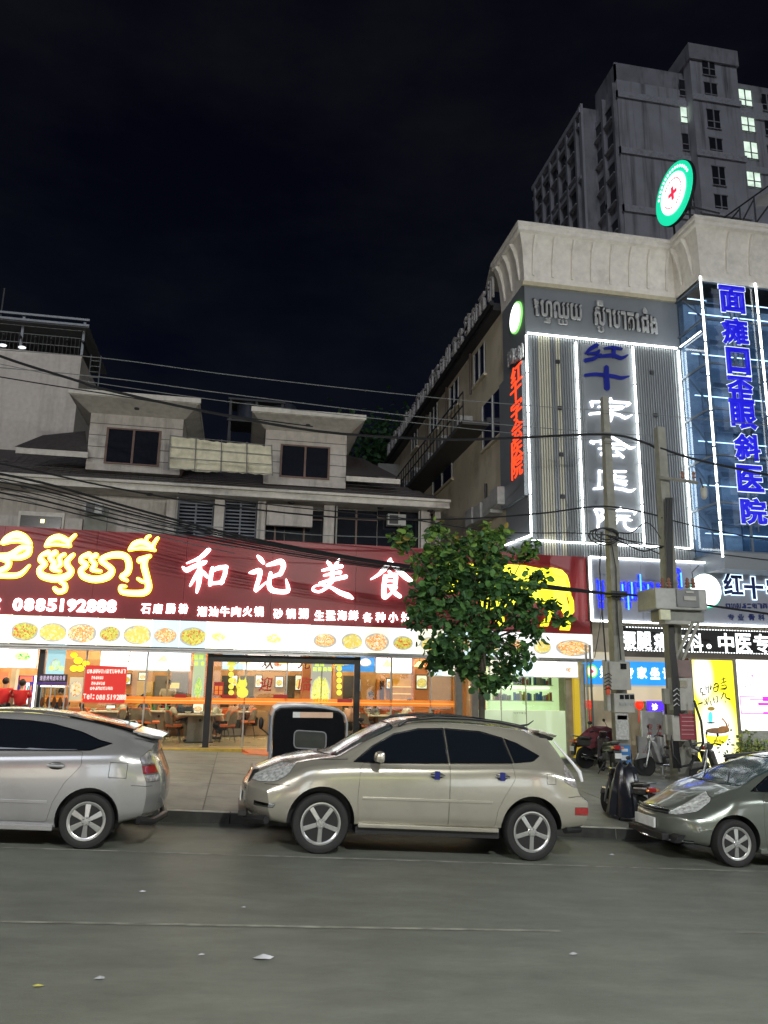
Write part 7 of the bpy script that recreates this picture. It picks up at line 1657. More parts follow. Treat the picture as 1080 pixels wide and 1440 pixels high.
# ---------------- hatchback type (two of them)
def prius(col, hm):
    P = dict(L=4.43, crown=.03, ff=1.1, fr=.7, bf=.42, br=.20, track=.755, tw=.19, nsp=6, rr=.70,
  w=[(0, .76), (.25, .82), (.6, .855), (1.0, .865), (2.2, .865), (3.4, .865), (3.9, .85), (4.43, .80)],
  wr=[(0, .50), (.3, .60), (.7, .68), (1.0, .70), (1.3, .66), (1.8, .59), (2.3, .55), (3.0, .54), (3.7, .53), (4.1, .54), (4.43, .55)],
  zl=[(0, .26), (.3, .22), (.6, .20), (1.3, .20), (3.1, .20), (3.9, .25), (4.2, .29), (4.43, .34)],
  zs=[(0, .56), (.2, .68), (.5, .78), (.9, .88), (1.3, .93), (2.0, .985), (2.8, 1.03), (3.5, 1.07), (4.0, 1.09), (4.43, 1.06)],
  zt=[(0, .64), (.15, .72), (.4, .83), (.7, .925), (1.0, 1.01), (1.15, 1.06), (1.45, 1.22), (1.8, 1.36), (2.1, 1.44), (2.4, 1.475), (2.7, 1.48), (3.0, 1.465), (3.4, 1.42), (3.8, 1.345), (4.15, 1.27), (4.43, 1.20)],
  xf=[(.2, .16), (.3, .04), (.42, .0), (.55, .01), (.66, .08), (.8, .16)], xr=[(.3, .16), (.42, .03), (.6, .0), (.78, .02), (.95, .10), (1.1, .16), (1.25, .16)],
  arches=[(.90, .355, .325), (3.60, .355, .325)], wheels=[(.90, .305, .305), (3.60, .305, .305)],
  side_glass=[('quarter_light', roundpoly([(1.22, .98), (1.585, 1.205), (1.625, .993)], .01), CGL), ('front_window', roundpoly([(1.63, .993), (1.59, 1.208), (1.86, 1.31), (2.12, 1.365), (2.378, 1.386), (2.41, 1.03)], .02), CGL), ('rear_window', roundpoly([(2.415, 1.03), (2.383, 1.386), (2.75, 1.385), (3.0, 1.365), (3.36, 1.29), (3.60, 1.205), (3.76, 1.175), (3.52, 1.085)], .02), CGL)],
  end_cuts=[('windscreen', roundpoly([(-.62, 1.03), (.62, 1.03), (.56, 1.33), (.28, 1.43), (-.28, 1.43), (-.56, 1.33)], .06), .7, 2.3, CGL2, RUB)],
  lamps=[('headlight', roundpoly([(.0, .60), (.12, .70), (.42, .86), (.76, .955), (.66, .80), (.46, .67), (.22, .60)], .03), .40, 1.0, LMPW, (-1, 1)), ('tail_light', roundpoly([(4.10, 1.03), (4.135, .955), (4.7, .955), (4.7, 1.11), (4.18, 1.11)], .015), .54, 1.0, LMPC, (-1, 1)), ('brake_light', roundpoly([(4.138, .948), (4.17, .85), (4.7, .85), (4.7, .948)], .01), .54, 1.0, LMPR, (-1, 1)), ('reversing_light', roundpoly([(4.175, .843), (4.22, .76), (4.7, .75), (4.7, .843)], .01), .54, 1.0, LMPC, (-1, 1))],
  doors=[('front_door', roundpoly([(1.35, .28), (1.31, .60), (1.34, .90), (1.40, .975), (2.408, 1.028), (2.40, .28)], .03)), ('rear_door', roundpoly([(2.41, .28), (2.414, 1.028), (3.44, 1.078), (3.46, .92), (3.30, .72), (3.20, .50), (3.16, .28)], .03))],
  handles={'front_door0': (2.10, .90), 'rear_door1': (3.08, .905)}, hmat=col, stickers=False, group='silver hatchbacks of the same shape',
  grooves=[[(.1, .56), (.35, .58), (.60, .60)], [(4.05, .72), (4.7, .70)], [(.3, .79), (.7, .90), (1.12, 1.0)], [(3.78, .80), (3.78, .97), (3.98, .97), (3.98, .80), (3.78, .80)]])
    def ex(car, P, col):
        for s in (-1, 1):
            m_ = MB().ell((1.56, s*.95, 1.05), (.09, .11, .07), 18, 12).build('mirror', col, car, smooth=True); MB().box(1.50, 1.58, s*.80, s*.88, .985, 1.03).build('mirror_arm', PLK, m_, bevel=.01)
            MB().hexa([(1.38, s*.868, .47), (3.14, s*.868, .48), (3.14, s*.84, .48), (1.38, s*.84, .47), (1.38, s*.868, .51), (3.14, s*.868, .52), (3.14, s*.84, .52), (1.38, s*.84, .51)]).build('door_moulding', col, car, bevel=.006)
            MB().tube([(4.02, s*.60, 1.30), (4.20, s*.55, 1.27), (4.30, s*.45, 1.255)], [.012, .02, .02], n=6).build('spoiler_tip', col, car)
            MB().box(1.25, 3.24, s*.78, s*.862, .19, .25).build('sill_strip', col, car, bevel=.01)
        MB().hexa([(3.95, -.50, 1.305), (4.28, -.46, 1.24), (4.28, .46, 1.24), (3.95, .50, 1.305), (3.95, -.50, 1.33), (4.31, -.47, 1.262), (4.31, .47, 1.262), (3.95, .50, 1.33)]).build('rear_spoiler', mat('spoiler_grey', (.40, .42, .43), rough=.15, metal=.5, coat=1), car, bevel=.008)
        MB().hexa([(3.15, -.47, 1.462), (3.95, -.47, 1.332), (3.95, .47, 1.332), (3.15, .47, 1.462), (3.15, -.47, 1.482), (3.95, -.47, 1.35), (3.95, .47, 1.35), (3.15, .47, 1.482)]).build('rear_screen', CGL, car, bevel=.006)
        MB().hexa([(-.01, -.27, .385), (.02, -.27, .385), (.02, .27, .385), (-.01, .27, .385), (-.01, -.27, .52), (.02, -.27, .52), (.02, .27, .52), (-.01, .27, .52)]).build('number_plate', PLATE, car, bevel=.004)
        for i, z in enumerate((.60, .635)): MB().tube([(.13+.02*i, -.42, z+.01), (.055+.02*i, -.2, z), (.04+.02*i, 0, z), (.055+.02*i, .2, z), (.13+.02*i, .42, z+.01)], .016, n=6).build('grille_bar', PLK if i == 0 else GRILL, car, smooth=True)
        MB().tube([(.15, -.42, .655), (.09, -.2, .655), (.075, 0, .655), (.09, .2, .655), (.15, .42, .655)], .008, n=5).build('grille_chrome', CHR, car)
        MB().hexa([(.10, -.62, .25), (.2, -.62, .25), (.2, .62, .25), (.10, .62, .25), (.16, -.64, .355), (.26, -.64, .355), (.26, .64, .355), (.16, .64, .355)]).build('lower_grille', PLK, car)
        MB().box(-.004, .10, -.48, .48, .255, .345).build('lower_intake', PLK, car, bevel=.01)
        MB().tube([(.32, -.74, .29), (.13, -.52, .265), (.03, -.25, .255), (.0, 0, .25), (.03, .25, .255), (.13, .52, .265), (.32, .74, .29)], .014, n=6).build('lip_chrome', CHR, car, smooth=True)
        MB().tube([(4.18, -.80, .33), (4.32, -.66, .30), (4.42, 0, .29), (4.32, .66, .30), (4.18, .80, .33)], .045, n=8).build('rear_lip', PLK, car, smooth=True)
        for s in (-.38, .22): MB().tube([(1.10, s, 1.06), (1.32, s+.28, 1.175), (1.45, s+.45, 1.225)], .008, n=5).build('wiper', PLK, car)
        MB().box(.8, 3.9, -.6, .6, .16, .26).build('chassis', PLK, car)
        MB().box(1.0, 1.04, -.04, .04, 1.02, 1.03).build('washer_jet', PLK, car)
    P['extras'] = [ex]; return P
SILV = paint('silver_metallic', (.38, .375, .375), .55, .27); GRN_ = paint('grey_green_metallic', (.17, .185, .16), .6, .28)
h1 = build_car('hatchback', 'silver hatchback at the left edge, only its rear half in view', prius(SILV, None), SILV, None, 0)
h1.location = (-5.26, 9.98+.87, zroad(-5.30)); h1.rotation_euler = (0, SLP, 0)
h2 = copy_tree(h1); h2['label'] = 'grey green hatchback at the right edge with colourful reflections on its windscreen'
def recolour(o):
    if o.type == 'MESH' and SILV.name in [m.name for m in o.data.materials if m]:
        o.data = o.data.copy()
        for i, m in enumerate(o.data.materials):
            if m and m.name == SILV.name: o.data.materials[i] = GRN_
    for c in o.children: recolour(c)
recolour(h2)
h2.location = (5.93, 10.15+.87, zroad(5.93)); h2.rotation_euler = (0, SLP, 0)
# ------------------------------------------------------------------ TUK-TUK
CANV = mat('black_canvas', (.004, .0045, .006), rough=.9, spec=.15, var=.2, bump=.2, bscale=80); CREAMP = mat('pale_blue_white_plastic', (.30, .32, .35), rough=.35, coat=.4)
kx0, kx1 = XZ(380, 1040, 14.4)[0], XZ(488, 1040, 14.4)[0]; kxc = (kx0+kx1)/2; kz = zpave(kxc, 14.6)
tk_ = thing('auto_rickshaw', 'black canvas backed auto rickshaw with pale roof, parked behind the beige car bonnet', 'auto rickshaw', (kxc, 14.4, kz))
w2 = (kx1-kx0)/2; RH = XZ(430, 991, 14.4)[1]-kz
def sec(y, sc, top):    # arched cross-section
    pts = [(-w2*sc, .35)]
    for (a, b) in ((-1, .70), (-1, .86), (-.94, .95), (-.8, .99), (-.4, 1.0), (0, 1.0), (.4, .985), (.78, .955), (.93, .90), (1, .80), (1, .65)): pts.append((a*w2*sc, top*b))
    pts.append((w2*sc, .35)); return [(kxc+a, y, kz+b) for a, b in pts]
mb = MB(); rr = [sec(14.4, .99, RH-.02), sec(14.5, 1.0, RH), sec(15.3, 1.0, RH+.02), sec(16.0, .96, RH-.02), sec(16.3, .85, RH-.2)]
n = len(rr[0]); mb.add([p for r in rr for p in r], [(i*n+j, (i+1)*n+j, (i+1)*n+j+1, i*n+j+1) for i in range(len(rr)-1) for j in range(2, n-3)]); roof_ = mb.build('canopy', CREAMP, tk_, smooth=True)
rp_ = sec(14.4, .93, RH-.07); mb = MB(); mb.prism_xz([(p[0], p[2]) for p in rp_], 14.37, 14.42); back = mb.build('rear_panel', CANV, tk_, bevel=.01)
MB().tube([(p[0], 14.385, p[2]) for p in sec(14.4, .985, RH-.03)], .02, n=8).build('rear_hoop', CREAMP, tk_, smooth=True)
x0, z1_ = XZ(412, 1002, 14.36); x1, z0_ = XZ(468, 1008, 14.36); MB().box(x0, x1, 14.355, 14.369, z0_-.02, z1_+.01).build('rear_strip', mat('peach_strip', (.62, .42, .30), rough=.4), tk_); MB().box(x0, x0+.13, 14.350, 14.354, z0_-.02, z1_+.01).build('strip_end', mat('strip_white', (.6, .6, .58)), tk_)
x0, z1_ = XZ(414, 1027, 14.36); x1, z0_ = XZ(458, 1052, 14.36); wp = roundpoly([(x0, z0_), (x1, z0_-.02), (x1, z1_-.03), (x0, z1_)], .08)
MB().prism_xz(wp, 14.35, 14.369).build('rear_window', mat('soft_window', (.05, .055, .05), rough=.08, spec=.8), tk_); MB().tube([(a, 14.345, b) for a, b in wp+[wp[0]]], .013, n=5).build('window_seam', mat('seam_grey', (.22, .22, .23)), tk_)
MB().box(kx0+.05, kx1-.05, 14.42, 16.1, kz+.25, kz+.62).build('lower_body', mat('rickshaw_grey_body', (.12, .21, .22), rough=.35, coat=.5), tk_, bevel=.05)
MB().box(kx0+.12, kx1-.12, 14.7, 15.1, kz+.62, kz+1.1).build('passenger_seat', mat('seat_black', (.03, .03, .03)), tk_, bevel=.04)
for s in (-1, 1):
    MB().lathe((kxc+s*(w2-.1), 14.75, kz+.22), (s, 0, 0), [(-.06, .15), (-.06, .2), (.05, .22), (.06, .2), (.06, .12), (.03, .0)], 20).build('wheel', TYRE, tk_, smooth=True)
    for y in (15.15, 15.95): MB().tube([(kxc+s*(w2-.03), y, kz+.55), (kxc+s*(w2-.04), y, kz+RH-.15)], .022, n=6).build('side_post', CREAMP, tk_)
    MB().box(kxc+s*(w2-.12), kxc+s*(w2-.02), 14.34, 14.37, kz+.42, kz+.58).build('tail_light', LMPR, tk_, bevel=.01)
MB().lathe((kxc, 16.25, kz+.22), (1, 0, 0), [(-.05, .12), (-.06, .2), (.06, .2), (.05, .12)], 20).build('wheel', TYRE, tk_, smooth=True)
MB().tube([(kxc, 16.25, kz+.25), (kxc, 16.1, kz+.95)], .03).build('steering_column', DK, tk_); MB().tube([(kxc-.3, 16.0, kz+.98), (kxc+.3, 16.0, kz+.98)], .018).build('handlebar', DK, tk_)
MB().prism_xz([(kxc-w2*.9, kz+RH-.75), (kxc+w2*.9, kz+RH-.75), (kxc+w2*.8, kz+RH-.18), (kxc-w2*.8, kz+RH-.18)], 16.18, 16.2).build('windscreen', glass('rickshaw_glass', clear=.6), tk_)
a = XZ(375, 1026, 15.8); m_ = MB().ell((kx0-.13, 15.9, kz+1.1), (.05, .04, .12), 12, 8).build('mirror', PLK, tk_, smooth=True); MB().tube([(kx0-.12, 15.9, kz+1.0), (kx0+.06, 15.95, kz+.85)], .014).build('mirror_arm', PLK, tk_)

# ------------------------------------------------------------------ MOTORBIKES (local: forward +x, built at the origin)
def motorbike(label, cm, seatm=None, group='motorbikes parked on the pavement', helmet=False, mirrorm=None):
    t = thing('motorbike', label, 'motorbike', (0, 0, 0), group)
    R = .28; seatm = seatm or mat('seat_black', (.03, .03, .03), rough=.5)
    for x in (-.62, .62):
        w = MB().lathe((x, 0, R), (0, 1, 0), [(-.03, R-.06), (-.045, R-.03), (-.03, R-.004), (0, R), (.03, R-.004), (.045, R-.03), (.03, R-.06)], 28).build('wheel', TYRE, t, smooth=True, local=True)
        MB().lathe((x, 0, R), (0, 1, 0), [(-.025, R-.075), (-.03, R-.05), (.03, R-.05), (.025, R-.075)], 28).build('rim', ALLOY, w, smooth=True, local=True)
        sp = MB()
        for k in range(10): a = 2*math.pi*k/10; sp.tube([(x, 0, R), (x+(R-.06)*math.cos(a), 0, R+(R-.06)*math.sin(a))], .007, n=4)
        sp.build('spokes', ALLOY, w, local=True); MB().lathe((x, 0, R), (0, 1, 0), [(-.05, .05), (.05, .05)], 12).build('hub', GALV, w, local=True)
    MB().tube([(.62, .09, R), (.52, .09, .62), (.42, .0, .95)], .025, n=8).build('fork', GALV, t, smooth=True, local=True); MB().tube([(.62, -.09, R), (.52, -.09, .62), (.42, 0, .95)], .025, n=8).build('fork', GALV, t, smooth=True, local=True)
    MB().hexa([(.40, -.06, R+.22), (.88, -.06, R+.12), (.88, .06, R+.12), (.40, .06, R+.22), (.44, -.06, R+.30), (.80, -.06, R+.30), (.80, .06, R+.30), (.44, .06, R+.30)]).build('front_mudguard', cm, t, bevel=.03, local=True)
    # leg shield and body
    MB().hexa([(.20, -.19, .34), (.30, -.17, .34), (.30, .17, .34), (.20, .19, .34), (.34, -.17, .86), (.46, -.12, .90), (.46, .12, .90), (.34, .17, .86)]).build('leg_shield', cm, t, bevel=.04, local=True)
    MB().hexa([(-.40, -.11, .36), (.26, -.09, .30), (.26, .09, .30), (-.40, .11, .36), (-.42, -.13, .58), (.26, -.08, .48), (.26, .08, .48), (-.42, .13, .58)]).build('engine_cover', mat('engine_grey', (.12, .12, .12), rough=.4, metal=.6), t, bevel=.03, local=True)
    MB().hexa([(-.85, -.09, .60), (.0, -.14, .50), (.0, .14, .50), (-.85, .09, .60), (-.95, -.08, .76), (.02, -.13, .68), (.02, .13, .68), (-.95, .08, .76)]).build('rear_fairing', cm, t, bevel=.04, local=True)
    MB().hexa([(-.78, -.11, .75), (.06, -.12, .68), (.06, .12, .68), (-.78, .11, .75), (-.76, -.10, .84), (.02, -.09, .76), (.02, .09, .76), (-.76, .10, .84)]).build('seat', seatm, t, bevel=.04, local=True)
    MB().tube([(-.55, .13, .78), (-.95, .10, .84), (-.98, 0, .85), (-.95, -.10, .84), (-.55, -.13, .78)], .016, n=6).build('grab_rail', GALV, t, local=True)
    MB().box(-1.0, -.93, -.07, .07, .66, .76).build('tail_light', mat('bike_tail_red', (.35, .02, .02), rough=.15, coat=1), t, bevel=.015, local=True)
    for s in (-1, 1): MB().ell((-.98, s*.12, .70), (.03, .04, .03), 8, 6).build('indicator', LMPO, t, smooth=True, local=True)
    MB().hexa([(-1.02, -.07, .36), (-.96, -.07, .36), (-.96, .07, .36), (-1.02, .07, .36), (-.97, -.08, .64), (-.90, -.08, .64), (-.90, .08, .64), (-.97, .08, .64)]).build('rear_mudguard', PLK, t, bevel=.01, local=True); MB().box(-1.04, -1.02, -.08, .08, .46, .58).build('number_plate', PLATE, t, local=True)
    MB().tube([(.05, -.16, .26), (-.4, -.18, .27), (-.85, -.18, .36)], [.03, .045, .05], n=10).build('exhaust', CHR, t, smooth=True, local=True)
    MB().hexa([(.34, -.1, .88), (.46, -.08, .86), (.46, .08, .86), (.34, .1, .88), (.30, -.11, 1.0), (.46, -.08, 1.02), (.46, .08, 1.02), (.30, .11, 1.0)]).build('headlight_cowl', cm, t, bevel=.03, local=True); MB().ell((.47, 0, .95), (.03, .07, .05), 12, 8).build('headlight', LMPW, t, smooth=True, local=True)
    for s in (-1, 1):
        MB().tube([(.36, s*.05, .98), (.34, s*.22, 1.02), (.26, s*.34, 1.0)], .013, n=6).build('handlebar', DK, t, smooth=True, local=True); MB().tube([(.31, s*.26, 1.01), (.25, s*.36, .995)], .022, n=8).build('grip', PLK, t, local=True)
        m_ = MB().ell((.30, s*.34, 1.22), (.015, .065, .045), 12, 8).build('mirror', mirrorm or PLK, t, smooth=True, local=True); MB().tube([(.34, s*.22, 1.02), (.31, s*.32, 1.18)], .008, n=5).build('mirror_arm', DK, t, local=True)
    MB().tube([(-.1, .10, .30), (-.2, .3, .02)], .014).build('side_stand', DK, t, local=True)
    if helmet:
        MB().ell((-.3, 0, .96), (.15, .12, .13), 16, 10).build('helmet_cover', PLK, t, smooth=True, local=True)
    return t
def stand(t, px, py, Y, rz, lean=0):
    x = XZ(px, py, Y)[0]; t.location = (x, Y, zpave(x, Y)); t.rotation_euler = (lean, 0, rz)
stand(motorbike('dark motorbike seen from the rear, red tail light, left of the meter pole', mat('bike_black_red', (.03, .02, .02), rough=.25, coat=.6)), 855, 1080, 18.9, rad(78), 0)
stand(motorbike('pale silver motorbike parked sideways behind the transformer pole', mat('bike_silver', (.35, .35, .35), rough=.25, coat=.6, metal=.3)), 940, 1080, 18.75, rad(176), .04)
stand(motorbike('black motorbike behind the windscreen of the beige car beside the rickshaw', mat('bike_black', (.02, .02, .022), rough=.2, coat=.8)), 522, 1040, 15.6, rad(60), 0)
stand(motorbike('black motorbike just behind the roof of the silver hatchback', mat('bike_black', (.02, .02, .022), rough=.2, coat=.8)), 85, 1040, 15.2, rad(15), 0)
stand(motorbike('black motorbike with high seat showing over the hatchback spoiler', mat('bike_black', (.02, .02, .022), rough=.2, coat=.8)), 150, 1050, 15.0, rad(8), 0)
stand(motorbike('motorbike whose handlebar and mirror stand out against the yellow poster', mat('bike_dark_grey', (.06, .06, .055), rough=.3, coat=.5)), 1022, 1070, 17.2, rad(168), 0)
stand(motorbike('motorbike with maroon cover beside the cream column', mat('bike_dark_grey', (.06, .06, .055), rough=.3, coat=.5)), 850, 1070, 20.0, rad(12), 0)
# maroon rain cover
x, z = XZ(845, 1040, 19.9); cvr = thing('rain_cover', 'maroon cloth cover draped over the rearmost motorbike by the cream column', 'cover', (x, 20, zpave(x, 20)+.6))
def drape(cx, cy, z0, L_, W_, H, m, parent, name='cloth', seed=1, n=26):
    rnd = random.Random(seed); V = []; rows = 7
    for j in range(rows):
        t = j/(rows-1); 
        for i in range(n):
            a = 2*math.pi*i/n; f = 1+.13*math.sin(5*a+seed+t)*t+.07*math.sin(11*a-2*t)+rnd.uniform(-.05, .05); s = (.30+.70*t**.75)*f
            V.append((cx+L_*s*math.cos(a), cy+W_*s*math.sin(a), z0+H*(1-t**1.25)*(1+.06*math.sin(3*a+seed)) if t < 1 else z0-.02+rnd.uniform(-.03, .03)))
    mb = MB(); mb.add(V, [(j*n+i, j*n+(i+1) % n, (j+1)*n+(i+1) % n, (j+1)*n+i) for j in range(rows-1) for i in range(n)]+[tuple(range(n-1, -1, -1))]); return mb.build(name, m, parent, smooth=True)
drape(x, 20.0, zpave(x, 20)+.55, .72, .32, .5, mat('maroon_cloth', (.14, .02, .03), rough=.7, var=.2, scale=4), cvr, seed=3)
# black covered scooter at the kerb
x, z = XZ(888, 1150, 12.75); zg = zpave(x, 12.75)
sc_ = motorbike('small scooter under a black waterproof cover at the kerb between two cars', mat('bike_black', (.02, .02, .022), rough=.2, coat=.8)); sc_.location = (x, 12.95, zg); sc_.rotation_euler = (0, 0, rad(97)); sc_.scale = (.80, .80, .80)
cv2 = thing('black_waterproof_cover', 'black waterproof cover bundled over the scooter standing at the kerb', 'cover', (x, 12.9, zg+.05))
drape(x, 12.9, zg+.10, .29, .40, .80, mat('black_nylon', (.014, .015, .022), rough=.32, var=.2), cv2, seed=5)
MB().ell((x+.05, 12.8, zg+.80), (.12, .14, .10), 7, 5).build('hood', mat('black_nylon', (.014, .015, .022), rough=.32, var=.2), cv2, smooth=True)

# ------------------------------------------------------------------ PEOPLE
SKIN = mat('skin', (.45, .27, .18), rough=.5, var=.05); HAIR = mat('black_hair', (.012, .01, .01), rough=.5)
def skin_mesh(nodes, edges, sub=1):
    me = bpy.data.meshes.new('sk'); me.from_pydata([n[0] for n in nodes], edges, [])
    o = bpy.data.objects.new('sk', me); link(o); o.modifiers.new('s', 'SKIN'); 
    for i, n in enumerate(nodes):
        r = n[1]; me.skin_vertices[0].data[i].radius = (r, r) if not isinstance(r, tuple) else r
    me.skin_vertices[0].data[0].use_root = True
    m = o.modifiers.new('u', 'SUBSURF'); m.levels = sub; m.render_levels = sub
    dg = bpy.context.evaluated_depsgraph_get(); r = bpy.data.meshes.new_from_object(o.evaluated_get(dg)); bpy.data.objects.remove(o); return r
def person(label, loc, rz, pose, shirt, trouser, group=None, hair='short'):
    """faces +x before rotation"""
    t = thing('person', label, 'person', loc, group, rz)
    sit = pose.startswith('sit')
    hz = .46 if sit else .92; ld = .0; lean = {'sit': .06, 'sit_lean': .22, 'stand': 0, 'bend': .3}[pose]
    P0 = (0, 0, hz); chest = (lean*.7, 0, hz+.32); neck = (lean, 0, hz+.50); hd = (lean+.03, 0, hz+.64)
    N_ = [(P0, (.10, .08)), ((lean*.35, 0, hz+.16), (.10, .07)), (chest, (.11, .08)), (neck, (.055, .055)), ((lean+.01, 0, hz+.57), (.05, .05)), (hd, (.082, .095)), ((lean+.03, 0, hz+.74), (.07, .085))]
    E_ = [(0, 1), (1, 2), (2, 3), (3, 4), (4, 5), (5, 6)]
    S = []; T = []
    for s in (-1, 1):
        sh = (chest[0], s*.19, hz+.42); 
        el = (chest[0]+(.14 if sit else .02), s*.24, hz+.18); ha = (chest[0]+(.38 if sit else .12), s*.16, hz+(.24 if sit else -.04)); b = len(N_)
        N_ += [(sh, .05), (el, .042), (ha, .03), ((ha[0]+.07, s*.15, ha[2]+.01), (.036, .02))]; E_ += [(2, b), (b, b+1), (b+1, b+2), (b+2, b+3)]
        hip = (0, s*.10, hz-.02); kn = (.44, s*.12, hz+.03) if sit else (.03, s*.11, .50); an = (.46, s*.12, .08) if sit else (0, s*.11, .08); b = len(N_)
        N_ += [(hip, .09), (kn, .06), (an, .042), ((an[0]+.14, an[1], .04), (.045, .03))]; E_ += [(0, b), (b, b+1), (b+1, b+2), (b+2, b+3)]
        for k in range(4):   # fingers
            hb = N_[-5]; 
        S.append((sh, el)); T.append((hip, kn, an))
    me = skin_mesh(N_, E_, 1); obj('body', me, SKIN, t, smooth=True, local=True)
    for s in (-1, 1):
        h4 = (chest[0]+(.38 if sit else .12)+.07, s*.15, hz+(.25 if sit else -.03))
        f = MB()
        for k in range(4): f.tube([(h4[0], h4[1]-.03+k*.02, h4[2]), (h4[0]+.045, h4[1]-.032+k*.021, h4[2]-.008), (h4[0]+.07-abs(k-1.5)*.01, h4[1]-.032+k*.021, h4[2]-.025)], [.009, .008, .006], n=5)
        f.tube([(h4[0]-.03, h4[1]-s*.03, h4[2]), (h4[0]+.01, h4[1]-s*.055, h4[2]-.01), (h4[0]+.035, h4[1]-s*.055, h4[2]-.02)], [.010, .009, .007], n=5); f.build('hand', SKIN, t, smooth=True, local=True)
    q = 1.16
    SN = [((P0[0], 0, hz-.03), (.16, .16)), ((lean*.35, 0, hz+.16), (.15, .15)), (chest, (.17, .17)), ((neck[0], 0, neck[2]-.035), (.075, .07))]; SE = [(0, 1), (1, 2), (2, 3)]
    for s, (sh, el) in zip((-1, 1), S):
        b = len(SN); mid = tuple(sh[i]*.35+el[i]*.65 for i in range(3)); SN += [(sh, .085), (mid, .068)]; SE += [(2, b), (b, b+1)]
    obj('shirt', skin_mesh(SN, SE, 1), shirt, t, smooth=True, local=True)
    TN = [((0, 0, hz), (.16, .13))]; TE = []
    for (hip, kn, an) in T:
        b = len(TN); TN += [(hip, .105), (kn, .078), ((an[0], an[1], an[2]+.05), .06)]; TE += [(0, b), (b, b+1), (b+1, b+2)]
    obj('trousers', skin_mesh(TN, TE, 1), trouser, t, smooth=True, local=True)
    hx, _, hzz = hd
    h = MB().ell((hx-.022, 0, hzz+.045), (.10, .092, .105), 16, 10); 
    if hair == 'long': h.ell((hx-.075, 0, hzz-.09), (.055, .085, .16), 12, 8)
    h.build('hair', HAIR, t, smooth=True, local=True)
    f = MB().ell((hx+.088, 0, hzz+.005), (.016, .012, .02), 8, 6)
    for s in (-1, 1): f.ell((hx+.01, s*.088, hzz+.005), (.018, .01, .028), 8, 6)
    f.build('nose_and_ears', SKIN, t, smooth=True, local=True)
    e = MB()
    for s in (-1, 1): e.ell((hx+.076, s*.032, hzz+.03), (.008, .012, .007), 8, 6)
    e.box(hx+.075, hx+.085, -.022, .022, hzz-.043, hzz-.035); e.build('eyes_and_mouth', mat('dark_features', (.05, .02, .02)), t, local=True)
    for s in (-1, 1):
        an = (.46 if sit else 0, s*(.12 if sit else .11)); MB().box(an[0]-.05, an[0]+.2, an[1]-.045, an[1]+.045, .0, .08).build('shoe', PLK, t, bevel=.025, local=True)
    return t
REDS = mat('red_tshirt', (.52, .015, .02), rough=.8, var=.1); WHS = mat('white_tshirt', (.62, .56, .44), rough=.8, var=.1); NAV = mat('navy_tshirt', (.03, .04, .07), rough=.8); GRS = mat('grey_tshirt', (.16, .16, .17), rough=.8); TRD = mat('dark_trousers', (.03, .03, .035), rough=.8); TRB = mat('tan_trousers', (.25, .18, .12), rough=.8); PNK = mat('peach_top', (.6, .35, .25), rough=.8)
def ppos(px, Y): return XZ(px, 1000, Y)[0]
person('person in a red T-shirt at the left edge, standing with back turned', (ppos(3, 23.2), 23.2, FL-.02), rad(80), 'stand', REDS, TRD, 'staff in red T-shirts')
person('person in a red T-shirt with white print standing in front of the drinks fridge', (ppos(27, 23.0), 23.0, FL-.06), rad(100), 'stand', REDS, TRD, 'staff in red T-shirts')
MB
# ------------------------------------------------------------------ CHAIRS AND TABLES
ORC = mat('orange_leather', (.72, .15, .03), rough=.45, var=.08); CBK = mat('chair_grey_back', (.20, .17, .14), rough=.6)
def make_chair(label):
    t = thing('dining_chair', label, 'chair', (0, 0, 0), 'orange dining chairs')
    MB().hexa([(-.20, -.22, .42), (.22, -.22, .42), (.22, .22, .42), (-.20, .22, .42), (-.20, -.23, .48), (.24, -.22, .49), (.24, .22, .49), (-.20, .23, .48)]).build('seat', ORC, t, bevel=.025, local=True)
    mb = MB(); V = []; n = 9
    for j, (z, r, o) in enumerate(((.44, .23, -.02), (.58, .25, .0), (.72, .25, .03), (.84, .20, .05))):
        for i in range(n):
            a = math.pi*(.5+i/(n-1)); V.append((-.0-o+r*.95*math.cos(a)*(.95), r*math.sin(a), z-(.10 if i in (0, n-1) and j > 1 else 0)))
    V2 = [(x*.88+.0, y*.90, z) for x, y, z in V]
    m = len(V); fs = []
    for j in range(3):
        for i in range(n-1): fs.append((j*n+i, j*n+i+1, (j+1)*n+i+1, (j+1)*n+i)); 
    mb.add(V, fs); mb.build('backrest_shell', CBK, t, smooth=True, local=True)
    mb = MB(); mb.add(V2, fs); mb.build('backrest', ORC, t, smooth=True, local=True)
    mb = MB().tube([V[3*n+i] for i in range(n)], .018, n=6); mb.build('piping', ORC, t, smooth=True, local=True)
    for sx_ in (-1, 1):
        for sy in (-1, 1): MB().tube([(sx_*.13, sy*.13, .43), (sx_*.22, sy*.21, 0)], [.017, .011], n=6).build('leg', DK, t, local=True)
    return t
TTOP = mat('white_table_top', (.68, .62, .48), rough=.3); TBS = mat('table_grey_base', (.24, .21, .18), rough=.5)
def make_table(label):
    t = thing('dining_table', label, 'table', (0, 0, 0), 'restaurant tables')
    MB().box(-.62, .62, -.38, .38, .72, .76).build('table_top', TTOP, t, bevel=.012, local=True); MB().box(-.34, .34, -.24, .24, .0, .719).build('pedestal', TBS, t, bevel=.01, local=True)
    MB().box(-.38, .38, -.28, .28, .0, .03).build('foot_plate', DK, t, local=True); MB().lathe((.0, -.25, .6), (0, -1, 0), [(0, .04), (.02, .04)], 12).build('knob', DK, t, local=True)
    return t
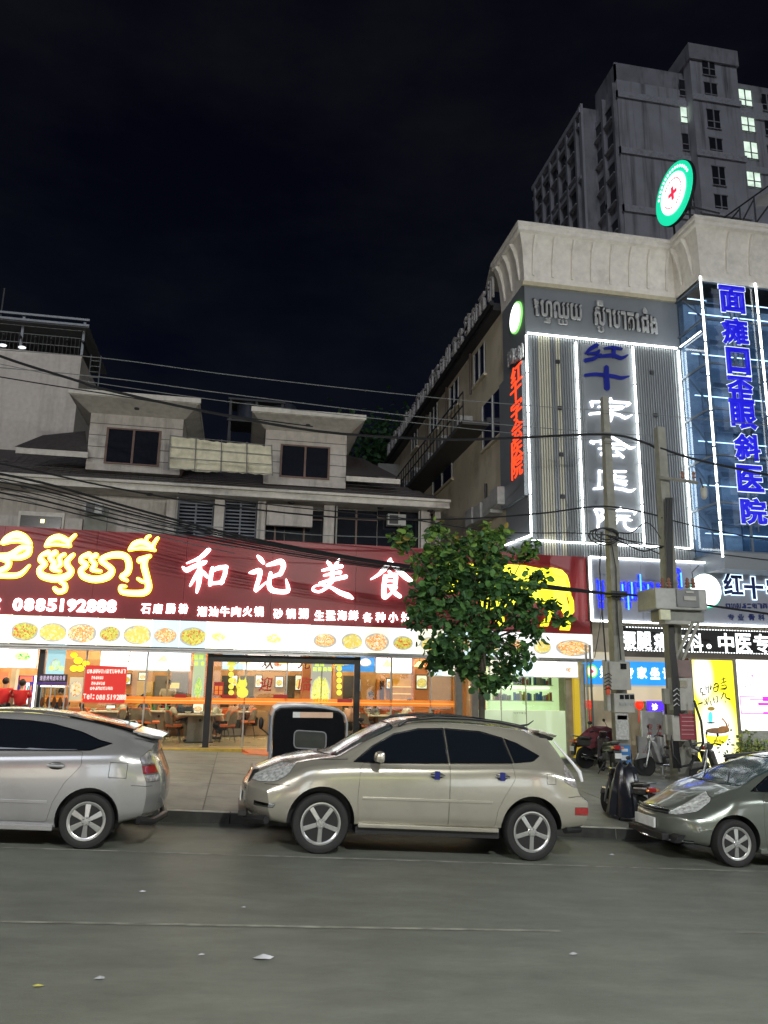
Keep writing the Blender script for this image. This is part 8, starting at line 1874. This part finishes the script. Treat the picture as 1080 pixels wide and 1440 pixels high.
tabs = [(283, 22.9, 'table beside the dark post, two diners at it'), (225, 25.2, 'table farther back behind the orange chair'), (325, 25.6, 'table at the back left of the rickshaw'), (545, 23.6, 'table right of the dark door post'), (590, 25.2, 'table near the terracotta pillar'), (150, 24.6, 'table behind the red banner'), (500, 25.8, 'rear table behind the door post')]
tb0 = None
for px, Y, lab in tabs:
    L = 'white topped restaurant '+lab
    if tb0 is None: tb0 = make_table(L); tb0.location = (ppos(px, Y), Y, FL)
    else: dup(tb0, (ppos(px, Y), Y, FL), 0, L)
WRE = mat('food_green', (.10, .3, .05)); BWL = mat('white_bowl', (.75, .75, .72), rough=.25); GLG = mat('green_bottle', (.02, .22, .08), rough=.1)
bw0 = None
for (px, Y, lab) in tabs:
    for k, dx in enumerate((-.35, .05, .38)):
        where = lab.split(' ', 1)[1].replace(', two diners at it', '').replace('farther back ', '') if lab.startswith('table') else 'in the rear by the door post'
        x = ppos(px, Y)+dx; y = Y-.12+.12*(k % 2)
        lb_ = ['white bowl on left end of the table ', 'white bowl in the middle of the table ', 'white bowl at the right end of the table '][k]+where
        if bw0 is None:
            bw0 = thing('bowl', lb_, 'bowl', (0, 0, 0), 'bowls on the restaurant tables'); MB().lathe((0, 0, 0), (0, 0, 1), [(0, .035), (.01, .04), (.05, .085), (.065, .095)], 18).build('dish', BWL, bw0, smooth=True, local=True); MB().lathe((0, 0, .055), (0, 0, 1), [(0, .08), (.012, .05), (.02, .02)], 12).build('food', WRE, bw0, smooth=True, local=True); bw0.location = (x, y, FL+.761)
        else: dup(bw0, (x, y, FL+.761), 0, lb_)
chs = [(245, 22.8, 0, 'nearest orange chair with black legs left of the dark post'), (322, 22.9, 180, 'orange backed chair right of the dark post facing left'), (312, 23.9, 200, 'orange chair just behind the one right of the dark post'), (214, 24.4, 10, 'orange chair behind the spoiler of the silver hatchback'), (190, 24.9, 90, 'orange chair between the red banner and the grey doors'), (262, 25.0, 180, 'orange chair behind the table left of the post'),
       (350, 25.2, 180, 'orange chair at the back, left of the rickshaw roof'), (518, 23.4, 0, 'orange chair right of the dark door post'), (572, 23.6, 180, 'orange chair behind the beige car windscreen'), (610, 24.8, 180, 'orange chair by the terracotta pillar'), (565, 25.4, 0, 'orange chair at the rear table near the pillar'), (128, 24.2, 0, 'orange chair below the red banner'), (165, 23.6, 180, 'orange chair behind the black motorbikes'), (478, 25.0, 0, 'orange chair behind the rickshaw, near the door post')]
ch0 = None
for px, Y, a, lab in chs:
    if ch0 is None: ch0 = make_chair(lab); ch0.location = (ppos(px, Y), Y, FL); ch0.rotation_euler = (0, 0, rad(a))
    else: dup(ch0, (ppos(px, Y), Y, FL), rad(a), lab)
person('person in a dark shirt seated at the far side of the table by the post', (ppos(258, 23.7), 23.7, FL), rad(-60), 'sit', NAV, TRD)
person('person in a cream T-shirt leaning over the table right of the dark post', (ppos(312, 23.25), 23.25, FL), rad(185), 'sit_lean', WHS, TRD)
person('person with long hair seated behind the cream T-shirt diner', (ppos(330, 24.3), 24.3, FL), rad(200), 'sit', PNK, TRD, hair='long')
person('person in a white top standing at the back by the grey doors', (ppos(234, 26.6), 26.6, FL), rad(-100), 'stand', WHS, TRD)
person('person in a grey shirt bending over a plate right of the door post', (ppos(534, 23.9), 23.9, FL), rad(180), 'sit_lean', GRS, TRD)
person('person with black hair seated at the rear, seen above the orange band', (ppos(520, 25.9), 25.9, FL+.2), rad(-80), 'sit', NAV, TRD)
person('person in a peach top seated right behind the rickshaw corner', (ppos(490, 23.5), 23.5, FL), rad(20), 'sit', PNK, TRD)
person('person in a dark top seated behind the stall', (ppos(84, 24.8), 24.8, FL+.15), rad(-90), 'sit', NAV, TRD)
person('person in a cream top seated at the table left of the dark post', (ppos(240, 23.0), 23.0, FL), rad(0), 'sit', WHS, TRB)
pp_ = [o for o in bpy.data.objects if o.name.startswith('person') and o.parent is None and o.type == 'EMPTY']
for k, px, Y, a, lab in ((3, 165, 24.9, 0, 'person in a cream T-shirt seated under the right edge of the red banner'), (2, 203, 25.6, 160, 'person in a navy shirt seated in front of the yellow cupboard'), (5+1, 600, 25.3, 180, 'person in a grey shirt leaning at the table by the terracotta pillar'), (4, 356, 25.9, 180, 'person with long hair seated at the back above the rickshaw roof'), (3, 566, 24.2, 10, 'person in a cream T-shirt facing right behind the beige car roof'), (8-1, 285, 25.6, 250, 'person seated at the rear, half hidden by the dark post')):
    c = dup(pp_[k], (ppos(px, Y), Y, FL), rad(a), lab)
# orange mat on the restaurant step
MB().hexa([(*at(340, 1062, 20.3)[:2], zpave(1, 20.3)+.005), (1.6, 20.0, zpave(1.6, 20.0)+.005), (1.6, 20.8, zpave(1.6, 20.8)+.005), (.2, 20.8, zpave(.2, 20.8)+.005), (.4, 20.3, zpave(.4, 20.3)+.03), (1.6, 20.0, zpave(1.6, 20)+.03), (1.6, 20.8, FL-.01), (.2, 20.8, FL-.01)]).build('ramp', mat('orange_ramp', (.75, .18, .05), rough=.6), rs)
# ------------------------------------------------------------------ litter on the road
LIT = mat('litter_white', (.38, .38, .41), rough=.6, var=.3); LEF = mat('fallen_leaf', (.35, .33, .08), rough=.6)
def gpt(px, py):
    d = ray(px, py); t = (0-CH)/(d[2]+.05*d[0]); return (t*d[0], t*d[1], zroad(t*d[0]))
for (px, py, s, m, lab) in ((370, 1349, .10, LIT, 'crumpled white tissue lying alone on the road, largest scrap'), (140, 1377, .05, LIT, 'small pale scrap on the road, lower left'), (53, 1388, .04, LEF, 'small yellowish leaf on the road near the left edge'), (806, 1343, .05, LIT, 'small white scrap on the road right of the middle'), (860, 1203, .06, LIT, 'white scrap on the road between the beige car and the right hatchback'), (283, 1344, .035, LIT, 'tiny scrap left of the crumpled tissue'), (200, 1255, .04, LIT, 'thin white fleck on the road under the silver hatchback side'), (343, 1277, .03, LIT, 'tiny white fleck near the faint lane line')):
    x, y, z = gpt(px, py); mb = MB(); n = 9
    pts = [(x+s*random.uniform(.6, 1)*math.cos(2*math.pi*k/n), y+s*.5*random.uniform(.6, 1)*math.sin(2*math.pi*k/n), zroad(x)+.006+random.uniform(0, s*.12)) for k in range(n)]
    c = (x, y, zroad(x)+.008+s*.3); mb.add(pts+[c], [(k, (k+1) % n, n) for k in range(n)]); o = mb.build('litter', m); tag(o, lab, 'litter', 'litter on the road')
